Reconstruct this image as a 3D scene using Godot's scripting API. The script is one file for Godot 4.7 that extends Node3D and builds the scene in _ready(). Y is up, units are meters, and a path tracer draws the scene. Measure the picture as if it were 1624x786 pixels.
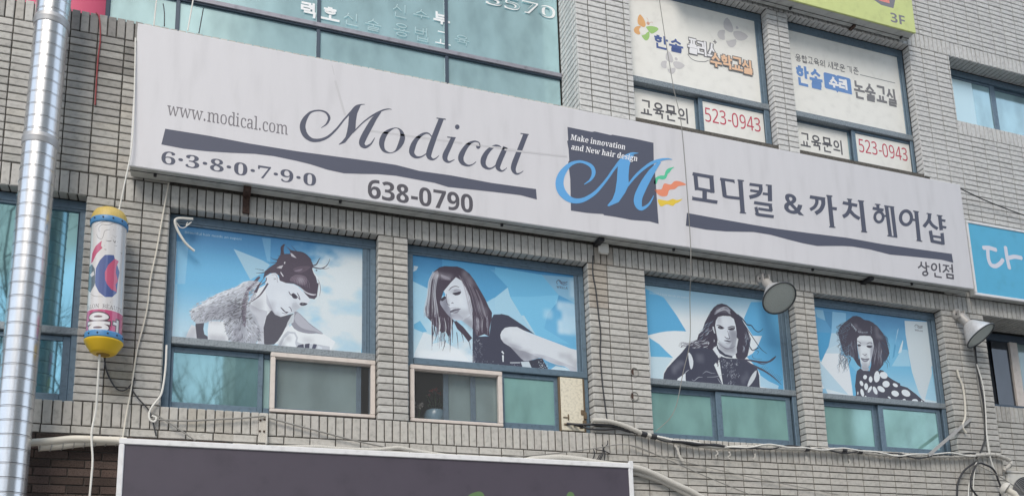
extends Node3D
# A second-floor hair salon front on a grey brick building, seen from the street below.
# World: x along the facade, y up, the outer brick face is the plane z = 0, the street lies towards +z.

const ROW := 0.0649
const HEAD := 5.405          # underside of the soldier course over the salon windows
const SILL := 3.713
const SIGN_Z := 0.2

const MODICAL_A := [[1178,6224,1190,6234,1203,6244,1216,6255,1228,6268,1238,6283,1246,6300,1253,6318,1255,6337,1251,6354,1243,6368,1233,6380,1220,6389,1206,6394,1189,6397,1172,6397,1154,6395,1136,6390,1116,6384,1097,6374,1078,6362,1061,6345,1045,6325,1030,6304,1018,6283,1009,6263,1002,6242,998,6221,997,6199,1000,6177,1006,6155,1014,6135,1026,6117,1040,6103,1056,6092,1074,6084,1092,6079,1112,6078,1132,6081,1152,6087,1171,6094,1189,6104,1208,6115,1226,6129,1245,6146,1263,6166,1281,6189,1299,6213,1316,6238,1332,6263,1348,6289,1362,6314,1376,6338,1390,6358,1403,6376,1415,6393,1428,6411,1443,6429,1457,6446,1470,6462,1482,6476,1492,6486,1500,6496,1509,6504,1518,6512,1527,6517,1535,6520,1544,6523,1553,6526,1553,6530,1544,6529,1535,6527,1525,6526,1515,6522,1504,6518,1492,6513,1480,6506,1466,6495,1454,6479,1441,6460,1429,6440,1416,6421,1404,6403,1392,6385,1379,6366,1365,6346,1351,6322,1335,6297,1320,6272,1304,6248,1286,6225,1269,6202,1251,6181,1233,6163,1216,6149,1199,6138,1182,6129,1165,6122,1149,6117,1132,6114,1116,6113,1103,6115,1091,6121,1079,6130,1069,6141,1062,6152,1055,6165,1051,6180,1047,6196,1045,6210,1045,6223,1047,6237,1050,6252,1054,6269,1060,6288,1068,6310,1077,6330,1088,6346,1102,6359,1119,6369,1137,6376,1154,6381,1170,6383,1186,6381,1200,6378,1211,6372,1220,6364,1226,6353,1231,6342,1233,6331,1232,6320,1229,6306,1223,6291,1217,6276,1209,6264,1198,6251,1187,6239,1176,6227],[1414,6394,1408,6302,1398,6231,1385,6176,1357,6131,1327,6096,1332,6094,1383,6124,1424,6189,1471,6262,1475,6350,1485,6423,1504,6479,1516,6511,1474,6491,1443,6444],[1453,6229,1470,6252,1487,6276,1504,6299,1521,6320,1537,6340,1553,6358,1569,6375,1584,6390,1597,6403,1610,6414,1623,6424,1637,6436,1655,6451,1674,6467,1693,6482,1711,6494,1725,6503,1739,6510,1751,6515,1762,6519,1771,6522,1778,6523,1785,6523,1792,6524,1793,6527,1786,6528,1779,6530,1772,6530,1762,6529,1750,6526,1737,6521,1722,6515,1706,6506,1688,6494,1667,6479,1647,6464,1630,6449,1615,6437,1603,6425,1591,6413,1577,6399,1562,6383,1546,6366,1530,6347,1514,6327,1497,6305,1480,6282,1464,6258,1447,6234],[1687,6490,1669,6471,1651,6452,1634,6432,1616,6409,1600,6383,1585,6354,1571,6326,1558,6299,1545,6272,1532,6244,1521,6218,1512,6195,1506,6176,1503,6158,1502,6141,1506,6125,1515,6111,1528,6103,1542,6099,1558,6100,1572,6107,1585,6118,1597,6130,1607,6142,1616,6155,1622,6168,1628,6180,1632,6191,1636,6200,1639,6207,1641,6214,1643,6220,1640,6222,1637,6215,1633,6209,1630,6203,1625,6195,1619,6184,1613,6173,1606,6162,1598,6152,1587,6144,1576,6136,1565,6130,1559,6130,1556,6133,1553,6139,1551,6145,1552,6150,1553,6152,1554,6156,1557,6166,1562,6180,1570,6200,1580,6225,1592,6252,1604,6279,1616,6307,1628,6335,1640,6363,1651,6389,1662,6412,1674,6435,1686,6457,1698,6481],[1821,6353,1839,6355,1855,6354,1869,6348,1881,6341,1892,6329,1901,6315,1907,6298,1911,6281,1912,6264,1909,6245,1904,6226,1897,6207,1887,6188,1876,6169,1862,6150,1848,6134,1832,6120,1814,6108,1796,6098,1778,6092,1761,6089,1744,6089,1728,6092,1714,6098,1702,6108,1692,6123,1685,6139,1680,6156,1678,6173,1679,6191,1682,6209,1687,6227,1694,6246,1703,6265,1715,6283,1730,6300,1750,6316,1774,6332,1800,6345,1821,6353,1821,6345,1809,6337,1794,6325,1780,6310,1767,6295,1757,6279,1749,6261,1741,6242,1735,6224,1731,6208,1727,6193,1725,6178,1725,6164,1725,6151,1727,6139,1730,6128,1735,6119,1744,6112,1755,6106,1767,6102,1778,6101,1789,6104,1800,6109,1811,6118,1821,6129,1830,6145,1837,6164,1844,6185,1850,6205,1856,6224,1861,6243,1866,6262,1868,6279,1868,6295,1866,6311,1862,6326,1857,6336,1850,6343,1842,6347,1832,6348,1821,6345],[2162,6327,2155,6336,2147,6345,2138,6354,2128,6360,2115,6362,2101,6360,2086,6355,2070,6347,2052,6334,2033,6317,2013,6298,1996,6277,1982,6254,1969,6229,1959,6205,1952,6184,1948,6165,1946,6147,1948,6129,1954,6113,1964,6100,1978,6091,1992,6086,2007,6084,2021,6086,2035,6090,2049,6097,2063,6105,2077,6116,2090,6128,2104,6142,2117,6155,2112,6161,2098,6149,2085,6136,2071,6125,2058,6117,2046,6112,2034,6109,2023,6109,2015,6111,2007,6116,2001,6124,1996,6133,1994,6139,1995,6145,1996,6152,1998,6162,2002,6176,2006,6195,2012,6216,2020,6238,2028,6257,2039,6276,2052,6295,2067,6313,2080,6327,2092,6336,2103,6343,2113,6346,2123,6346,2131,6344,2139,6337,2147,6328,2156,6319],[2226,6528,2209,6479,2191,6431,2174,6383,2158,6338,2143,6293,2128,6250,2116,6210,2107,6178,2103,6155,2101,6137,2104,6122,2110,6110,2120,6099,2133,6093,2146,6091,2158,6091,2169,6094,2179,6100,2187,6107,2195,6114,2202,6122,2209,6131,2216,6140,2223,6149,2220,6152,2212,6144,2204,6136,2197,6128,2189,6122,2182,6117,2174,6113,2168,6111,2163,6113,2158,6117,2152,6123,2149,6130,2149,6137,2149,6141,2151,6144,2153,6153,2158,6172,2166,6202,2178,6240,2191,6283,2205,6328,2220,6373,2236,6421,2253,6470,2269,6518],[2202,6516,2288,6520,2289,6531,2204,6527],[2419,6474,2417,6463,2410,6453,2401,6446,2392,6444,2383,6447,2377,6455,2375,6465,2377,6477,2383,6486,2392,6493,2402,6495,2411,6492,2417,6484],[2339,6361,2328,6334,2316,6306,2304,6280,2293,6255,2282,6231,2271,6208,2261,6185,2254,6163,2252,6143,2254,6127,2259,6114,2267,6104,2277,6097,2288,6093,2300,6092,2311,6093,2322,6098,2331,6104,2339,6111,2346,6116,2352,6121,2357,6125,2362,6129,2367,6133,2365,6138,2359,6135,2354,6132,2349,6129,2342,6125,2334,6121,2326,6116,2318,6113,2313,6113,2308,6115,2303,6120,2300,6126,2299,6132,2299,6137,2300,6143,2301,6149,2303,6158,2308,6173,2315,6193,2325,6217,2335,6242,2345,6267,2355,6294,2366,6322,2376,6349],[2300,6344,2380,6351,2381,6362,2301,6355],[2615,6312,2613,6301,2607,6292,2598,6286,2589,6284,2581,6287,2575,6294,2573,6304,2575,6315,2581,6324,2590,6330,2599,6332,2607,6329,2613,6322]]
const MODICAL_B := [[2616,6319,2614,6328,2613,6338,2610,6348,2604,6355,2594,6360,2582,6363,2568,6364,2553,6361,2537,6355,2520,6347,2501,6335,2484,6320,2466,6300,2450,6277,2435,6254,2423,6232,2413,6213,2406,6194,2401,6174,2400,6155,2402,6136,2409,6121,2418,6108,2430,6098,2444,6092,2460,6089,2475,6088,2490,6089,2504,6093,2516,6099,2528,6106,2539,6114,2548,6122,2557,6131,2564,6140,2572,6149,2568,6153,2560,6145,2552,6136,2543,6129,2535,6122,2524,6117,2513,6112,2503,6109,2493,6109,2482,6112,2472,6118,2463,6125,2458,6132,2454,6140,2452,6148,2451,6157,2451,6165,2452,6174,2455,6185,2460,6200,2466,6216,2474,6236,2485,6259,2496,6280,2507,6298,2518,6313,2530,6326,2543,6337,2556,6345,2567,6349,2579,6350,2589,6349,2597,6346,2601,6341,2604,6334,2606,6324,2609,6315],[2831,6333,2824,6339,2818,6347,2810,6353,2801,6358,2790,6361,2778,6362,2763,6360,2747,6353,2728,6341,2707,6325,2686,6306,2668,6286,2652,6264,2638,6241,2626,6217,2617,6195,2613,6173,2612,6153,2615,6135,2622,6119,2633,6106,2647,6098,2661,6093,2676,6091,2690,6092,2703,6096,2716,6103,2729,6111,2742,6122,2755,6136,2767,6150,2780,6163,2773,6170,2760,6157,2747,6143,2735,6131,2723,6122,2712,6117,2701,6114,2692,6113,2684,6116,2677,6121,2670,6129,2665,6138,2663,6146,2663,6154,2663,6164,2665,6175,2668,6188,2673,6204,2680,6224,2689,6244,2700,6263,2712,6282,2727,6301,2743,6319,2756,6332,2767,6339,2776,6343,2786,6344,2795,6344,2803,6342,2809,6337,2816,6330,2823,6324],[2839,6358,2827,6330,2815,6302,2803,6275,2792,6249,2782,6225,2771,6200,2763,6177,2757,6156,2755,6138,2758,6123,2764,6111,2771,6103,2781,6097,2793,6093,2806,6091,2818,6093,2829,6098,2839,6106,2847,6115,2854,6122,2860,6128,2863,6133,2867,6138,2870,6143,2867,6145,2863,6141,2859,6136,2855,6132,2850,6128,2842,6122,2833,6115,2825,6110,2819,6109,2813,6112,2807,6117,2802,6123,2800,6129,2800,6134,2801,6138,2803,6143,2806,6152,2811,6167,2819,6188,2828,6212,2838,6237,2849,6262,2860,6289,2871,6317,2883,6345],[3043,6525,3026,6481,3009,6437,2992,6393,2976,6351,2959,6310,2943,6270,2928,6232,2917,6200,2910,6176,2907,6157,2907,6141,2910,6125,2917,6111,2928,6099,2940,6091,2953,6087,2967,6088,2980,6093,2991,6100,3001,6107,3010,6114,3017,6121,3024,6129,3031,6137,3028,6141,3020,6134,3012,6127,3005,6121,2997,6116,2987,6112,2977,6108,2968,6106,2963,6108,2960,6114,2957,6123,2955,6134,2955,6144,2956,6151,2958,6159,2961,6172,2968,6192,2978,6221,2992,6258,3007,6299,3023,6340,3039,6382,3055,6426,3072,6471,3089,6515],[3013,6515,3095,6519,3097,6530,3015,6526]]
const MODICAL := MODICAL_A + MODICAL_B
const SWOOSH := [[-60,5980,277,5980,591,5969,976,5968,1354,5979,1666,5988,1826,5990,2040,5968,2329,5974,2716,5964,3150,5974,3156,5869,2992,5887,2714,5876,2302,5855,2177,5875,1826,5885,1667,5873,1520,5850,1375,5831,1233,5841,1091,5867,978,5878,789,5889,634,5882,452,5858,263,5838,87,5829,-83,5836],[4757,5979,5072,5972,5523,5965,5798,5964,6219,5973,6717,5990,7183,5982,7539,5988,8161,6000,8167,5893,7999,5908,7525,5887,7276,5872,7001,5895,6769,5897,6641,5885,6311,5839,6129,5845,5951,5861,5790,5878,5733,5884,5529,5885,5193,5843,4970,5829,4734,5837]]
const LOGO_SQUARE := [[3498,6682,3756,6678,3787,6689,3960,6682,3975,6690,4197,6693,4428,6686,4413,6358,4425,6360,4426,6171,4427,5961,4429,5812,4329,5824,4130,5809,3966,5816,3840,5815,3833,5825,3664,5811,3497,5810,3500,5933,3504,6137,3490,6310,3502,6327,3500,6444,3488,6531,3500,6540]]
const LOGO_M := [[3647,6100,3667,6113,3687,6127,3707,6142,3726,6159,3742,6179,3757,6200,3768,6224,3774,6248,3773,6272,3767,6294,3755,6314,3736,6330,3711,6341,3681,6348,3648,6351,3616,6350,3585,6343,3553,6332,3522,6317,3492,6298,3463,6274,3436,6245,3410,6215,3389,6184,3373,6154,3360,6122,3352,6090,3349,6058,3351,6028,3357,5999,3369,5972,3385,5949,3406,5929,3431,5911,3460,5898,3490,5890,3522,5888,3555,5891,3589,5899,3624,5913,3659,5933,3695,5959,3731,5988,3766,6020,3799,6057,3831,6098,3862,6139,3891,6179,3918,6217,3942,6253,3965,6289,3989,6322,4014,6355,4039,6386,4064,6414,4088,6439,4110,6461,4132,6480,4154,6496,4175,6510,4194,6520,4213,6526,4233,6532,4253,6538,4253,6542,4234,6541,4214,6541,4193,6539,4169,6532,4144,6520,4118,6505,4091,6486,4065,6462,4039,6434,4015,6402,3992,6369,3968,6335,3944,6300,3921,6264,3897,6228,3871,6192,3841,6153,3809,6114,3776,6076,3744,6044,3711,6016,3676,5991,3643,5970,3613,5956,3585,5947,3559,5943,3535,5943,3514,5948,3496,5957,3479,5972,3464,5989,3452,6006,3444,6022,3438,6039,3434,6057,3432,6075,3433,6095,3436,6116,3441,6139,3449,6162,3461,6188,3477,6217,3495,6245,3514,6268,3536,6287,3561,6303,3588,6316,3614,6323,3641,6323,3669,6318,3694,6309,3712,6298,3723,6286,3729,6272,3732,6257,3732,6242,3731,6227,3726,6209,3718,6190,3708,6171,3696,6154,3679,6138,3661,6121,3644,6104],[4016,6358,3997,6205,3973,6082,3938,5995,3879,5920,3897,5915,4004,5976,4078,6084,4124,6174,4127,6272,4141,6379,4169,6467,4206,6518,4124,6490,4059,6418],[4087,6122,4120,6162,4152,6203,4184,6243,4214,6277,4240,6306,4264,6331,4288,6353,4311,6374,4336,6395,4360,6415,4384,6433,4408,6449,4431,6463,4455,6476,4478,6488,4501,6499,4522,6509,4542,6517,4561,6524,4578,6529,4593,6533,4605,6534,4617,6535,4629,6536,4630,6541,4619,6542,4608,6544,4595,6546,4579,6545,4561,6542,4541,6538,4519,6533,4496,6525,4472,6516,4446,6505,4420,6492,4394,6477,4368,6459,4343,6439,4318,6417,4294,6395,4269,6372,4246,6349,4221,6323,4194,6292,4165,6256,4135,6215,4104,6172,4074,6131],[4478,6499,4449,6469,4419,6440,4389,6409,4359,6376,4331,6339,4303,6301,4277,6262,4253,6223,4231,6184,4210,6143,4191,6104,4178,6068,4170,6036,4168,6008,4171,5985,4178,5965,4189,5948,4204,5934,4225,5924,4251,5925,4275,5937,4296,5954,4316,5972,4333,5990,4346,6006,4357,6023,4366,6039,4374,6054,4381,6068,4386,6081,4391,6094,4396,6108,4391,6109,4383,6097,4376,6084,4369,6072,4360,6059,4351,6045,4341,6031,4330,6017,4317,6005,4300,5991,4280,5977,4262,5968,4254,5967,4255,5971,4255,5979,4255,5989,4256,6001,4256,6013,4257,6024,4260,6039,4265,6058,4276,6085,4292,6119,4311,6157,4330,6195,4350,6232,4371,6271,4392,6310,4414,6346,4434,6381,4455,6416,4477,6450,4499,6485]]
const FLAMES := [[4406,6251,4410,6268,4418,6289,4430,6308,4447,6321,4468,6332,4487,6340,4502,6343,4515,6343,4526,6347,4534,6361,4539,6379,4546,6396,4555,6410,4565,6422,4580,6433,4604,6445,4631,6455,4648,6460,4646,6455,4633,6444,4619,6432,4608,6418,4597,6401,4588,6388,4580,6381,4574,6377,4567,6369,4561,6354,4554,6335,4545,6320,4531,6309,4515,6302,4500,6297,4486,6298,4472,6301,4460,6298,4450,6281,4441,6258,4433,6240,4426,6233,4419,6231,4414,6232,4409,6235,4406,6241],[4408,6168,4416,6176,4435,6179,4453,6183,4466,6186,4478,6188,4490,6196,4499,6216,4508,6241,4521,6259,4542,6262,4568,6258,4591,6259,4609,6272,4624,6291,4642,6305,4665,6311,4690,6312,4714,6310,4740,6304,4763,6295,4771,6286,4752,6278,4718,6269,4687,6259,4668,6246,4653,6231,4636,6217,4614,6210,4591,6205,4571,6195,4561,6174,4555,6149,4543,6130,4520,6119,4491,6114,4464,6117,4440,6130,4419,6151],[4435,6070,4448,6077,4470,6077,4493,6076,4511,6076,4529,6075,4548,6077,4567,6086,4586,6098,4605,6106,4620,6106,4635,6102,4652,6101,4676,6109,4702,6120,4717,6124,4710,6114,4692,6097,4674,6082,4660,6074,4646,6068,4633,6061,4622,6049,4612,6037,4599,6030,4581,6031,4560,6037,4537,6038,4512,6026,4486,6009,4464,6004,4448,6021,4436,6049]]
const SHOP_NAME := [[4861,6429,4867,6241,4914,6253,4909,6441],[4849,6402,5093,6402,5103,6441,4859,6440],[5047,6424,5047,6241,5098,6253,5098,6436],[4868,6250,5089,6246,5098,6279,4877,6283],[4954,6249,4945,6136,4998,6145,5007,6257],[4825,6129,5116,6132,5126,6170,4834,6166],[4830,6170,4832,6139,4842,6141,4841,6173],[5171,6403,5342,6406,5350,6438,5178,6434],[5179,6420,5189,6222,5240,6236,5230,6434],[5187,6248,5188,6243,5188,6233,5198,6220,5219,6214,5254,6213,5299,6215,5349,6218,5396,6220,5403,6254,5356,6251,5306,6249,5262,6247,5231,6247,5220,6250,5222,6249,5223,6254,5221,6263],[5390,6438,5388,6074,5442,6086,5445,6451],[5382,6432,5459,6435,5463,6452,5386,6449],[5376,6071,5454,6075,5457,6089,5379,6085],[5330,6422,5333,6396,5349,6401,5346,6427],[5523,6401,5680,6407,5689,6441,5531,6435],[5637,6417,5638,6404,5639,6391,5639,6381,5636,6371,5631,6360,5625,6349,5617,6338,5606,6329,5589,6319,5564,6309,5536,6299,5509,6288,5517,6248,5544,6258,5572,6269,5601,6281,5627,6296,5648,6313,5663,6332,5674,6351,5681,6368,5686,6387,5686,6403,5685,6417,5685,6430],[5525,6334,5644,6337,5651,6366,5532,6363],[5677,6323,5760,6327,5767,6356,5684,6352],[5750,6442,5736,6260,5790,6269,5803,6452],[5726,6435,5800,6439,5803,6455,5729,6450],[5558,6201,5778,6205,5787,6239,5567,6235],[5738,6217,5745,6147,5787,6160,5780,6230],[5605,6143,5772,6145,5780,6173,5612,6171],[5561,6163,5574,6085,5612,6099,5599,6177],[5562,6095,5563,6095,5564,6087,5576,6076,5597,6073,5634,6073,5683,6074,5737,6076,5788,6078,5796,6111,5744,6110,5690,6108,5642,6106,5608,6106,5594,6108,5597,6105,5599,6107,5596,6114],[6271,6376,6469,6379,6480,6420,6283,6416],[6342,6384,6341,6371,6341,6360,6341,6350,6338,6341,6333,6330,6326,6318,6317,6306,6308,6296,6298,6288,6285,6279,6270,6270,6255,6261,6273,6230,6287,6239,6303,6249,6320,6260,6336,6273,6350,6288,6362,6304,6372,6321,6380,6337,6384,6354,6386,6369,6386,6381,6386,6393],[6420,6389,6419,6373,6419,6358,6418,6345,6414,6332,6408,6318,6399,6302,6389,6287,6378,6274,6367,6264,6352,6254,6335,6242,6317,6230,6341,6194,6358,6206,6376,6218,6396,6232,6415,6249,6431,6268,6445,6288,6456,6309,6466,6330,6471,6350,6473,6369,6473,6385,6474,6400],[6503,6440,6502,6081,6559,6094,6560,6455],[6493,6437,6572,6440,6576,6458,6498,6455],[6488,6077,6570,6082,6573,6096,6491,6091],[6545,6290,6611,6292,6621,6327,6554,6325],[6779,6449,6777,6406,6823,6416,6825,6459],[6766,6441,6835,6447,6838,6461,6769,6456],[6699,6378,6890,6373,6903,6412,6712,6415],[6781,6389,6776,6371,6771,6355,6765,6339,6759,6326,6751,6312,6741,6297,6730,6284,6720,6274,6712,6267,6703,6262,6691,6255,6678,6248,6696,6211,6708,6218,6721,6225,6737,6234,6753,6247,6768,6263,6782,6280,6794,6298,6805,6316,6814,6335,6821,6354,6826,6371,6831,6388],[6766,6306,6779,6293,6792,6279,6806,6266,6822,6253,6840,6243,6859,6234,6878,6227,6896,6220,6924,6258,6905,6265,6887,6272,6870,6280,6855,6288,6842,6298,6830,6310,6817,6324,6805,6337],[6925,6447,6923,6089,6983,6103,6984,6462],[6910,6443,6993,6448,6997,6465,6914,6461],[6909,6085,6991,6089,6995,6103,6913,6100],[7159,6444,7159,6403,7202,6414,7203,6455],[7140,6440,7218,6446,7222,6460,7144,6454],[7100,6376,7249,6376,7260,6411,7111,6411],[7258,6313,7251,6288,7236,6264,7217,6244,7193,6230,7169,6222,7145,6223,7125,6230,7110,6245,7101,6266,7101,6289,7108,6314,7122,6338,7141,6358,7165,6373,7189,6381,7213,6381,7234,6373,7249,6358,7257,6337,7258,6313,7218,6307,7218,6321,7214,6333,7207,6341,7197,6346,7185,6346,7172,6342,7161,6334,7151,6323,7143,6310,7140,6295,7140,6282,7144,6270,7151,6261,7161,6257,7173,6256,7185,6260,7197,6268,7207,6280,7214,6293,7218,6307],[7236,6313,7298,6315,7306,6340,7244,6338],[7274,6435,7281,6090,7331,6103,7325,6449],[7351,6440,7353,6089,7404,6101,7402,6453],[7266,6438,7405,6442,7410,6460,7271,6455],[7263,6087,7400,6087,7405,6101,7267,6101],[7663,6364,7653,6330,7634,6298,7608,6272,7577,6252,7545,6243,7514,6243,7487,6254,7468,6274,7457,6301,7457,6333,7466,6366,7485,6398,7511,6424,7542,6444,7574,6454,7605,6454,7632,6443,7652,6423,7662,6396,7663,6364,7615,6356,7615,6376,7609,6393,7599,6405,7585,6412,7568,6413,7551,6407,7534,6395,7520,6379,7510,6360,7504,6340,7504,6320,7510,6303,7520,6291,7534,6284,7550,6283,7568,6289,7584,6301,7599,6317,7609,6336,7615,6356],[7630,6325,7697,6327,7705,6356,7638,6354],[7688,6438,7679,6089,7735,6102,7744,6451],[7670,6439,7752,6439,7758,6456,7676,6456],[7669,6088,7750,6087,7755,6101,7673,6102],[7884,6449,7879,6428,7875,6409,7870,6391,7862,6374,7848,6355,7828,6333,7805,6310,7783,6286,7819,6265,7841,6289,7864,6313,7887,6338,7906,6364,7919,6389,7925,6413,7929,6433,7934,6453],[7867,6356,7878,6342,7887,6327,7899,6312,7913,6298,7930,6286,7949,6277,7967,6270,7985,6262,8015,6298,7997,6306,7979,6313,7963,6321,7949,6329,7938,6340,7928,6353,7919,6368,7908,6383],[7862,6441,7936,6442,7941,6456,7867,6456],[8027,6443,8024,6265,8077,6278,8080,6456],[8008,6440,8092,6443,8097,6458,8013,6455],[8059,6383,8124,6381,8135,6411,8070,6412],[8052,6302,8124,6300,8135,6329,8063,6331],[7863,6234,7872,6100,7921,6114,7912,6249],[8030,6232,8025,6091,8075,6102,8080,6243],[7898,6167,8051,6169,8060,6195,7906,6193],[7877,6099,8060,6094,8074,6129,7890,6135]]
const BRANCH_NAME := [[7691,5844,7689,5833,7688,5823,7686,5814,7683,5806,7676,5798,7665,5789,7653,5780,7640,5770,7653,5758,7665,5768,7678,5777,7691,5788,7701,5800,7707,5813,7710,5826,7711,5836,7713,5847],[7688,5796,7694,5792,7701,5787,7708,5782,7715,5778,7722,5775,7730,5772,7737,5769,7745,5766,7757,5782,7749,5785,7742,5788,7735,5790,7729,5793,7722,5797,7716,5801,7710,5806,7703,5811],[7755,5848,7751,5739,7773,5743,7777,5853],[7768,5793,7808,5792,7814,5808,7774,5809],[7784,5716,7780,5706,7772,5696,7761,5688,7747,5681,7733,5678,7719,5678,7707,5681,7698,5687,7693,5695,7692,5705,7696,5715,7703,5725,7715,5733,7728,5739,7743,5743,7757,5743,7769,5740,7778,5734,7783,5726,7784,5716,7762,5713,7761,5718,7758,5721,7753,5723,7747,5725,7740,5724,7732,5723,7725,5720,7720,5716,7716,5712,7714,5707,7714,5703,7717,5700,7722,5697,7728,5696,7736,5697,7743,5698,7750,5701,7756,5705,7760,5709,7762,5713],[7923,5810,7919,5795,7910,5781,7898,5769,7884,5760,7870,5756,7856,5757,7844,5762,7835,5771,7830,5784,7830,5798,7835,5813,7843,5828,7855,5840,7869,5848,7884,5853,7898,5852,7910,5847,7919,5837,7923,5825,7923,5810,7901,5807,7901,5816,7899,5824,7895,5830,7889,5833,7881,5834,7874,5831,7866,5826,7860,5819,7855,5810,7853,5801,7852,5792,7855,5784,7859,5778,7865,5775,7872,5775,7880,5777,7887,5782,7894,5789,7898,5798,7901,5807],[7949,5857,7944,5751,7966,5755,7971,5862],[7866,5733,7866,5684,7889,5689,7889,5738],[7868,5685,7967,5684,7972,5701,7874,5702],[8005,5837,8097,5837,8103,5854,8011,5854],[8047,5840,8044,5828,8040,5817,8036,5807,8031,5798,8024,5790,8013,5782,8001,5773,7988,5764,8000,5752,8012,5760,8025,5769,8038,5779,8049,5791,8057,5804,8062,5817,8066,5829,8069,5840],[8042,5797,8082,5768,8096,5781,8056,5810],[8093,5809,8130,5809,8135,5825,8098,5825],[8130,5870,8125,5766,8148,5771,8153,5875],[8038,5747,8038,5691,8059,5695,8059,5752],[8040,5734,8144,5733,8150,5751,8046,5752],[8126,5748,8122,5692,8145,5696,8148,5752],[8043,5692,8141,5691,8147,5709,8049,5709]]
const TAPE := [[1260,6851,1279,6759,1287,6762,1267,6854],[1282,6700,1371,6385,1389,6395,1300,6710],[1601,6270,2441,6306,2444,6326,1603,6289],[2472,6308,2966,6332,2968,6350,2474,6326],[2848,6315,3481,6358,3483,6376,2850,6333]]
const BUTTERFLY := [[4543,8408,4533,8397,4523,8378,4516,8357,4512,8335,4511,8311,4514,8291,4523,8280,4535,8273,4547,8269,4561,8265,4574,8263,4586,8265,4596,8273,4603,8286,4607,8301,4606,8317,4602,8334,4596,8350,4589,8365,4581,8378,4572,8388,4563,8399,4553,8407],[4543,8268,4528,8265,4505,8256,4486,8245,4474,8233,4465,8218,4460,8204,4460,8192,4463,8181,4469,8171,4478,8165,4490,8160,4502,8158,4514,8158,4525,8162,4533,8168,4534,8178,4531,8191,4529,8203,4531,8214,4534,8225,4537,8236,4541,8248,4546,8261],[4611,8273,4623,8283,4644,8291,4666,8297,4690,8301,4715,8302,4736,8301,4749,8297,4757,8290,4759,8280,4752,8268,4738,8253,4723,8239,4708,8226,4692,8215,4678,8208,4665,8209,4653,8215,4644,8222,4637,8229,4633,8236,4628,8244,4620,8254,4611,8264],[4610,8201,4623,8212,4635,8221,4644,8222,4647,8210,4647,8189,4645,8170,4641,8155,4636,8143,4629,8131,4621,8121,4612,8112,4602,8108,4592,8107,4582,8111,4573,8118,4563,8130,4553,8144,4549,8156,4552,8160,4561,8160,4571,8164,4583,8174,4596,8188]]
const BUTTERFLY_GREY := [[5649,8643,5621,8620,5600,8580,5592,8541,5594,8506,5607,8485,5628,8472,5659,8462,5689,8462,5709,8479,5718,8506,5714,8542,5699,8580,5676,8621],[5603,8472,5567,8467,5527,8448,5507,8418,5500,8387,5510,8363,5531,8346,5564,8341,5593,8349,5597,8375,5595,8410,5604,8446],[5716,8481,5761,8500,5818,8505,5872,8491,5905,8465,5886,8432,5847,8402,5808,8387,5770,8384,5742,8395,5723,8416,5710,8449],[5642,8346,5693,8372,5739,8389,5745,8361,5733,8321,5712,8293,5685,8274,5660,8271,5636,8281,5616,8309,5607,8338,5616,8343]]
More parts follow.
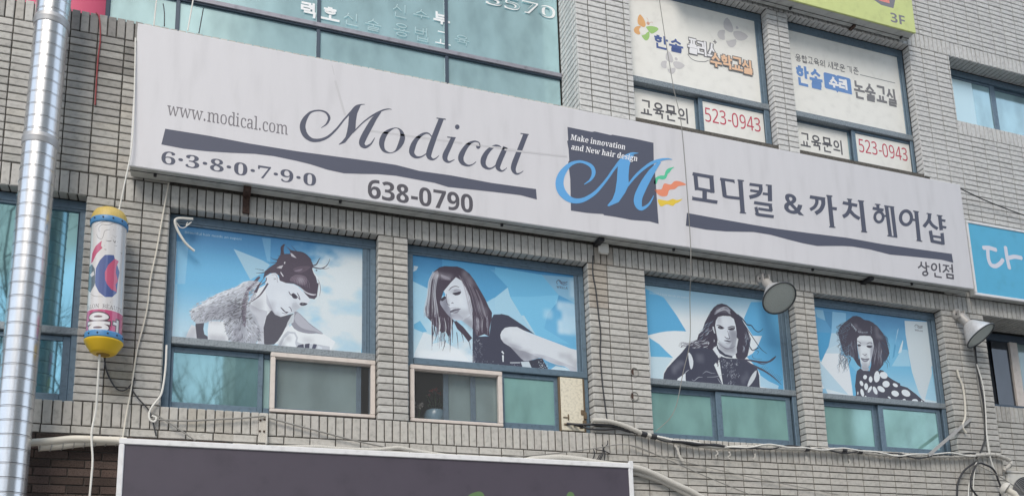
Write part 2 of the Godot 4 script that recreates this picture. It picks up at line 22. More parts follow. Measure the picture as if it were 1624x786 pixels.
const POSTER_1 := [["6bb0d6",1,[985,3,1027,7,1028,629,983,631,994,533,1001,389]],
["b4cbd9",0.75,[290,99,443,146,483,167,454,212,382,267]],
["a9cade",0.35,[435,13,483,11,483,151,466,143]],
["c3d8e6",0.3,[5,93,62,90,54,330,6,336,8,622,20,461]],
["f6f9fa",1,[-6,36,0,36,3,154,3,301,3,628,-1,629]],
["e2e2e8",1,[381,437,375,394,417,317,472,277,509,255,571,399,611,612,426,629,444,554,406,462]],
["c3c2cc",0.9,[375,416,378,407,390,409,411,419,435,431,459,433,476,438,474,454,467,477,461,502,458,533,463,583,465,625,447,634,431,623,438,595,445,557,430,514,409,472,389,439]],
["d9dbe4",1,[461,238,484,219,502,210,521,214,535,245,569,263,607,264,631,274,660,302,684,323,703,349,690,361,687,375,662,388,647,398,633,412,626,422,607,433,581,445,546,459,526,455,510,438,497,411,484,379,462,326]],
["bfc0ca",0.8,[467,336,484,379,497,411,511,438,528,456,511,454,490,423,469,392]],
["c9cad4",0.7,[606,376,626,368,647,397,633,412,626,422,607,433,581,444,566,436,586,429,601,424]],
["e6e6ea",1,[558,559,603,505,639,529,696,543,776,537,842,576,817,629,636,640,535,627]],
["95939f",1,[619,424,632,422,648,434,671,456,695,480,716,495,737,509,762,525,776,537,762,539,737,537,718,541,696,543,667,541,639,534,617,521,603,499,607,459]],
["bdbcc6",0.8,[632,429,641,431,653,444,676,466,700,489,719,503,737,513,761,527,774,536,756,533,727,526,700,523,675,520,655,512,639,501,625,484,617,464,622,444]],
["c4c5ce",1,[535,627,559,570,583,540,624,542,640,573,635,596,666,607,738,600,811,607,811,629,687,635]],
["e9e9ee",1,[550,626,569,580,594,553,619,553,630,574,625,602,631,629]],
["4f4f60",1,[632,633,641,615,669,606,673,632]],
["4f4f60",1,[676,632,678,605,702,599,700,632]],
["55566a",1,[712,633,723,600,741,602,738,616,731,632]],
["d9dae2",1,[749,607,770,616,770,633,739,632]],
["57545f",1,[470,436,500,431,516,453,546,462,586,446,613,436,605,482,573,519,556,559,534,600,514,623,470,629,463,626,458,533,471,466,493,433]],
["cfd3da",0.9,[602,449,619,431,614,487,590,501,573,525,582,490]],
["55535f",1,[115,542,157,526,153,570,159,601,176,611,177,627,118,629,112,579]],
["dcdce2",1,[79,591,94,554,114,560,123,627,69,625]],
["e4e3e8",1,[179,524,256,517,270,574,284,626,178,629,175,573]],
["b9bac4",1,[86,480,93,466,128,442,174,400,217,365,255,344,303,322,347,283,376,272,416,267,447,280,402,318,377,338,374,399,386,437,409,467,430,509,445,554,432,591,421,630,308,631,283,622,265,575,256,516,231,514,188,520,165,536,118,546,90,520]],
["dcdde4",0.8,[93,466,128,442,174,400,217,365,255,344,303,322,347,283,376,272,352,302,280,350,218,390,171,433,115,477,90,496]],
["7d707f",1,[426,239,419,248,412,258,405,267,398,277,391,287,384,296,378,305,371,315,365,325,360,336,356,347,352,359,348,371,346,383,344,395,342,407,341,418,341,429,341,441,342,452,343,466,344,480,346,494,348,507,350,518,352,525,353,530,355,533,357,535,358,539,365,537,365,533,366,530,366,526,366,522,367,515,367,504,367,491,367,477,366,462,366,450,366,438,366,427,366,417,366,407,366,397,367,386,369,375,371,364,373,353,376,343,380,333,385,324,391,315,396,306,403,296,409,286,415,276,422,266,428,256,435,246]],
["4f4656",1,[419,247,3,385,298,2,359,346,2,347,402,2,345,457,2,351,522,2],1],
["4f4656",1,[423,246,3,389,298,2,363,345,2,351,402,2,349,457,2,355,522,2],1],
["4f4656",1,[429,245,3,395,297,2,369,345,2,357,401,2,355,456,2,361,521,2],1],
["4f4656",1,[433,245,3,399,297,2,373,344,2,361,401,2,359,456,2,365,521,2],1],
["c9c2cc",0.8,[416,272,3,378,332,2,361,401,2,360,456,2,364,510,2],1],
["524856",1,[474,276,9,453,318,8,428,357,6,375,405,3],1],
["524856",1,[466,244,5,461,267,4,432,293,3],1],
["524856",1,[541,48,548,38,561,33,553,54,553,75,557,92,589,87,586,68,565,44,592,65,627,67,660,71,687,90,704,114,714,138,710,160,725,192,736,230,739,277,734,309,722,322,698,325,664,297,640,274,612,262,569,262,536,252,531,224,512,210,484,216,457,240,435,283,418,336,402,338,421,294,448,255,456,208,483,179,515,151,524,121,535,104]],
["524856",1,[644,253,746,241,740,293,737,322,724,339,698,337,677,317,655,286]],
["8d7c8b",0.5,[588,243,592,232,603,219,615,209,629,205,645,204,658,206,668,209,677,214,682,221,683,232,682,245,678,256,673,261,665,263,657,263,646,261,633,258,621,254,607,251,594,249]],
["7a6a78",0.4,[605,179,608,172,617,166,629,160,642,155,657,151,671,149,684,148,695,148,700,151,695,159,684,171,672,181,660,188,646,194,634,196,622,192,611,186]],
["a99bab",0.5,[610,188,618,182,634,175,648,169,657,167,654,175,643,184,624,188]],
["6b5d6e",0.8,[592,222,1,606,236,1,611,261,1],1],
["b3a0b0",0.8,[598,222,1,613,236,1,618,262,1],1],
["6b5d6e",0.8,[605,222,1,620,237,1,625,264,1],1],
["b3a0b0",0.8,[612,223,1,626,238,1,631,265,1],1],
["6b5d6e",0.8,[618,223,1,633,239,1,638,266,1],1],
["b3a0b0",0.8,[625,223,1,640,239,1,645,267,1],1],
["6b5d6e",0.8,[632,223,1,646,240,1,651,269,1],1],
["b3a0b0",0.8,[638,223,1,653,241,1,658,270,1],1],
["6b5d6e",0.8,[645,224,1,660,242,1,665,271,1],1],
["b3a0b0",0.8,[652,224,1,666,242,1,672,273,1],1],
["6b5d6e",0.8,[658,224,1,673,243,1,678,274,1],1],
["b3a0b0",0.8,[665,224,1,680,244,1,685,275,1],1],
["6b5d6e",0.8,[672,225,1,686,245,1,692,276,1],1],
["b3a0b0",0.8,[678,225,1,693,245,1,698,278,1],1],
["d8d4da",1,[559,137,564,139,561,153,556,148]],
["d8d4da",1,[539,197,557,224,552,227,539,208]],
["d4d0d8",0.9,[589,81,601,85,623,108,613,107,595,101]],
["cfcad2",0.9,[516,180,544,181,553,159,534,167]],
["e6e6ee",1,[710,160,3,722,190,5,742,219,6,751,255,5,753,286,4,747,319,2],1],
["4f4656",1,[740,217,1,751,244,2,756,280,2,751,317,1],1],
["d0cdd6",1,[645,278,2,679,305,7,712,314,9,734,310,3],1],
["443b4a",1,[707,144,7,731,132,6,745,102,4,753,88,1],1],
["443b4a",1,[712,150,7,753,154,6,782,138,4,799,111,2,805,88,1],1],
["443b4a",1,[753,153,4,782,151,2,803,144,1],1],
["443b4a",1,[627,68,3,656,71,4,680,85,5,704,109,3],1],
["443b4a",1,[542,104,4,521,109,1],1],
["443b4a",1,[524,133,5,500,131,3,484,121,1],1],
["443b4a",1,[524,146,4,496,152,3,473,154,1],1],
["443b4a",1,[622,67,3,607,52,2,594,38,1],1],
["443b4a",1,[729,168,8,737,166,5],1],
["443b4a",1,[555,36,6,541,56,8,543,82,8,549,97,8],1],
["443b4a",1,[410,224,1,447,217,4,484,204,5],1],
["443b4a",1,[405,199,1,428,201,2,451,203,3],1],
["4a4352",1,[585,310,3,597,328,5,611,318,3,625,329,3,647,352,3],1],
["46414f",1,[599,327,604,322,611,320,619,325,626,332,630,339,631,345,624,348,615,348,609,345,605,340,601,333]],
["46414f",1,[644,376,648,370,657,366,673,366,687,369,684,375,675,381,665,384,655,385,647,381]],
["dadbe3",1,[658,372,665,369,663,375]],
["4a4352",1,[630,314,3,640,330,4,647,350,2],1],
["5a5363",1,[587,400,3,597,406,4,603,424,3],1],
["4b4553",1,[543,406,548,408,555,413,562,421,570,428,579,429,586,429,583,433,576,436,570,434,563,430,558,426,553,420,546,412]],
["8a8591",1,[551,438,2,569,441,4,581,435,2],1],
["8a8591",1,[493,226,1,510,219,2,521,231,2,522,251,2,527,264,2],1],
["8a8591",0.8,[503,243,1,515,244,4,503,251,1],1]]
const POSTER_2 := [["b9d6e6",0.75,[-62,143,336,295,503,209,586,134,599,192,642,261,718,389,332,483,-38,679]],
["a8cde2",0.9,[503,209,586,134,523,70,507,55,474,31,811,23,918,144,824,161,730,178,600,192,690,358,500,311]],
["6fb2d8",1,[508,12,811,24,919,144,835,162,730,178,600,192,586,134,518,65,507,55]],
["5b9fcb",0.8,[177,1,508,12,507,55,586,132,503,206,335,329,175,225]],
["a6c3d6",0.6,[811,24,1025,15,1026,184,919,144]],
["7cbde0",1,[600,192,730,178,919,144,904,198,843,274,816,371,816,375,988,461,894,453,745,418,669,306]],
["d9dde3",0.6,[734,415,669,306,686,304,757,418]],
["d6d8dd",0.8,[6,68,32,70,22,93,1,107]],
["e3e5ea",0.8,[61,474,134,494,113,539,181,516,277,567,353,641,3,640,3,614]],
["55a6d3",0.7,[4,431,40,406,82,467,56,475,4,458]],
["c3c4ce",1,[290,377,334,345,368,297,383,376,377,370,357,422,301,384]],
["4f4552",1,[89,240,95,184,106,133,128,88,160,59,193,46,231,44,269,39,307,49,345,75,377,116,398,153,420,190,441,227,462,275,481,306,480,337,464,411,461,460,431,449,386,470,357,422,360,389,359,325,360,297,347,226,326,178,295,126,260,108,229,145,183,207,163,275,189,316,215,357,250,388,258,383,301,417,354,480,331,507,300,466,263,432,242,385,225,463,208,486,193,455,171,468,150,449,135,434,119,425,103,399,75,373,70,329,86,284]],
["d9dbe4",1,[260,108,295,126,326,178,347,226,360,297,356,326,334,350,296,377,258,381,226,370,200,343,173,307,160,275,196,227,184,206,229,145]],
["a2a2b0",1,[160,275,176,257,194,247,200,258,203,276,207,286,211,295,218,303,224,312,225,328,226,345,232,361,237,373,234,375,226,370,214,358,200,343,186,325,173,307,163,291]],
["c3c4d0",0.8,[226,345,269,335,302,359,296,377,258,381,229,370]],
["4a4350",1,[215,198,2,234,176,4,259,166,4,280,170,2],1],
["b5b5c2",0.9,[242,200,248,191,261,183,274,181,285,183,292,190,292,196,281,199,266,199,251,201]],
["423c49",1,[238,212,247,208,261,204,278,198,291,196,290,204,282,215,272,220,260,223,253,223,247,220,240,217]],
["423c49",1,[166,258,177,246,190,236,196,240,197,249,186,261,174,270,167,267]],
["77727f",1,[202,221,3,199,249,4,205,281,5,219,290,4],1],
["5a5562",1,[230,276,3,239,272,4,243,277,2],1],
["6a6573",1,[220,328,230,320,243,313,251,310,259,309,275,305,287,304,282,309,270,316,259,320,248,325,236,332,226,336,221,334]],
["a19fab",1,[235,334,244,330,259,324,272,316,281,312,276,321,267,333,259,337,251,338,240,337]],
["a9a8b4",1,[216,313,3,238,304,4,275,300,2],1],
["8f8b98",0.8,[128,93,1,104,155,2,96,239,2,84,328,2,84,382,1],1],
["d6d8de",0.8,[123,91,1,97,156,2,88,240,2,72,329,2,81,383,1],1],
["b9bac4",0.8,[147,104,1,133,152,3,124,236,3,130,323,3,134,377,1],1],
["b9bac4",0.8,[132,96,1,111,154,3,102,238,3,94,327,3,90,382,1],1],
["d6d8de",0.8,[152,106,1,140,151,2,131,235,2,142,321,2,153,375,1],1],
["8f8b98",0.8,[147,104,1,133,152,2,124,236,2,130,323,2,129,378,1],1],
["8f8b98",0.8,[150,105,1,136,151,4,128,235,4,136,322,4,131,377,1],1],
["d6d8de",0.8,[141,100,1,123,153,3,114,237,3,114,325,3,111,379,1],1],
["d6d8de",0.8,[128,94,1,105,155,2,96,239,2,85,328,2,93,381,1],1],
["d6d8de",0.8,[120,89,1,93,156,2,84,240,2,65,330,2,73,384,1],1],
["8f8b98",0.8,[149,104,1,135,151,3,127,235,3,134,322,3,136,377,1],1],
["b9bac4",0.8,[130,94,1,107,155,3,98,239,3,88,327,3,85,382,1],1],
["b9bac4",0.8,[148,104,1,134,151,2,125,235,2,131,323,2,134,377,1],1],
["d6d8de",0.8,[154,107,1,143,150,3,134,234,3,146,321,3,150,375,1],1],
["b9bac4",0.8,[132,95,1,110,154,4,101,238,4,93,327,4,85,382,1],1],
["8f8b98",0.8,[151,106,1,139,151,3,130,235,3,139,322,3,139,377,1],1],
["8f8b98",0.8,[132,96,1,110,154,3,102,238,3,94,327,3,98,381,1],1],
["b9bac4",0.8,[127,93,1,103,155,2,94,239,2,81,328,2,86,382,1],1],
["b9bac4",0.8,[129,94,1,107,155,3,98,239,3,87,328,3,80,383,1],1],
["b9bac4",0.8,[152,106,1,140,151,2,131,235,2,141,322,2,136,377,1],1],
["8f8b98",0.8,[144,102,1,128,152,4,119,236,3,122,324,3,130,378,1],1],
["8f8b98",0.8,[153,106,1,141,151,2,132,235,2,143,321,2,144,376,1],1],
["d6d8de",0.8,[125,92,1,100,156,3,91,239,3,77,329,3,81,383,1],1],
["8f8b98",0.8,[122,91,1,96,156,3,88,240,3,71,329,3,67,384,1],1],
["b9bac4",0.8,[128,94,1,105,155,3,96,239,3,85,328,3,82,383,1],1],
["b9bac4",0.8,[120,89,1,93,156,2,84,240,2,65,330,2,62,385,1],1],
["d6d8de",0.8,[148,104,1,133,151,4,124,236,4,130,323,4,126,378,1],1],
["b9bac4",0.8,[154,107,1,142,150,3,133,234,3,145,321,2,141,376,1],1],
["d6d8de",0.8,[122,90,1,96,156,3,87,240,3,70,329,3,73,384,1],1],
["8f8b98",0.8,[125,92,1,100,156,2,91,239,2,77,329,2,79,383,1],1],
["4f4552",1,[151,373,2,151,438,4,158,527,1],1],
["8b8593",1,[136,368,2,137,446,4,132,504,1],1],
["4f4552",1,[130,369,2,127,436,4,136,497,1],1],
["d9dae0",1,[108,388,2,109,456,4,111,562,1],1],
["8b8593",1,[209,365,2,213,436,4,218,491,1],1],
["8b8593",1,[140,377,2,148,442,4,145,549,1],1],
["8b8593",1,[135,365,2,145,454,4,143,486,1],1],
["4f4552",1,[227,359,2,235,442,4,233,519,1],1],
["8b8593",1,[164,365,2,166,450,4,153,566,1],1],
["8b8593",1,[114,377,2,123,435,4,121,516,1],1],
["8b8593",1,[225,363,2,227,438,4,216,530,1],1],
["4f4552",1,[143,364,2,143,452,4,131,517,1],1],
["8b8593",1,[113,383,2,112,437,4,109,579,1],1],
["4f4552",1,[110,383,2,115,458,4,111,554,1],1],
["4f4552",1,[163,380,2,166,429,4,164,516,1],1],
["4f4552",1,[126,383,2,124,456,4,110,502,1],1],
["4f4552",1,[193,368,2,198,435,4,181,502,1],1],
["d9dae0",1,[226,357,2,228,419,4,208,564,1],1],
["8b8593",1,[176,371,2,184,437,4,175,539,1],1],
["d9dae0",1,[154,369,2,160,430,4,145,496,1],1],
["4f4552",1,[219,375,2,216,442,4,219,561,1],1],
["4f4552",1,[114,374,2,111,455,4,113,536,1],1],
["4f4552",1,[206,373,2,215,425,4,209,524,1],1],
["4f4552",1,[180,379,2,182,442,4,186,551,1],1],
["d9dae0",1,[186,373,2,195,429,4,188,499,1],1],
["d9dae0",1,[153,373,2,155,448,4,151,576,1],1],
["4f4552",1,[192,510,4,184,543,3,173,577,1],1],
["4f4552",1,[221,453,4,221,517,3,217,581,1],1],
["4f4552",1,[260,454,4,265,503,3,267,553,1],1],
["4f4552",1,[289,457,4,297,485,3,300,513,1],1],
["4f4552",1,[332,496,4,339,524,3,342,553,1],1],
["4f4552",1,[172,425,4,171,487,3,166,550,1],1],
["675c69",0.7,[311,116,1,342,189,2,362,273,2,377,339,1],1],
["7d7380",0.7,[322,125,1,354,199,2,374,281,2,389,341,1],1],
["675c69",0.7,[303,111,1,335,183,2,355,267,2,370,338,1],1],
["b5afba",0.7,[356,149,1,387,227,2,408,306,2,423,347,1],1],
["675c69",0.7,[321,124,1,353,198,2,373,281,2,388,341,1],1],
["9a929d",0.7,[347,143,1,379,220,2,399,300,2,415,346,1],1],
["675c69",0.7,[334,134,1,366,209,2,386,290,2,401,343,1],1],
["b5afba",0.7,[389,174,1,421,254,2,441,331,2,457,353,1],1],
["b5afba",0.7,[345,142,1,377,218,2,397,298,2,412,345,1],1],
["b5afba",0.7,[382,168,1,413,248,2,433,325,2,449,352,1],1],
["675c69",0.7,[331,131,1,362,206,2,383,288,2,398,343,1],1],
["7d7380",0.7,[380,167,1,411,246,2,431,323,2,447,351,1],1],
["9a929d",0.7,[291,102,1,323,173,2,343,258,2,358,336,1],1],
["9a929d",0.7,[282,95,1,313,165,2,333,252,2,348,334,1],1],
["9a929d",0.7,[386,172,1,418,252,2,438,328,2,454,352,1],1],
["b5afba",0.7,[321,124,1,352,198,2,372,280,2,388,341,1],1],
["9a929d",0.7,[276,91,1,307,160,2,327,247,2,342,333,1],1],
["7d7380",0.7,[292,103,1,324,174,2,344,259,2,359,336,1],1],
["b5afba",0.7,[298,107,1,329,179,2,350,263,2,365,337,1],1],
["b5afba",0.7,[283,96,1,315,167,2,335,253,2,350,335,1],1],
["b5afba",0.7,[281,95,1,312,165,2,332,251,2,347,334,1],1],
["9a929d",0.7,[346,142,1,377,218,2,398,299,2,413,345,1],1],
["675c69",0.7,[360,153,1,392,230,2,412,309,2,428,348,1],1],
["7d7380",0.7,[387,172,1,418,252,2,438,329,2,455,352,1],1],
["7d7380",0.7,[340,138,1,371,213,2,392,294,2,407,344,1],1],
["9a929d",0.7,[359,152,1,391,230,2,411,309,2,427,348,1],1],
["b9b6c0",0.9,[414,338,2,412,394,3,415,441,1],1],
["d6d6dc",0.9,[386,348,2,388,397,3,383,445,1],1],
["b9b6c0",0.9,[386,345,2,380,398,3,394,430,1],1],
["b9b6c0",0.9,[452,331,2,447,391,3,454,424,1],1],
["b9b6c0",0.9,[391,346,2,397,396,3,387,460,1],1],
["8d8794",0.9,[455,348,2,459,390,3,459,435,1],1],
["8d8794",0.9,[387,349,2,382,398,3,389,463,1],1],
["8d8794",0.9,[397,353,2,398,396,3,402,458,1],1],
["8d8794",0.9,[390,355,2,394,396,3,387,462,1],1],
["d6d6dc",0.9,[424,350,2,419,394,3,420,438,1],1],
["8d8794",0.9,[381,337,2,380,398,3,381,465,1],1],
["b9b6c0",0.9,[449,345,2,451,390,3,450,445,1],1],
["b9b6c0",0.9,[393,350,2,392,397,3,396,434,1],1],
["8d8794",0.9,[398,357,2,405,395,3,399,429,1],1],
["8d8794",0.9,[442,336,2,451,390,3,449,459,1],1],
["8d8794",0.9,[373,341,2,373,399,3,380,458,1],1],
["b9b2bd",0.55,[114,109,131,90,149,80,155,98,153,121,138,135,122,139,114,127]],
["a8a0ac",0.5,[168,103,189,106,213,114,224,123,224,130,207,132,186,128,172,115]],
["b9b2bd",0.6,[170,102,1,173,121,3,172,137,1],1],
["b9b2bd",0.6,[175,103,1,178,122,3,177,137,1],1],
["b9b2bd",0.6,[180,103,1,183,123,3,182,137,1],1],
["b9b2bd",0.6,[185,104,1,188,123,3,187,137,1],1],
["b9b2bd",0.6,[190,104,1,193,124,3,192,137,1],1],
["b9b2bd",0.6,[195,105,1,198,124,3,196,136,1],1],
["b9b2bd",0.6,[199,105,1,202,125,3,201,136,1],1],
["b9b2bd",0.6,[204,106,1,207,125,3,206,136,1],1],
["b9b2bd",0.6,[209,106,1,212,126,3,211,136,1],1],
["b9b2bd",0.6,[214,107,1,217,126,3,216,136,1],1],
["b9b2bd",0.6,[219,107,1,222,127,3,221,136,1],1],
["b9b2bd",0.6,[224,108,1,227,127,3,226,136,1],1],
["484858",1,[359,422,386,469,461,459,477,349,492,319,540,312,534,309,584,315,634,343,684,372,751,417,683,400,639,382,593,386,560,396,530,444,551,492,595,515,639,561,677,594,729,584,792,567,829,645,659,648,492,646,353,643]],
["d8d9e0",1,[530,444,539,420,560,396,593,386,639,382,683,400,745,419,814,438,905,463,986,487,1025,492,1022,643,984,646,969,622,940,606,888,601,843,588,792,567,763,567,717,588,677,594,639,561,595,515,551,492,533,468]],
["b0b0bb",0.9,[596,510,619,516,651,529,666,530,679,531,703,538,730,547,757,556,775,565,765,571,746,577,732,582,717,588,698,593,677,594,658,581,639,561,611,532]],
["bcbcc8",0.6,[719,543,753,555,809,571,850,582,889,592,930,601,964,611,974,630,980,646,1001,649,1021,643,1029,629,1019,612,979,596,924,581,867,561,810,546,751,540]],
["c9cad4",0.5,[535,468,557,485,618,496,680,507,634,528,590,507,551,490]],
["cfe0ea",1,[829,645,882,607,946,613,975,627,981,646,852,649]],
["42424f",1,[708,594,763,572,797,569,808,591,830,628,829,646,726,649]],
["c9d0d8",1,[655,601,708,594,729,643,670,645]],
["c9d3dc",1,[793,616,796,616,793,622]],
["e6ebf0",1,[802,612,809,613,805,616]],
["e6ebf0",1,[762,640,766,642,767,647]],
["8d99a8",1,[794,627,798,627,794,631]],
["8d99a8",1,[784,640,789,638,789,646]],
["e6ebf0",1,[811,622,817,624,814,626]],
["8d99a8",1,[789,606,792,604,794,609]],
["c9d3dc",1,[807,619,813,622,812,626]],
["8d99a8",1,[822,628,825,629,825,635]],
["8d99a8",1,[823,631,826,629,828,638]],
["c9d3dc",1,[815,642,822,640,820,648]],
["8d99a8",1,[800,633,805,634,803,638]],
["c9d3dc",1,[796,602,803,598,797,606]],
["8d99a8",1,[781,615,788,616,783,621]],
["e6ebf0",1,[771,591,775,591,771,595]],
["e6ebf0",1,[785,623,793,623,785,628]],
["8d99a8",1,[820,599,828,599,822,602]],
["63697a",1,[818,603,821,601,821,606]],
["c9d3dc",1,[769,586,772,587,772,592]],
["8d99a8",1,[796,630,802,627,799,635]],
["e6ebf0",1,[821,609,824,608,825,615]],
["e6ebf0",1,[838,637,843,639,838,641]],
["63697a",1,[806,633,812,630,811,639]],
["c9d3dc",1,[818,614,824,612,824,620]],
["8d99a8",1,[765,636,770,634,765,641]],
["c9d3dc",1,[800,592,808,590,802,596]],
["e6ebf0",1,[803,634,806,633,803,639]],
["8d99a8",1,[828,639,832,641,833,646]],
["63697a",1,[785,611,788,611,787,615]],
["c9d3dc",1,[777,624,784,621,780,628]],
["e6ebf0",1,[769,630,775,631,770,636]],
["c9d3dc",1,[808,617,811,618,811,622]],
["8d99a8",1,[786,599,792,599,788,605]],
["c9d3dc",1,[775,609,781,609,776,617]],
["63697a",1,[816,623,824,620,817,631]],
["63697a",1,[829,621,835,619,834,624]],
["e6ebf0",1,[770,591,776,589,772,599]],
["c9d3dc",1,[786,611,794,607,790,616]],
["63697a",1,[780,591,785,592,785,596]],
["c9d3dc",1,[803,597,806,593,803,604]],
["8d99a8",1,[796,626,804,624,798,632]],
["63697a",1,[762,602,768,601,767,606]],
["c9d3dc",1,[821,599,826,598,825,602]],
["63697a",1,[771,584,777,585,776,588]],
["63697a",1,[814,635,822,636,819,640]],
["c9d3dc",1,[792,610,798,609,796,617]],
["63697a",1,[808,616,812,615,807,624]],
["8d99a8",1,[812,620,817,621,813,625]],
["63697a",1,[804,620,811,616,808,626]],
["e6ebf0",1,[799,626,802,625,799,632]],
["63697a",1,[837,635,843,637,842,642]],
["c9d3dc",1,[822,595,828,596,823,601]],
["8d99a8",1,[776,621,783,620,780,627]],
["e6ebf0",1,[781,598,788,600,784,603]],
["63697a",1,[767,579,770,581,768,585]],
["8d99a8",1,[804,611,808,607,805,618]],
["63697a",1,[801,597,806,598,806,602]],
["e6ebf0",1,[783,580,790,577,787,584]],
["c9d3dc",1,[821,597,828,598,825,603]],
["c9d3dc",1,[795,632,799,628,799,637]],
["63697a",1,[796,641,800,642,797,644]],
["e6ebf0",1,[793,613,800,614,794,619]],
["8d99a8",1,[776,642,782,640,778,648]],
["c9d3dc",1,[812,585,817,581,813,588]],
["c9d3dc",1,[800,579,803,581,804,583]],
["e6ebf0",1,[827,612,832,610,827,617]],
["e6ebf0",1,[826,623,834,624,831,628]],
["8d99a8",1,[780,642,784,639,781,649]],
["8d99a8",1,[799,610,805,612,802,615]],
["c9d3dc",1,[822,596,829,596,823,600]],
["63697a",1,[814,625,820,624,815,632]],
["c9d3dc",1,[770,596,773,596,771,601]],
["8d99a8",1,[776,597,781,595,779,603]],
["63697a",1,[786,593,790,594,790,598]],
["c9d3dc",1,[824,610,829,608,828,617]],
["63697a",1,[767,602,771,601,768,607]],
["8d99a8",1,[808,599,811,598,810,603]],
["9a9daa",0.9,[384,566,387,566,385,571]],
["e2e4ea",0.9,[337,585,340,586,337,596]],
["e2e4ea",0.9,[346,599,348,603,344,607]],
["c9ccd4",0.9,[373,562,374,566,374,574]],
["c9ccd4",0.9,[385,633,387,634,386,644]],
["c9ccd4",0.9,[412,627,415,631,412,634]],
["9a9daa",0.9,[376,510,378,511,375,519]],
["9a9daa",0.9,[413,575,416,575,413,586]],
["c9ccd4",0.9,[365,624,368,626,364,636]],
["e2e4ea",0.9,[386,621,388,623,386,631]],
["e2e4ea",0.9,[412,525,415,528,413,532]],
["e2e4ea",0.9,[364,558,366,559,364,565]],
["e2e4ea",0.9,[402,514,404,514,402,526]],
["9a9daa",0.9,[372,618,375,620,373,626]],
["e2e4ea",0.9,[418,605,420,608,418,611]],
["e2e4ea",0.9,[355,560,357,561,354,570]],
["c9ccd4",0.9,[403,538,405,540,404,544]],
["9a9daa",0.9,[408,534,409,536,407,547]],
["c9ccd4",0.9,[377,593,378,596,377,605]],
["e2e4ea",0.9,[369,503,372,505,370,514]],
["e2e4ea",0.9,[397,507,401,509,398,512]],
["c9ccd4",0.9,[380,485,383,489,380,493]],
["9a9daa",0.9,[375,532,378,535,376,537]],
["9a9daa",0.9,[389,562,391,563,389,574]],
["e2e4ea",0.9,[369,567,372,568,368,573]],
["c9ccd4",0.9,[367,641,369,642,368,646]],
["9a9daa",0.9,[404,523,405,526,404,536]],
["e2e4ea",0.9,[376,577,378,577,375,590]],
["9a9daa",0.9,[369,617,371,618,370,628]],
["e2e4ea",0.9,[356,608,358,611,356,616]],
["9a9daa",0.9,[347,605,349,607,347,614]],
["9a9daa",0.9,[397,543,400,545,397,548]],
["9a9daa",0.9,[403,565,405,566,403,576]],
["e2e4ea",0.9,[408,572,410,572,407,582]],
["9a9daa",0.9,[370,494,373,495,369,507]],
["c9ccd4",0.9,[356,574,359,575,355,580]],
["e2e4ea",0.9,[387,493,390,496,388,505]],
["9a9daa",0.9,[376,550,379,552,377,563]],
["e2e4ea",0.9,[395,553,397,557,395,560]],
["c9ccd4",0.9,[412,509,415,509,412,521]],
["c9ccd4",0.9,[385,540,388,540,386,544]],
["e2e4ea",0.9,[402,503,404,507,401,513]],
["c9ccd4",0.9,[353,567,356,569,354,579]],
["c9ccd4",0.9,[396,639,397,639,397,644]],
["c9ccd4",0.9,[397,484,400,487,396,495]],
["9a9daa",0.9,[372,574,376,574,372,580]],
["c9ccd4",0.9,[402,547,404,551,401,553]],
["e2e4ea",0.9,[376,545,378,545,377,557]],
["e2e4ea",0.9,[349,566,352,566,349,576]],
["c9ccd4",0.9,[371,540,374,541,373,546]],
["9a9daa",0.9,[382,491,384,495,382,503]],
["c9ccd4",0.9,[366,589,367,591,366,601]],
["9a9daa",0.9,[373,528,375,529,372,533]],
["e2e4ea",0.9,[376,537,378,538,375,547]],
["c9ccd4",0.9,[388,612,389,614,389,620]],
["c9ccd4",0.9,[375,588,377,589,374,599]],
["e2e4ea",0.9,[355,595,358,595,355,602]],
["9a9daa",0.9,[427,543,428,547,427,552]],
["9a9daa",0.9,[387,516,389,519,388,522]],
["c9ccd4",0.9,[392,488,395,490,393,501]],
["e2e4ea",0.9,[395,633,397,635,395,644]],
["e2e4ea",0.9,[363,624,365,625,363,635]],
["c9ccd4",0.9,[402,508,404,510,403,521]],
["c9ccd4",0.9,[387,524,388,526,387,529]],
["e2e4ea",0.9,[400,559,402,560,401,569]],
["9a9daa",0.9,[353,628,356,631,354,636]],
["e2e4ea",0.9,[366,635,369,637,366,642]],
["e2e4ea",0.9,[343,637,344,638,342,644]],
["9a9daa",0.9,[405,587,407,589,404,599]],
["e2e4ea",0.9,[413,617,415,620,412,627]],
["c9ccd4",0.9,[713,639,722,640,719,644]],
["c9ccd4",0.9,[457,632,463,631,457,637]],
["9a9daa",0.9,[432,630,441,630,438,632]],
["c9ccd4",0.9,[419,646,422,647,420,651]],
["c9ccd4",0.9,[698,634,705,635,705,640]],
["c9ccd4",0.9,[612,632,618,633,614,635]],
["9a9daa",0.9,[727,618,730,617,729,622]],
["9a9daa",0.9,[429,616,433,615,431,621]],
["9a9daa",0.9,[485,632,487,633,490,635]],
["c9ccd4",0.9,[439,640,446,639,441,643]],
["9a9daa",0.9,[735,609,737,610,736,615]],
["9a9daa",0.9,[648,617,652,619,648,620]],
["c9ccd4",0.9,[707,637,713,636,712,640]],
["c9ccd4",0.9,[479,613,485,614,479,619]],
["9a9daa",0.9,[510,629,517,627,512,634]],
["9a9daa",0.9,[456,633,461,633,461,637]],
["9a9daa",0.9,[571,622,574,623,577,625]],
["c9ccd4",0.9,[596,632,599,635,598,638]],
["9a9daa",0.9,[597,619,605,618,598,624]],
["c9ccd4",0.9,[440,618,446,617,445,622]],
["c9ccd4",0.9,[618,631,621,629,622,634]],
["9a9daa",0.9,[452,627,455,628,454,633]],
["c9ccd4",0.9,[440,636,444,636,444,641]],
["c9ccd4",0.9,[502,642,506,643,504,646]],
["9a9daa",0.9,[631,642,638,643,634,646]],
["9a9daa",0.9,[475,636,480,636,475,640]],
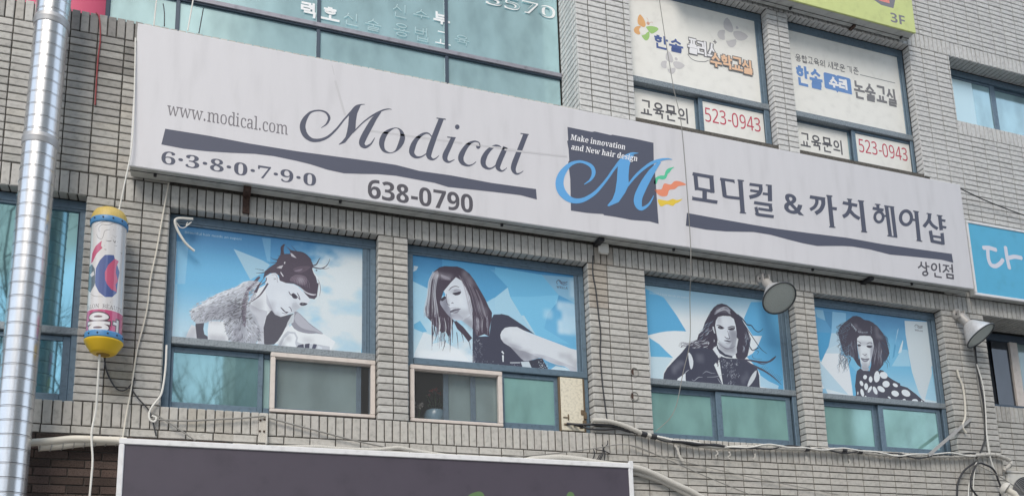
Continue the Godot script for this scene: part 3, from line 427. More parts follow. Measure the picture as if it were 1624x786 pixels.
["9a9daa",0.9,[631,622,637,622,637,626]],
["9a9daa",0.9,[464,636,467,638,464,643]],
["9a9daa",0.9,[715,624,723,623,719,628]],
["9a9daa",0.9,[466,627,472,627,466,631]],
["c9ccd4",0.9,[612,623,618,625,613,627]],
["9a9daa",0.9,[612,620,619,621,614,626]],
["9a9daa",0.9,[752,633,756,633,754,636]],
["c9ccd4",0.9,[466,633,469,635,471,637]],
["9a9daa",0.9,[712,639,718,638,717,642]],
["c9ccd4",0.9,[458,633,465,634,458,639]],
["c9ccd4",0.9,[712,625,716,624,717,627]],
["c9ccd4",0.9,[704,633,712,632,706,636]],
["9a9daa",0.9,[706,613,709,614,712,619]],
["9a9daa",0.9,[432,640,436,639,435,644]],
["dfe1e8",1,[533,549,542,542,552,558,547,564]],
["dfe1e8",1,[538,570,549,569,548,611,540,611]],
["c9ccd4",1,[587,610,654,604,651,610,588,616]],
["4f4a5c",1,[915,74,914,70,912,65,911,62,911,58,913,55,915,52,917,50,920,48,922,48,926,48,929,49,932,50,934,53,936,57,938,61,941,64,945,65,950,66,955,65,960,64,966,61,972,58,977,54,983,51,982,48,976,51,970,55,965,58,960,60,955,61,950,61,946,61,943,60,941,58,940,54,938,50,935,47,931,45,927,43,923,43,918,44,915,47,912,50,909,54,908,58,908,63,909,67,911,71,912,75]],
["4f4a5c",1,[927,57,931,61,935,66,939,69,944,72,949,73,955,74,960,73,966,72,970,71,974,70,978,68,982,66,981,64,977,65,974,66,970,68,965,69,961,69,955,70,950,70,946,69,941,67,937,63,933,59,928,55]],
["4f4a5c",1,[923,52,929,53,936,54,942,55,948,55,954,56,959,56,964,56,969,56,972,56,975,56,978,56,981,56,981,55,978,54,976,54,973,54,969,54,965,53,960,53,954,53,949,52,943,52,936,51,930,50,923,50]]]
const POSTER_3 := [["62a9d4",1,[18,21,155,69,175,94,242,183,304,283,219,288,156,298,108,310,32,334,3,344]],
["6db3da",1,[31,353,99,389,147,433,194,471,151,471,33,478]],
["bcd6e4",0.7,[33,478,151,471,194,471,146,534,118,579,110,638,26,637]],
["63aad5",1,[810,37,820,23,924,12,1025,73,1029,209,1027,366,1029,333,1020,635,972,637,973,624,836,614,843,529,823,489,749,415,798,387,849,320,883,257,809,262,765,195,752,146]],
["e3e5ea",1,[775,265,883,257,849,321,807,378,768,347]],
["c6dae7",0.8,[835,530,903,569,982,596,973,625,836,614]],
["e6e5e8",1,[835,614,975,624,946,643,832,643]],
["494351",1,[472,191,493,133,524,95,553,72,587,60,625,66,662,90,701,123,730,143,754,192,778,240,793,289,780,336,761,391,756,409,715,446,668,431,664,401,681,344,695,298,681,285,687,254,680,204,673,159,646,143,591,145,551,158,533,184,524,220,529,270,535,319,524,365,513,387,537,467,515,507,544,418,525,502,504,465,495,422,427,385,354,397,299,386,334,356,383,330,377,340,394,296,426,263,446,211,481,153,500,120]],
["a9a9b6",0.8,[537,131,8,567,103,8,607,83,8],1],
["a9a9b6",0.8,[525,143,6,565,118,6,611,98,6],1],
["a9a9b6",0.8,[543,125,9,584,93,9,624,84,9,650,106,9],1],
["a9a9b6",0.8,[531,139,8,577,109,8,617,102,8,642,127,8],1],
["a9a9b6",0.8,[560,116,4,600,99,4,630,113,4],1],
["8d8b98",0.75,[520,138,1,561,106,2,612,93,2,643,122,1],1],
["c5c6d0",0.75,[522,136,1,563,105,2,614,93,2,643,123,1],1],
["8d8b98",0.75,[523,135,1,565,104,2,615,94,2,644,123,1],1],
["6d6875",0.75,[525,133,1,568,103,2,617,94,2,645,124,1],1],
["c5c6d0",0.75,[526,131,1,570,102,2,619,94,2,645,124,1],1],
["c5c6d0",0.75,[528,129,1,572,101,2,620,95,2,646,125,1],1],
["6d6875",0.75,[529,128,1,574,101,2,622,95,2,647,126,1],1],
["c5c6d0",0.75,[531,126,1,576,100,2,624,96,2,647,126,1],1],
["8d8b98",0.75,[532,124,1,578,99,2,626,96,2,648,127,1],1],
["6d6875",0.75,[534,122,1,580,98,2,627,97,2,649,127,1],1],
["c5c6d0",0.75,[535,121,1,583,97,2,629,97,2,649,128,1],1],
["6d6875",0.75,[537,119,1,585,96,2,631,98,2,650,128,1],1],
["c5c6d0",0.75,[538,117,1,587,95,2,632,98,2,650,129,1],1],
["c5c6d0",0.75,[540,115,1,589,95,2,634,98,2,651,130,1],1],
["c5c6d0",0.75,[541,114,1,591,94,2,636,99,2,652,130,1],1],
["8d8b98",0.75,[543,112,1,593,93,2,637,99,2,652,131,1],1],
["777380",0.8,[466,213,1,452,229,3,432,239,1],1],
["8fa0b4",0.8,[433,261,1,419,278,3,399,287,1],1],
["d5d7de",0.8,[480,259,1,465,276,3,446,285,1],1],
["8fa0b4",0.8,[478,233,1,463,250,3,443,259,1],1],
["9ab7cc",0.8,[429,302,1,415,319,3,395,328,1],1],
["9ab7cc",0.8,[463,255,1,448,271,3,429,281,1],1],
["d5d7de",0.8,[473,274,1,458,290,3,439,299,1],1],
["9ab7cc",0.8,[475,267,1,461,284,3,441,293,1],1],
["d5d7de",0.8,[435,282,1,420,298,3,401,307,1],1],
["777380",0.8,[480,247,1,465,263,3,446,273,1],1],
["777380",0.8,[493,241,1,479,258,3,459,267,1],1],
["8fa0b4",0.8,[462,214,1,447,231,3,427,240,1],1],
["9ab7cc",0.8,[489,211,1,475,227,3,455,237,1],1],
["777380",0.8,[468,301,1,453,317,3,434,327,1],1],
["d5d7de",0.8,[448,318,1,433,334,3,413,343,1],1],
["9ab7cc",0.8,[475,201,1,460,218,3,440,227,1],1],
["d5d7de",0.8,[442,250,1,427,266,3,408,276,1],1],
["9ab7cc",0.8,[513,185,1,498,202,3,478,211,1],1],
["777380",0.8,[459,229,1,444,245,3,424,255,1],1],
["d5d7de",0.8,[477,242,1,462,258,3,443,268,1],1],
["d5d7de",0.8,[507,241,1,492,258,3,472,267,1],1],
["777380",0.8,[432,280,1,417,297,3,398,306,1],1],
["9ab7cc",0.8,[454,234,1,439,251,3,419,260,1],1],
["8fa0b4",0.8,[432,247,1,417,264,3,397,273,1],1],
["8fa0b4",0.8,[479,247,1,465,263,3,445,273,1],1],
["8fa0b4",0.8,[496,194,1,482,211,3,462,220,1],1],
["b5b6c0",0.9,[393,383,1,378,391,4,357,392,1],1],
["d5d7de",0.9,[403,360,1,387,368,4,366,375,1],1],
["b5b6c0",0.9,[469,338,1,453,346,4,432,354,1],1],
["d5d7de",0.9,[440,346,1,424,355,4,403,356,1],1],
["d5d7de",0.9,[362,345,1,346,353,4,326,353,1],1],
["b5b6c0",0.9,[464,332,1,449,340,4,428,340,1],1],
["8b8a97",0.9,[399,350,1,383,358,4,362,360,1],1],
["8b8a97",0.9,[351,384,1,336,392,4,315,397,1],1],
["8b8a97",0.9,[449,350,1,433,358,4,412,365,1],1],
["d5d7de",0.9,[395,352,1,379,360,4,358,364,1],1],
["d5d7de",0.9,[397,339,1,381,347,4,360,351,1],1],
["d5d7de",0.9,[350,368,1,334,376,4,314,376,1],1],
["b5b6c0",0.9,[358,338,1,343,346,4,322,351,1],1],
["b5b6c0",0.9,[345,345,1,330,353,4,309,354,1],1],
["b5b6c0",0.9,[373,351,1,358,359,4,337,363,1],1],
["b5b6c0",0.9,[351,361,1,336,369,4,315,373,1],1],
["8b8a97",0.9,[383,338,1,368,346,4,347,349,1],1],
["d5d7de",0.9,[373,380,1,357,388,4,336,392,1],1],
["b5b6c0",0.9,[363,388,1,348,396,4,327,397,1],1],
["8b8a97",0.9,[420,327,1,404,335,4,383,338,1],1],
["b5b6c0",0.9,[435,329,1,420,338,4,398,342,1],1],
["d5d7de",0.9,[476,342,1,460,350,4,439,354,1],1],
["d5d7de",0.9,[455,342,1,440,350,4,418,355,1],1],
["d5d7de",0.9,[455,368,1,439,376,4,418,383,1],1],
["d5d7de",0.9,[460,366,1,444,374,4,423,376,1],1],
["d5d7de",0.9,[409,371,1,393,379,4,372,385,1],1],
["8b8a97",0.9,[408,338,1,392,346,4,371,355,1],1],
["b5b6c0",0.9,[401,384,1,385,392,4,364,400,1],1],
["d5d7de",0.9,[391,342,1,376,350,4,355,354,1],1],
["8b8a97",0.9,[386,358,1,370,366,4,349,373,1],1],
["8b8a97",0.9,[407,366,1,391,374,4,371,375,1],1],
["8b8a97",0.9,[434,379,1,419,387,4,397,393,1],1],
["8b8a97",0.9,[409,337,1,393,345,4,372,348,1],1],
["b5b6c0",0.9,[456,381,1,440,389,4,419,392,1],1],
["55505e",1,[334,366,2,264,395,1,239,385,1],1],
["55505e",1,[322,379,2,276,380,1,256,398,1],1],
["55505e",1,[309,378,2,261,388,1,269,361,1],1],
["55505e",1,[334,367,2,286,364,1,276,357,1],1],
["55505e",1,[312,377,2,280,370,1,259,394,1],1],
["55505e",1,[305,383,2,282,381,1,272,379,1],1],
["55505e",1,[336,383,2,266,365,1,258,395,1],1],
["55505e",1,[335,377,2,281,363,1,243,386,1],1],
["55505e",1,[308,368,2,278,377,1,257,391,1],1],
["55505e",1,[340,364,2,267,361,1,242,379,1],1],
["d8dbe2",0.8,[725,339,1,729,359,3,719,385,1],1],
["5a5563",0.8,[752,305,1,755,325,3,745,351,1],1],
["aab9c8",0.8,[765,258,1,769,278,3,758,304,1],1],
["aab9c8",0.8,[753,296,1,757,316,3,746,342,1],1],
["5a5563",0.8,[759,264,1,763,284,3,752,310,1],1],
["aab9c8",0.8,[773,340,1,777,360,3,766,386,1],1],
["d8dbe2",0.8,[776,334,1,780,354,3,769,380,1],1],
["d8dbe2",0.8,[779,250,1,783,270,3,772,296,1],1],
["5a5563",0.8,[752,272,1,756,292,3,745,319,1],1],
["5a5563",0.8,[746,246,1,749,266,3,739,292,1],1],
["d8dbe2",0.8,[749,251,1,753,271,3,742,297,1],1],
["aab9c8",0.8,[779,306,1,783,326,3,772,352,1],1],
["aab9c8",0.8,[732,337,1,736,357,3,725,383,1],1],
["aab9c8",0.8,[736,345,1,739,364,3,729,390,1],1],
["5a5563",0.8,[781,253,1,785,272,3,774,299,1],1],
["aab9c8",0.8,[778,253,1,782,273,3,771,299,1],1],
["aab9c8",0.8,[785,279,1,789,299,3,778,325,1],1],
["5a5563",0.8,[741,274,1,744,294,3,734,320,1],1],
["aab9c8",0.8,[750,275,1,754,295,3,743,321,1],1],
["aab9c8",0.8,[758,239,1,761,259,3,751,285,1],1],
["d8dbe2",0.8,[759,269,1,763,289,3,752,316,1],1],
["d8dbe2",0.8,[730,341,1,734,361,3,723,387,1],1],
["c9cad2",0.9,[463,338,2,465,349,7,461,360,2],1],
["c9cad2",0.9,[507,317,2,509,327,7,505,337,2],1],
["c9cad2",0.9,[460,412,2,463,418,7,459,424,2],1],
["c9cad2",0.9,[503,367,2,506,372,7,502,378,2],1],
["c6c7d0",1,[529,336,677,322,677,394,641,422,589,419,549,395]],
["dcdde4",1,[502,380,525,386,570,431,637,434,643,444,563,443,514,417]],
["dcdde4",1,[492,384,525,359,532,414,540,429,508,421]],
["484858",1,[527,347,538,379,584,411,638,420,637,433,582,429,542,409,523,375]],
["d9dbe4",1,[551,158,591,145,646,143,673,161,683,204,686,264,676,315,659,347,627,371,594,369,563,352,538,320,531,270,526,220,534,184]],
["b2b2be",0.8,[629,245,647,238,666,237,678,239,685,244,687,251,686,264,682,289,676,315,669,333,659,347,644,359,630,367,621,367,620,361,632,345,644,328,639,318,629,310,628,302,628,290,627,267]],
["c2c3cd",0.7,[531,270,541,313,566,348,594,366,578,367,552,347,535,319]],
["4a4350",1,[534,219,3,558,217,6,594,231,3],1],
["403a47",1,[543,229,549,224,560,221,576,226,589,234,585,238,575,240,564,241,553,239,545,235]],
["403a47",1,[618,234,628,230,645,225,662,219,675,217,675,224,668,234,654,239,638,241,624,239]],
["403a47",1,[619,226,4,649,215,7,677,212,3],1],
["dadbe3",1,[557,229,563,227,560,235]],
["dadbe3",1,[657,224,665,222,661,229]],
["8a8793",1,[617,245,3,622,271,5,626,290,7],1],
["55505c",1,[590,290,3,603,300,6,625,301,6,630,290,3],1],
["5a5562",1,[581,318,592,315,610,313,628,316,641,320,637,323,625,325,615,325,604,323,589,321]],
["a19fab",1,[594,333,2,611,337,4,630,331,2],1],
["84818d",1,[537,339,3,568,361,4,599,372,6,639,365,4,665,346,3],1],
["cfd0d8",1,[502,230,515,229,516,254,522,276,512,274,505,250]],
["484858",1,[111,638,121,584,146,545,208,481,258,433,303,380,355,395,427,382,498,395,536,446,551,630,493,493,552,430,594,438,667,435,741,438,776,457,823,489,834,535,831,641,490,640,254,640]],
["dddee4",1,[306,428,316,425,328,438,336,457,341,480,339,502,334,521,327,534,320,539,315,529,311,507,307,465]],
["e3e4e9",1,[277,566,275,638,205,637,217,609]],
["cfd0d6",1,[818,501,817,517,809,543,795,567,777,590,754,613,736,625,738,608,750,581,766,554,785,528,804,509]],
["b9bac4",1,[321,605,2,338,612,3,369,588,4,402,583,2],1],
["9c9daa",1,[404,561,2,432,543,5,467,550,4,500,550,2],1],
["b9bac4",1,[435,581,2,507,571,3,563,548,2],1],
["b9bac4",1,[513,579,2,529,605,4,546,617,2],1],
["c9cad2",1,[305,542,2,284,557,4,271,572,2],1],
["dcdde4",0.9,[658,473,1,665,476,2,661,486,1],1],
["8b8c9a",0.9,[604,546,1,610,550,2,606,552,1],1],
["dcdde4",0.9,[602,466,1,598,469,2,594,474,1],1],
["b5b6c0",0.9,[591,518,1,597,523,2,588,529,1],1],
["8b8c9a",0.9,[665,451,1,668,459,2,672,459,1],1],
["8b8c9a",0.9,[626,478,1,630,481,2,625,485,1],1],
["dcdde4",0.9,[533,460,1,525,466,2,541,469,1],1],
["8b8c9a",0.9,[575,484,1,574,489,2,580,493,1],1],
["8b8c9a",0.9,[604,536,1,608,538,2,612,549,1],1],
["8b8c9a",0.9,[588,487,1,592,490,2,582,494,1],1],
["dcdde4",0.9,[634,524,1,637,526,2,627,532,1],1],
["8b8c9a",0.9,[569,462,1,565,465,2,575,469,1],1],
["b5b6c0",0.9,[567,446,1,567,449,2,567,451,1],1],
["dcdde4",0.9,[540,470,1,538,474,2,541,476,1],1],
["8b8c9a",0.9,[683,454,1,687,459,2,686,466,1],1],
["8b8c9a",0.9,[605,527,1,607,529,2,610,540,1],1],
["8b8c9a",0.9,[619,503,1,623,508,2,624,509,1],1],
["8b8c9a",0.9,[589,607,1,591,612,2,583,613,1],1],
["b5b6c0",0.9,[570,447,1,570,452,2,571,458,1],1],
["8b8c9a",0.9,[638,595,1,644,597,2,637,607,1],1],
["b5b6c0",0.9,[613,606,1,608,613,2,608,618,1],1],
["b5b6c0",0.9,[614,622,1,619,627,2,616,628,1],1],
["b5b6c0",0.9,[555,492,1,557,495,2,554,502,1],1],
["b5b6c0",0.9,[658,466,1,654,471,2,657,476,1],1],
["dcdde4",0.9,[624,448,1,632,450,2,623,461,1],1],
["dcdde4",0.9,[669,473,1,675,480,2,661,480,1],1],
["b5b6c0",0.9,[616,522,1,609,530,2,615,536,1],1],
["dcdde4",0.9,[620,556,1,614,564,2,623,565,1],1],
["b5b6c0",0.9,[647,544,1,643,551,2,637,556,1],1],
["8b8c9a",0.9,[636,590,1,632,594,2,633,604,1],1],
["b5b6c0",0.9,[640,536,1,644,542,2,636,542,1],1],
["b5b6c0",0.9,[606,632,1,606,635,2,602,646,1],1],
["8b8c9a",0.9,[675,529,1,675,535,2,666,542,1],1],
["8b8c9a",0.9,[608,598,1,614,602,2,614,608,1],1],
["b5b6c0",0.9,[574,459,1,578,466,2,569,470,1],1],
["dcdde4",0.9,[588,465,1,591,467,2,587,478,1],1],
["b5b6c0",0.9,[602,600,1,595,603,2,594,609,1],1],
["8b8c9a",0.9,[556,459,1,551,461,2,562,467,1],1],
["b5b6c0",0.9,[624,514,1,621,517,2,619,528,1],1],
["dcdde4",0.9,[581,482,1,574,490,2,578,493,1],1],
["dcdde4",0.9,[560,496,1,554,501,2,564,508,1],1],
["8b8c9a",0.9,[672,442,1,678,449,2,668,449,1],1],
["8b8c9a",0.9,[583,485,1,586,492,2,589,491,1],1],
["dcdde4",0.9,[623,569,1,625,573,2,616,577,1],1],
["dcdde4",0.9,[614,589,1,607,594,2,621,596,1],1],
["8b8c9a",0.9,[615,436,1,611,441,2,622,446,1],1],
["dcdde4",0.9,[670,468,1,661,473,2,672,473,1],1],
["dcdde4",0.9,[621,480,1,616,486,2,628,486,1],1],
["8b8c9a",0.9,[565,469,1,563,471,2,561,482,1],1],
["dcdde4",0.9,[583,452,1,578,456,2,587,460,1],1],
["dcdde4",0.9,[671,460,1,670,467,2,662,472,1],1],
["8b8c9a",0.9,[660,435,1,653,438,2,651,445,1],1],
["dcdde4",0.9,[675,545,1,683,549,2,669,559,1],1],
["b5b6c0",0.9,[638,538,1,646,542,2,631,545,1],1],
["8b8c9a",0.9,[571,500,1,579,503,2,568,513,1],1],
["dcdde4",0.9,[622,548,1,625,551,2,622,557,1],1],
["8b8c9a",0.9,[607,469,1,604,476,2,611,474,1],1],
["b5b6c0",0.9,[534,506,1,529,509,2,535,514,1],1],
["8b8c9a",0.9,[632,437,1,635,441,2,627,443,1],1],
["dcdde4",0.9,[628,626,1,633,628,2,630,635,1],1],
["b5b6c0",0.9,[604,604,1,609,607,2,603,610,1],1],
["dcdde4",0.9,[658,540,1,660,544,2,654,549,1],1],
["dcdde4",0.9,[621,597,1,619,603,2,620,607,1],1],
["dcdde4",0.9,[576,446,1,572,449,2,569,457,1],1],
["dcdde4",0.9,[622,550,1,615,556,2,628,557,1],1],
["b5b6c0",0.9,[617,602,1,613,607,2,613,614,1],1],
["dcdde4",0.9,[557,458,1,553,465,2,551,464,1],1],
["8b8c9a",0.9,[555,477,1,560,482,2,563,483,1],1],
["b5b6c0",0.9,[590,610,1,597,611,2,586,616,1],1],
["dcdde4",0.9,[630,474,1,628,482,2,629,482,1],1],
["8b8c9a",0.9,[622,573,1,619,576,2,618,579,1],1],
["dcdde4",0.9,[649,547,1,654,554,2,647,556,1],1],
["dcdde4",0.9,[620,494,1,625,499,2,612,501,1],1],
["dcdde4",0.9,[586,482,1,588,486,2,581,497,1],1],
["b5b6c0",0.9,[610,597,1,608,599,2,613,609,1],1],
["b5b6c0",0.9,[620,542,1,615,544,2,627,550,1],1],
["dcdde4",0.9,[594,555,1,588,558,2,587,568,1],1],
["8b8c9a",0.9,[587,502,1,587,505,2,582,512,1],1],
["dcdde4",0.9,[655,509,1,651,516,2,646,523,1],1],
["dcdde4",0.9,[592,481,1,599,486,2,597,488,1],1],
["b5b6c0",0.9,[636,515,1,638,518,2,635,525,1],1],
["b5b6c0",0.9,[629,445,1,623,449,2,632,458,1],1],
["dcdde4",0.9,[587,490,1,589,494,2,584,500,1],1],
["dcdde4",0.9,[623,529,1,621,535,2,621,538,1],1],
["dcdde4",0.9,[594,471,1,593,477,2,598,484,1],1],
["dcdde4",0.9,[599,545,1,592,550,2,591,555,1],1],
["8b8c9a",0.9,[641,493,1,637,499,2,633,506,1],1],
["dcdde4",0.9,[668,554,1,673,561,2,671,566,1],1],
["dcdde4",0.9,[632,468,1,635,474,2,626,481,1],1],
["b5b6c0",0.9,[625,520,1,632,523,2,630,527,1],1],
["8b8c9a",0.9,[628,522,1,623,526,2,622,531,1],1],
["b5b6c0",0.9,[615,525,1,622,528,2,620,531,1],1],
["8b8c9a",0.9,[604,617,1,604,623,2,610,624,1],1],
["8b8c9a",0.9,[603,614,1,607,618,2,610,624,1],1],
["dcdde4",0.9,[610,466,1,611,474,2,605,477,1],1],
["8b8c9a",0.9,[628,494,1,634,500,2,632,501,1],1],
["b5b6c0",0.9,[595,466,1,602,468,2,590,478,1],1],
["dcdde4",0.9,[531,467,1,531,473,2,529,476,1],1],
["dcdde4",0.9,[566,497,1,559,505,2,561,504,1],1],
["b5b6c0",0.9,[594,497,1,592,501,2,585,509,1],1],
["8b8c9a",0.9,[606,551,1,610,554,2,613,556,1],1],
["dcdde4",0.9,[634,543,1,627,551,2,626,555,1],1],
["8b8c9a",0.9,[621,561,1,621,567,2,626,568,1],1],
["8b8c9a",0.9,[564,444,1,568,449,2,554,457,1],1],
["8b8c9a",0.9,[630,552,1,633,555,2,638,560,1],1],
["b5b6c0",0.9,[632,623,1,635,626,2,632,632,1],1],
["b5b6c0",0.9,[636,561,1,632,568,2,643,566,1],1],
["dcdde4",0.9,[626,610,1,634,616,2,622,624,1],1],
["8b8c9a",0.9,[552,503,1,559,510,2,557,513,1],1],
["dcdde4",0.9,[642,561,1,648,566,2,645,572,1],1],
["3d4658",1,[704,123,6,741,152,10,771,187,9,805,191,8,825,215,7,852,231,6,881,219,4,897,202,1],1],
["3d4658",1,[724,149,8,779,230,6,828,301,6,869,352,5,912,379,2],1],
["3d4658",1,[847,342,7,800,366,6,779,346,2],1],
["3d4658",1,[761,297,7,780,341,6,800,366,3],1],
["3d4658",1,[823,362,2,845,370,3,831,391,1],1],
["55505e",1,[686,435,4,760,437,11,852,442,14,916,435,11,956,411,13,981,390,5],1],
["55505e",1,[728,445,5,824,481,14,884,504,13,944,538,9,1005,587,2],1],
["55505e",1,[827,447,5,864,455,6,909,446,2],1],
["55505e",1,[794,400,3,804,421,3,867,420,1],1],
["5a6474",0.8,[848,490,3,868,474,2,883,455,1],1],
["5a6474",0.8,[858,496,3,878,481,2,893,460,1],1],
["5a6474",0.8,[868,503,3,888,487,2,903,470,1],1],
["5a6474",0.8,[878,509,3,898,493,2,913,472,1],1],
["5a6474",0.8,[888,515,3,909,500,2,923,486,1],1],
["5a6474",0.8,[898,522,3,919,506,2,933,485,1],1],
["5a6474",0.8,[908,528,3,929,513,2,944,490,1],1],
["5a6474",0.8,[918,535,3,939,519,2,954,498,1],1],
["5a6474",0.8,[928,541,3,949,526,2,963,511,1],1],
["5a6474",0.8,[939,548,3,959,532,2,974,513,1],1],
["5a6474",0.8,[949,554,3,969,538,2,984,517,1],1],
["5a6474",0.8,[959,560,3,979,545,2,994,523,1],1],
["5a6474",0.8,[969,567,3,989,551,2,1004,529,1],1],
["5a6474",0.8,[979,573,3,1000,558,2,1014,541,1],1]]
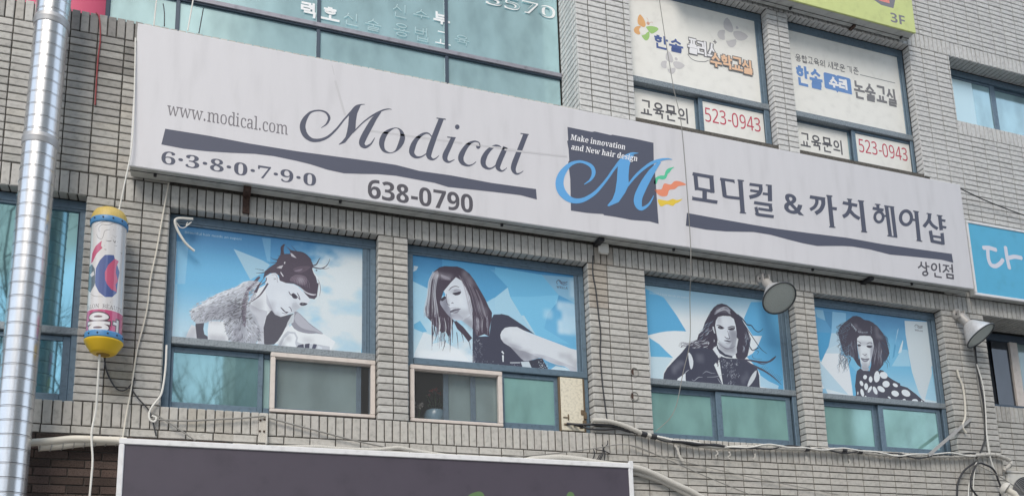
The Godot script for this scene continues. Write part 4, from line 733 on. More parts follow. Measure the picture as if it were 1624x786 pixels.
const POSTER_4 := [["5f9cc6",1,[24,13,187,19,174,115,163,169,127,277,61,381,25,385,50,400,27,368]],
["3f9aca",0.5,[36,182,156,180,121,278,61,381,25,385]],
["9fc3da",0.7,[42,19,108,17,121,92,54,73]],
["4a7fa9",0.5,[114,21,186,21,167,158,121,92]],
["8abada",1,[188,19,303,18,296,81,330,99,267,316,200,369,61,381,127,277,163,169]],
["d2dbe2",0.6,[162,179,236,172,219,367,67,381,128,277]],
["c9d8e2",0.6,[112,299,227,247,219,367,61,381]],
["e2e3e8",1,[52,398,93,331,206,321,276,346,285,470,291,634,26,637,31,383]],
["bcd3e2",1,[36,393,142,502,251,613,55,586,32,532]],
["93bfdb",1,[38,586,67,585,85,632,29,635]],
["d9e0e7",1,[67,585,251,613,289,634,84,633]],
["6db3da",1,[283,387,338,440,314,633,291,634,291,495]],
["cfd6dc",1,[819,19,1026,6,1029,185,1025,343,830,360,819,216,814,124]],
["cfd6dc",1,[818,253,1022,234,1014,398,963,504,909,627,870,547,833,407]],
["a9cfe4",0.8,[1014,398,1021,634,909,630,963,504]],
["e0e2e6",0.7,[885,593,1025,607,1021,634,893,640]],
["dfe4e8",0.9,[782,168,784,181,756,265,726,274,757,211]],
["bcd8e8",0.6,[732,278,762,242,815,238,823,361,654,375]],
["3f86b4",0.5,[703,205,714,215,690,297,668,321]],
["d6e2ea",0.6,[743,98,759,80,728,159,709,204]],
["49424f",1,[323,60,363,33,395,28,426,33,455,50,498,52,547,68,530,66,566,84,605,128,630,174,642,232,648,280,620,325,572,372,601,332,582,369,534,418,478,454,457,424,475,381,480,344,500,295,515,240,512,187,496,167,446,168,402,174,377,195,370,254,373,352,381,337,386,410,356,391,325,342,291,324,265,337,240,287,229,225,217,174,241,124,282,89]],
["6f8598",0.95,[288,192,2,250,217,2,272,236,2,231,266,1],1],
["49424f",0.95,[285,278,2,239,303,2,253,322,2,225,351,1],1],
["49424f",0.95,[304,277,2,270,301,2,274,322,2,257,350,1],1],
["49424f",0.95,[300,261,2,271,284,2,259,306,2,237,334,1],1],
["6f8598",0.95,[297,295,2,256,319,2,273,339,2,241,368,1],1],
["49424f",0.95,[271,141,2,238,165,2,243,186,2,217,215,1],1],
["49424f",0.95,[333,320,2,302,344,2,300,365,2,278,393,1],1],
["49424f",0.95,[250,156,2,211,181,2,234,200,2,200,230,1],1],
["49424f",0.95,[320,312,2,276,337,2,306,355,2,258,385,1],1],
["6f8598",0.95,[303,172,2,255,198,2,280,217,2,267,244,1],1],
["5b6676",0.95,[252,152,2,203,177,2,222,197,2,222,223,1],1],
["49424f",0.95,[310,113,2,262,139,2,292,157,2,252,187,1],1],
["49424f",0.95,[280,219,2,255,242,2,261,263,2,231,292,1],1],
["49424f",0.95,[275,177,2,226,203,2,260,221,2,247,248,1],1],
["49424f",0.95,[328,222,2,284,248,2,298,267,2,296,294,1],1],
["49424f",0.95,[251,242,2,207,267,2,217,287,2,216,313,1],1],
["49424f",0.95,[268,164,2,221,190,2,232,210,2,228,237,1],1],
["6f8598",0.95,[284,86,2,238,112,2,260,131,2,250,159,1],1],
["49424f",0.95,[282,116,2,240,141,2,246,162,2,240,189,1],1],
["49424f",0.95,[257,261,2,225,285,2,227,306,2,211,333,1],1],
["49424f",0.95,[254,105,2,206,131,2,241,148,2,199,179,1],1],
["6f8598",0.95,[265,256,2,224,280,2,229,301,2,228,327,1],1],
["49424f",0.95,[270,101,2,228,126,2,256,145,2,214,175,1],1],
["6f8598",0.95,[275,88,2,232,113,2,234,134,2,221,162,1],1],
["49424f",0.95,[325,208,2,285,233,2,310,251,2,297,279,1],1],
["49424f",0.95,[302,240,2,268,265,2,288,284,2,256,313,1],1],
["49424f",0.95,[269,171,2,220,197,2,246,216,2,223,244,1],1],
["49424f",0.95,[271,261,2,224,287,2,246,305,2,234,333,1],1],
["49424f",0.95,[309,299,2,280,322,2,295,342,2,258,371,1],1],
["6f8598",0.95,[321,246,2,295,269,2,279,291,2,275,318,1],1],
["6f8598",0.95,[309,83,2,275,108,2,286,128,2,248,159,1],1],
["6f8598",0.95,[328,234,2,297,258,2,298,279,2,291,306,1],1],
["49424f",0.95,[279,224,2,243,249,2,253,269,2,227,297,1],1],
["49424f",0.95,[251,107,2,215,132,2,228,152,2,222,179,1],1],
["5b6676",0.95,[246,149,2,200,174,2,222,193,2,201,222,1],1],
["6f8598",0.95,[273,267,2,237,291,2,239,312,2,225,339,1],1],
["49424f",0.95,[300,142,2,273,166,2,269,187,2,257,215,1],1],
["6f8598",0.95,[255,163,2,214,188,2,240,206,2,192,237,1],1],
["49424f",0.95,[336,93,3,289,119,2,308,138,2,306,165,1],1],
["6f8598",0.95,[278,285,2,245,309,2,258,329,2,245,356,1],1],
["49424f",0.95,[270,236,2,228,261,2,246,280,2,231,308,1],1],
["49424f",0.95,[275,152,2,241,176,2,245,197,2,218,226,1],1],
["49424f",0.95,[267,271,2,238,295,2,255,314,2,208,344,1],1],
["5b6676",0.95,[295,108,2,270,132,2,274,152,2,239,182,1],1],
["49424f",0.95,[255,201,2,225,225,2,230,245,2,193,275,1],1],
["49424f",0.95,[313,135,2,274,160,2,295,179,2,283,207,1],1],
["6f8598",0.95,[331,99,3,285,125,2,302,144,2,290,172,1],1],
["5b6676",0.95,[278,304,2,241,328,2,256,348,2,222,377,1],1],
["49424f",0.95,[314,255,2,270,280,2,300,298,2,286,326,1],1],
["5b6676",0.95,[293,319,2,251,343,2,273,362,2,230,392,1],1],
["5b6676",0.95,[244,209,2,208,234,2,225,253,2,198,282,1],1],
["49424f",0.95,[322,86,3,283,111,2,280,132,2,277,159,1],1],
["6f8598",0.95,[322,246,2,277,271,2,296,290,2,285,317,1],1],
["6f8598",0.95,[304,285,2,270,309,2,283,328,2,269,356,1],1],
["49424f",0.95,[288,189,2,252,214,2,272,233,2,245,262,1],1],
["49424f",0.95,[276,159,2,235,185,2,238,205,2,232,232,1],1],
["6f8598",0.95,[287,149,2,251,173,2,261,194,2,246,221,1],1],
["6f8598",0.95,[336,84,3,300,109,2,324,128,2,276,159,1],1],
["6f8598",0.95,[264,107,2,225,133,2,251,151,2,234,179,1],1],
["49424f",0.95,[285,148,2,245,173,2,271,192,2,256,219,1],1],
["49424f",0.95,[291,305,2,247,330,2,268,349,2,262,376,1],1],
["49424f",0.95,[316,111,2,268,137,2,278,157,2,252,186,1],1],
["49424f",0.95,[307,149,2,273,174,2,267,196,2,270,222,1],1],
["5b6676",0.95,[293,112,2,262,136,2,272,156,2,261,183,1],1],
["49424f",0.95,[307,86,2,271,111,2,291,130,2,262,159,1],1],
["49424f",0.95,[264,138,2,221,163,2,245,182,2,231,210,1],1],
["5b6676",0.95,[273,303,2,246,326,2,237,348,2,238,374,1],1],
["49424f",0.95,[255,133,2,209,159,2,215,179,2,205,206,1],1],
["49424f",0.95,[321,185,2,277,210,2,298,229,2,287,257,1],1],
["5b6676",0.95,[299,104,2,272,128,2,286,148,2,239,179,1],1],
["6f8598",0.95,[278,346,2,272,368,2,274,394,2,264,420,1],1],
["6f8598",0.95,[211,350,2,197,372,2,209,397,2,189,425,1],1],
["49424f",0.95,[222,325,2,213,347,2,222,372,2,211,399,1],1],
["6f8598",0.95,[218,317,2,201,340,2,213,365,2,193,392,1],1],
["5b6676",0.95,[256,345,2,233,368,2,241,393,2,238,419,1],1],
["5b6676",0.95,[231,312,2,214,334,2,225,359,2,208,387,1],1],
["6f8598",0.95,[227,325,2,216,347,2,210,373,2,195,401,1],1],
["6f8598",0.95,[286,374,2,279,395,2,275,421,2,257,449,1],1],
["5b6676",0.95,[239,356,2,218,379,2,218,405,2,224,430,1],1],
["49424f",0.95,[298,316,2,290,337,2,295,363,2,281,390,1],1],
["5b6676",0.95,[276,368,2,253,391,2,256,417,2,262,442,1],1],
["5b6676",0.95,[220,335,2,214,356,2,218,382,2,188,410,1],1],
["5b6676",0.95,[299,325,2,279,348,2,291,373,2,280,400,1],1],
["5b6676",0.95,[244,352,2,231,374,2,237,399,2,229,426,1],1],
["6f8598",0.95,[206,392,2,181,415,2,188,440,2,183,467,1],1],
["6f8598",0.95,[278,346,2,259,369,2,257,395,2,251,421,1],1],
["6f8598",0.95,[255,382,2,237,404,2,243,429,2,242,455,1],1],
["6f8598",0.95,[253,315,2,228,338,2,244,362,2,238,389,1],1],
["49424f",0.95,[299,306,2,280,329,2,298,353,2,286,380,1],1],
["5b6676",0.95,[263,351,2,256,372,2,249,399,2,242,425,1],1],
["5b6676",0.95,[241,357,2,224,380,2,223,406,2,230,431,1],1],
["49424f",0.95,[276,360,2,249,383,2,257,408,2,243,435,1],1],
["5b6676",0.95,[281,317,2,255,340,2,265,365,2,258,392,1],1],
["5b6676",0.95,[274,353,2,249,376,2,272,400,2,251,428,1],1],
["49424f",0.95,[298,342,2,272,365,2,276,391,2,285,416,1],1],
["49424f",0.95,[217,385,2,203,407,2,196,434,2,200,459,1],1],
["49424f",0.95,[227,347,2,208,369,2,207,395,2,203,421,1],1],
["6f8598",0.95,[250,318,2,229,341,2,240,366,2,227,393,1],1],
["49424f",0.95,[254,371,2,248,393,2,248,418,2,227,446,1],1],
["6f8598",0.95,[295,312,2,281,334,2,279,360,2,268,388,1],1],
["6f8598",0.95,[258,363,2,235,386,2,241,411,2,231,438,1],1],
["6f8598",0.95,[250,386,2,243,407,2,247,433,2,218,461,1],1],
["5b6676",0.95,[238,313,2,211,336,2,214,362,2,210,388,1],1],
["6f8598",0.95,[280,327,2,256,350,2,262,376,2,271,401,1],1],
["3d4e62",0.95,[572,230,3,606,259,3,604,281,1,605,296,1],1],
["49424f",0.95,[542,305,3,576,333,3,577,355,1,578,370,1],1],
["3d4e62",0.95,[591,300,3,625,329,3,625,350,1,609,368,1],1],
["3d4e62",0.95,[564,297,3,598,326,3,595,347,1,598,363,1],1],
["3d4e62",0.95,[550,301,3,584,330,3,588,351,1,575,368,1],1],
["3d4e62",0.95,[589,196,3,623,225,3,627,246,1,615,263,1],1],
["49424f",0.95,[562,272,3,596,301,3,589,323,1,579,340,1],1],
["3d4e62",0.95,[548,269,3,582,297,3,583,318,1,582,335,1],1],
["49424f",0.95,[613,195,3,647,223,3,646,245,1,646,261,1],1],
["3d4e62",0.95,[558,208,3,592,236,3,596,258,1,597,273,1],1],
["3d4e62",0.95,[599,320,3,633,349,3,635,370,1,640,386,1],1],
["49424f",0.95,[563,226,3,597,255,3,590,277,1,599,292,1],1],
["3d4e62",0.95,[607,133,3,641,162,3,650,183,1,641,200,1],1],
["49424f",0.95,[577,206,3,611,235,3,621,256,1,605,273,1],1],
["3d4e62",0.95,[608,164,3,643,193,3,652,214,1,626,232,1],1],
["3d4e62",0.95,[569,144,3,604,173,3,616,193,1,600,210,1],1],
["3d4e62",0.95,[543,298,3,577,327,3,585,347,1,555,366,1],1],
["3d4e62",0.95,[610,145,3,644,173,3,636,196,1,640,211,1],1],
["3d4e62",0.95,[608,157,3,643,186,3,639,208,1,625,226,1],1],
["3d4e62",0.95,[576,287,3,610,316,3,609,337,1,596,354,1],1],
["3d4e62",0.95,[581,327,3,615,356,3,617,377,1,616,393,1],1],
["49424f",0.95,[601,144,3,636,172,3,636,194,1,638,210,1],1],
["3d4e62",0.95,[602,264,3,636,293,3,645,314,1,640,330,1],1],
["3d4e62",0.95,[579,325,3,613,354,3,620,375,1,614,391,1],1],
["49424f",0.95,[578,217,3,612,246,3,608,268,1,593,285,1],1],
["3d4e62",0.95,[591,259,3,625,288,3,620,310,1,614,326,1],1],
["49424f",0.95,[620,187,3,655,215,3,656,237,1,654,253,1],1],
["49424f",0.95,[562,194,3,597,223,3,608,244,1,596,261,1],1],
["49424f",0.95,[593,133,3,628,162,3,625,184,1,609,201,1],1],
["3d4e62",0.95,[591,203,3,626,232,3,630,253,1,609,271,1],1],
["8b8894",0.7,[524,229,1,525,261,3,513,299,1],1],
["67616d",0.7,[573,315,1,573,347,3,561,385,1],1],
["b1b0ba",0.7,[545,301,1,546,333,3,533,371,1],1],
["b1b0ba",0.7,[576,252,1,577,284,3,564,323,1],1],
["67616d",0.7,[584,232,1,585,264,3,572,302,1],1],
["8b8894",0.7,[577,198,1,578,230,3,565,268,1],1],
["8b8894",0.7,[543,218,1,544,250,3,532,289,1],1],
["67616d",0.7,[574,239,1,575,271,3,562,309,1],1],
["8b8894",0.7,[566,293,1,567,325,3,554,363,1],1],
["8b8894",0.7,[564,219,1,565,251,3,553,289,1],1],
["b1b0ba",0.7,[570,311,1,571,343,3,558,381,1],1],
["67616d",0.7,[567,285,1,568,317,3,556,355,1],1],
["b1b0ba",0.7,[579,242,1,580,274,3,567,313,1],1],
["67616d",0.7,[510,317,1,511,349,3,498,387,1],1],
["67616d",0.7,[512,294,1,513,325,3,500,364,1],1],
["8b8894",0.7,[527,264,1,527,296,3,515,334,1],1],
["8b8894",0.7,[558,211,1,559,243,3,547,282,1],1],
["8b8894",0.7,[567,303,1,568,335,3,555,373,1],1],
["67616d",0.7,[516,228,1,517,260,3,505,298,1],1],
["67616d",0.7,[542,311,1,543,343,3,530,381,1],1],
["67616d",0.7,[536,321,1,537,353,3,524,391,1],1],
["8b8894",0.7,[550,258,1,551,290,3,538,328,1],1],
["67616d",0.7,[572,243,1,573,275,3,560,314,1],1],
["8b8894",0.7,[507,306,1,508,338,3,495,376,1],1],
["b1b0ba",0.7,[510,249,1,511,280,3,498,319,1],1],
["b1b0ba",0.7,[512,306,1,513,338,3,501,376,1],1],
["67616d",0.7,[533,245,1,534,277,3,521,315,1],1],
["67616d",0.7,[531,254,1,532,286,3,519,324,1],1],
["8b8894",0.7,[518,201,1,519,233,3,507,271,1],1],
["b1b0ba",0.7,[516,245,1,517,277,3,504,315,1],1],
["8b8894",0.7,[562,295,1,563,327,3,550,365,1],1],
["b1b0ba",0.7,[568,187,1,569,219,3,557,258,1],1],
["b1b0ba",0.7,[565,252,1,565,284,3,553,322,1],1],
["8b8894",0.7,[553,251,1,554,283,3,541,321,1],1],
["67616d",0.7,[570,303,1,571,334,3,558,373,1],1],
["b1b0ba",0.7,[520,276,1,521,307,3,509,346,1],1],
["67616d",0.7,[549,317,1,550,349,3,537,387,1],1],
["b1b0ba",0.7,[533,236,1,534,268,3,521,306,1],1],
["8b8894",0.7,[559,199,1,560,231,3,547,269,1],1],
["b1b0ba",0.7,[518,292,1,518,324,3,506,362,1],1],
["6f8aa4",0.7,[297,239,1,297,270,2,286,302,1],1],
["a9b6c4",0.7,[354,213,1,353,245,2,340,277,1],1],
["a9b6c4",0.7,[332,225,1,329,257,2,329,288,1],1],
["a9b6c4",0.7,[329,215,1,322,247,2,328,278,1],1],
["67616d",0.7,[303,293,1,306,324,2,294,356,1],1],
["a9b6c4",0.7,[313,278,1,314,310,2,303,342,1],1],
["8b94a2",0.7,[297,254,1,298,285,2,291,317,1],1],
["a9b6c4",0.7,[290,296,1,290,327,2,284,359,1],1],
["67616d",0.7,[265,248,1,261,280,2,257,312,1],1],
["67616d",0.7,[324,228,1,325,260,2,321,292,1],1],
["67616d",0.7,[330,223,1,329,254,2,320,287,1],1],
["a9b6c4",0.7,[319,222,1,322,253,2,311,286,1],1],
["a9b6c4",0.7,[332,297,1,330,329,2,317,361,1],1],
["a9b6c4",0.7,[327,291,1,322,323,2,320,355,1],1],
["67616d",0.7,[337,241,1,332,273,2,335,304,1],1],
["a9b6c4",0.7,[305,288,1,308,319,2,298,352,1],1],
["67616d",0.7,[319,268,1,313,300,2,315,331,1],1],
["a9b6c4",0.7,[358,239,1,352,272,2,355,303,1],1],
["a9b6c4",0.7,[286,308,1,287,340,2,276,372,1],1],
["8b94a2",0.7,[277,276,1,275,308,2,268,340,1],1],
["a9b6c4",0.7,[338,307,1,333,339,2,332,370,1],1],
["8b94a2",0.7,[340,246,1,335,278,2,331,310,1],1],
["8b94a2",0.7,[264,270,1,263,301,2,252,334,1],1],
["67616d",0.7,[319,235,1,312,268,2,315,299,1],1],
["6f8aa4",0.7,[333,292,1,336,323,2,327,355,1],1],
["6f8aa4",0.7,[312,252,1,312,284,2,304,316,1],1],
["a3adba",0.8,[338,88,1,344,96,3,338,101,1],1],
["c9cfd8",0.8,[340,89,1,346,96,3,341,103,1],1],
["c9cfd8",0.8,[341,91,1,341,96,3,345,108,1],1],
["a3adba",0.8,[343,93,1,346,101,3,341,109,1],1],
["c9cfd8",0.8,[345,95,1,343,104,3,342,113,1],1],
["c9cfd8",0.8,[347,97,1,348,102,3,353,111,1],1],
["a3adba",0.8,[348,99,1,355,107,3,355,115,1],1],
["a3adba",0.8,[350,101,1,356,107,3,355,113,1],1],
["a3adba",0.8,[352,103,1,354,112,3,347,120,1],1],
["c9cfd8",0.8,[354,105,1,360,112,3,354,118,1],1],
["a3adba",0.8,[355,107,1,351,113,3,355,121,1],1],
["a3adba",0.8,[357,109,1,354,117,3,355,122,1],1],
["a3adba",0.8,[359,111,1,366,116,3,359,128,1],1],
["a3adba",0.8,[361,113,1,367,118,3,366,128,1],1],
["c9cfd8",0.8,[362,115,1,360,124,3,361,129,1],1],
["c9cfd8",0.8,[364,117,1,367,124,3,366,131,1],1],
["c9cfd8",0.8,[366,119,1,363,128,3,361,131,1],1],
["a3adba",0.8,[368,121,1,375,126,3,367,138,1],1],
["a3adba",0.8,[369,123,1,373,131,3,370,134,1],1],
["c9cfd8",0.8,[371,125,1,378,129,3,374,137,1],1],
["c9cfd8",0.8,[373,126,1,375,132,3,370,143,1],1],
["c9cfd8",0.8,[375,128,1,378,134,3,372,146,1],1],
["c9cfd8",0.8,[376,130,1,375,138,3,371,149,1],1],
["a3adba",0.8,[387,139,1,394,143,3,393,149,1],1],
["a3adba",0.8,[392,139,1,394,145,3,394,151,1],1],
["c9cfd8",0.8,[397,139,1,396,145,3,399,151,1],1],
["c9cfd8",0.8,[403,140,1,411,143,3,403,156,1],1],
["a3adba",0.8,[408,140,1,403,149,3,403,151,1],1],
["a3adba",0.8,[413,140,1,412,147,3,408,153,1],1],
["c9cfd8",0.8,[418,140,1,421,148,3,414,154,1],1],
["a3adba",0.8,[424,140,1,426,145,3,427,156,1],1],
["a3adba",0.8,[429,140,1,431,145,3,431,154,1],1],
["c9cfd8",0.8,[434,140,1,432,149,3,429,154,1],1],
["c9cfd8",0.8,[439,139,1,439,147,3,441,156,1],1],
["a3adba",0.8,[445,139,1,449,147,3,440,151,1],1],
["c9cfd8",0.8,[450,138,1,453,145,3,455,150,1],1],
["c9cfd8",0.8,[456,138,1,452,145,3,458,154,1],1],
["a3adba",0.8,[461,137,1,466,143,3,463,151,1],1],
["a3adba",0.8,[466,136,1,465,141,3,469,153,1],1],
["a3adba",0.8,[472,135,1,468,142,3,471,147,1],1],
["c9cfd8",0.8,[477,134,1,474,143,3,479,145,1],1],
["a3adba",0.8,[507,134,1,508,144,3,501,149,1],1],
["c9cfd8",0.8,[508,123,1,505,131,3,508,141,1],1],
["c9cfd8",0.8,[510,113,1,513,120,3,516,127,1],1],
["a3adba",0.8,[511,102,1,509,109,3,508,116,1],1],
["c9cfd8",0.8,[512,91,1,512,97,3,519,105,1],1],
["c9cad3",1,[388,394,388,428,406,433,438,429,455,411,442,394]],
["dfe0e6",1,[402,174,446,168,496,167,512,187,516,240,500,295,480,342,480,344,464,382,441,406,415,411,398,399,387,378,383,336,376,305,373,280,373,233,377,195]],
["b9b9c5",0.6,[498,199,514,240,500,295,480,342,480,344,464,382,441,406,454,377,472,328]],
["453f4b",1,[377,216,3,396,222,5,407,232,3],1],
["453f4b",1,[456,229,3,482,217,5,507,218,3],1],
["3f3945",1,[375,242,383,239,394,238,402,241,407,244,401,249,392,253,383,254,376,252,373,247]],
["3f3945",1,[452,244,461,240,475,239,492,239,504,241,498,248,485,255,472,256,460,254,453,249]],
["6b6773",1,[409,305,3,419,310,4,429,314,4,447,304,4],1],
["86838f",1,[390,338,400,337,412,338,419,339,427,340,449,336,466,334,461,344,447,356,434,362,421,363,410,361,401,355,393,346]],
["4b4652",1,[392,339,3,427,342,4,465,335,3],1],
["cfcfd8",1,[405,347,413,348,426,348,440,346,449,344,440,348,426,352,413,350]],
["4b4855",1,[335,466,346,436,378,413,401,429,450,427,482,425,540,418,549,410,576,414,613,455,652,475,706,496,710,491,714,512,773,522,846,566,890,599,918,617,888,635,665,636,456,640,411,636,308,635,318,602,316,545,323,519]],
["6a6876",0.7,[399,585,441,546,523,545,500,621,623,635,456,638,412,634]],
["e4e5ea",1,[427,476,422,484,413,490,404,491,397,488,393,481,394,473,399,465,407,459,416,458,424,461,428,467]],
["e4e5ea",1,[473,486,469,498,462,507,453,511,446,508,441,500,440,489,444,477,451,468,459,464,467,467,472,475]],
["e4e5ea",1,[540,467,532,486,519,500,504,505,492,500,486,486,488,467,496,448,509,434,523,429,535,434,541,448]],
["e4e5ea",1,[388,517,390,527,387,536,381,541,373,542,365,537,360,529,358,518,361,510,367,504,375,504,383,508]],
["e4e5ea",1,[428,542,424,555,416,565,408,569,400,566,395,557,394,544,398,531,405,521,414,517,422,520,427,529]],
["e4e5ea",1,[451,565,440,577,430,584,422,586,419,580,422,569,430,556,441,544,452,537,459,535,462,541,459,552]],
["e4e5ea",1,[501,559,504,573,503,585,498,591,490,590,481,583,474,570,471,555,472,544,477,537,485,538,494,546]],
["e4e5ea",1,[386,586,387,600,383,612,377,618,369,616,361,608,357,594,356,580,360,568,367,562,375,564,382,573]],
["e4e5ea",1,[339,596,337,603,335,608,332,610,330,608,328,604,329,597,330,590,333,585,335,583,338,585,339,589]],
["e4e5ea",1,[401,623,396,628,391,631,386,631,383,628,384,623,387,617,391,612,397,609,402,609,404,612,404,617]],
["e4e5ea",1,[536,463,527,485,515,500,502,506,491,500,487,484,489,463,497,442,510,426,523,420,533,426,538,442]],
["e4e5ea",1,[605,460,593,470,575,473,558,471,545,461,540,449,545,435,557,426,575,422,592,424,605,434,610,447]],
["e4e5ea",1,[619,514,610,526,595,534,578,536,564,531,556,521,556,508,565,496,580,488,597,486,611,491,619,501]],
["e4e5ea",1,[689,521,682,526,671,527,659,525,650,519,645,511,647,504,654,499,665,498,677,501,687,507,691,514]],
["e4e5ea",1,[568,567,557,573,541,573,524,568,512,558,507,546,510,536,521,530,537,529,554,535,566,545,571,557]],
["e4e5ea",1,[501,559,505,574,503,586,496,593,487,593,477,585,469,572,466,557,468,544,474,537,484,538,494,546]],
["e4e5ea",1,[690,583,679,592,663,597,646,595,632,587,625,577,627,565,638,556,654,552,671,554,685,561,692,572]],
["e4e5ea",1,[790,579,777,588,758,590,738,586,722,576,716,563,719,550,732,541,751,538,771,542,787,552,794,566]],
["e4e5ea",1,[748,621,745,628,738,634,729,636,721,635,715,630,714,623,717,615,724,610,733,607,741,608,747,613]],
["e4e5ea",1,[856,618,850,626,838,632,823,634,810,632,801,626,799,617,805,609,817,603,832,601,846,603,855,610]],
["e4e5ea",1,[615,613,612,615,605,615,598,613,593,610,589,606,590,602,594,600,600,600,607,602,613,606,616,609]],
["e4e5ea",1,[896,619,894,625,891,629,887,631,883,630,881,626,881,620,883,614,886,609,890,607,894,609,896,613]],
["55505c",1,[913,59,912,56,910,52,910,50,910,48,912,45,915,43,918,40,921,39,924,40,926,41,929,42,932,44,935,47,938,51,942,55,948,57,955,56,963,54,972,51,980,48,979,45,971,48,963,51,955,53,949,54,945,52,942,49,939,45,935,42,932,40,929,38,926,36,922,36,917,38,913,40,909,44,907,47,906,51,908,54,909,57,911,60]],
["55505c",1,[922,51,927,54,932,58,937,62,944,64,952,64,961,62,970,60,978,58,978,56,969,57,960,59,952,61,945,61,939,59,934,56,929,52,924,49]],
["55505c",1,[930,43,938,44,945,45,953,47,960,47,966,47,971,46,976,44,980,43,980,41,975,42,971,44,966,44,960,45,954,44,946,43,939,42,931,41]]]
const SHADE_1 := [["s",0.5,[239,453,266,423,306,402,335,413,356,440,362,483,353,517,321,508,284,486,253,471]],["s",0.35,[130,492,151,465,186,442,227,439,258,451,259,482,241,512,204,519,164,515,139,507]],["s",0.4,[305,527,325,510,349,517,361,568,361,619,338,631,312,618,303,574]],["s",0.25,[386,447,413,477,438,535,437,580,425,613,405,624,386,606,380,521]],["s",0.3,[490,417,504,427,525,441,552,438,571,436,561,449,541,461,519,459,500,449,490,431]],["s",0.28,[595,361,620,359,647,366,650,381,642,395,624,398,606,393,595,376]],["s",0.25,[473,347,485,360,499,388,508,417,510,437,496,432,479,413,472,376]],["s",0.22,[606,399,617,386,631,379,640,387,642,400,631,414,617,423,608,413]],["s",0.3,[546,269,572,267,607,269,625,277,631,285,614,289,588,290,561,280]],["s",0.3,[385,409,405,380,434,359,452,368,459,390,444,424,421,449,398,436]],["s",0.35,[544,605,555,580,574,558,593,549,604,555,590,590,570,624,553,622]],["s",0.3,[650,572,683,574,728,581,770,593,790,603,744,606,687,602,657,586]],["s",0.35,[186,604,207,587,234,578,259,595,269,617,233,628,192,630,182,620]],["s",0.3,[73,610,87,586,109,569,120,593,120,621,95,621]]]
const LIGHT_1 := [["s",0.4,[95,463,131,433,184,394,224,366,265,340,319,305,361,279,370,285,352,308,299,340,237,377,190,412,152,441,113,460]],["s",0.45,[615,219,637,212,663,213,673,227,673,243,656,252,635,253,620,237]],["s",0.3,[507,320,535,303,568,302,587,332,590,367,562,384,529,385,511,355]],["s",0.3,[397,485,415,513,429,558,423,594,410,614,396,597,384,563,387,516]]]
const SHADE_2 := [["s",0.45,[174,274,185,259,201,260,209,285,216,319,230,348,237,366,221,358,200,337,183,305]],["s",0.3,[259,314,298,307,335,311,349,325,345,343,316,364,280,378,253,377,237,366,240,340]],["s",0.35,[228,196,246,190,261,192,259,209,250,226,232,226,217,219,219,207]],["s",0.25,[331,211,347,234,360,275,359,309,351,332,337,326,324,301,324,251]],["s",0.5,[307,367,333,359,361,361,365,390,357,417,341,410,323,393,309,379]],["s",0.4,[562,496,592,495,641,505,693,524,730,547,713,574,677,591,647,578,617,552,581,521]],["s",0.3,[730,542,773,556,843,582,915,596,958,606,908,611,831,606,765,571]],["s",0.3,[536,454,553,453,575,462,590,484,596,504,576,503,551,492,538,472]],["s",0.25,[891,521,953,522,1025,543,1034,593,1021,634,1007,624,982,592,926,553]],["s",0.3,[117,137,152,131,186,145,189,172,175,202,141,229,110,237,105,189]],["s",0.35,[369,218,411,246,445,288,430,321,400,338,375,313,357,275,356,239]]]
const LIGHT_2 := [["s",0.8,[1022,208,1016,222,1002,235,980,244,955,250,931,250,910,245,896,235,892,222,897,208,912,195,933,186,958,180,983,180,1004,185,1017,195]],["s",0.8,[1044,263,1037,284,1023,303,1001,316,976,323,951,321,930,312,917,297,913,278,919,257,933,239,955,225,980,218,1005,220,1026,228,1039,244]],["s",0.5,[884,269,881,278,873,287,861,293,848,296,835,295,823,292,816,285,814,277,817,268,825,259,836,253,850,250,863,250,874,254,881,261]],["s",0.9,[1077,306,1069,327,1049,346,1020,360,986,368,952,367,924,359,906,344,899,325,907,305,927,285,956,271,990,263,1024,264,1053,272,1071,287]],["s",0.9,[1028,336,1021,361,1006,384,982,399,955,407,928,405,905,394,891,374,887,351,893,326,909,304,933,288,960,280,987,283,1009,293,1023,313]],["s",0.5,[1052,75,1048,103,1039,127,1027,143,1013,150,999,146,988,133,982,110,980,84,984,57,992,33,1005,16,1019,9,1032,13,1044,26,1050,49]],["s",0.8,[373,602,361,621,331,640,285,654,232,663,180,663,136,657,107,644,96,626,108,607,136,589,181,574,234,565,287,565,332,571,361,584]],["s",0.7,[175,598,168,613,150,627,122,637,91,643,59,643,32,637,15,627,8,613,15,598,32,584,60,574,91,568,123,568,151,573,168,584]],["s",0.5,[112,115,130,92,155,76,171,87,176,107,157,127,133,140,117,132]],["s",0.35,[187,89,210,91,230,100,230,116,219,130,196,131,176,124,176,106]],["s",0.4,[296,64,318,71,350,97,372,132,382,161,364,161,338,143,311,101]],["s",0.3,[565,401,598,392,644,393,698,413,733,435,710,444,665,447,620,443,581,433,563,417]],["s",0.35,[260,231,281,216,304,215,314,240,314,269,293,284,270,285,260,260]],["s",0.3,[391,249,405,251,423,268,438,296,444,322,431,325,411,314,397,280]]]
const SHADE_3 := [["s",0.45,[638,244,658,232,677,240,681,275,676,315,661,341,645,353,636,344,631,320,631,280]],["s",0.35,[539,239,564,237,589,239,591,247,582,255,563,256,544,253,536,246]],["s",0.35,[543,323,554,339,573,360,608,362,633,362,614,371,583,377,561,370,546,358,540,337]],["s",0.4,[620,231,647,226,673,225,675,235,665,246,643,248,621,246,614,238]],["s",0.25,[537,164,557,151,574,150,568,172,554,197,541,209,531,210,530,188]],["s",0.5,[546,357,602,346,663,346,669,367,653,391,621,399,585,397,554,378]],["s",0.3,[593,313,616,308,638,309,639,321,630,335,610,340,591,338,587,326]]]
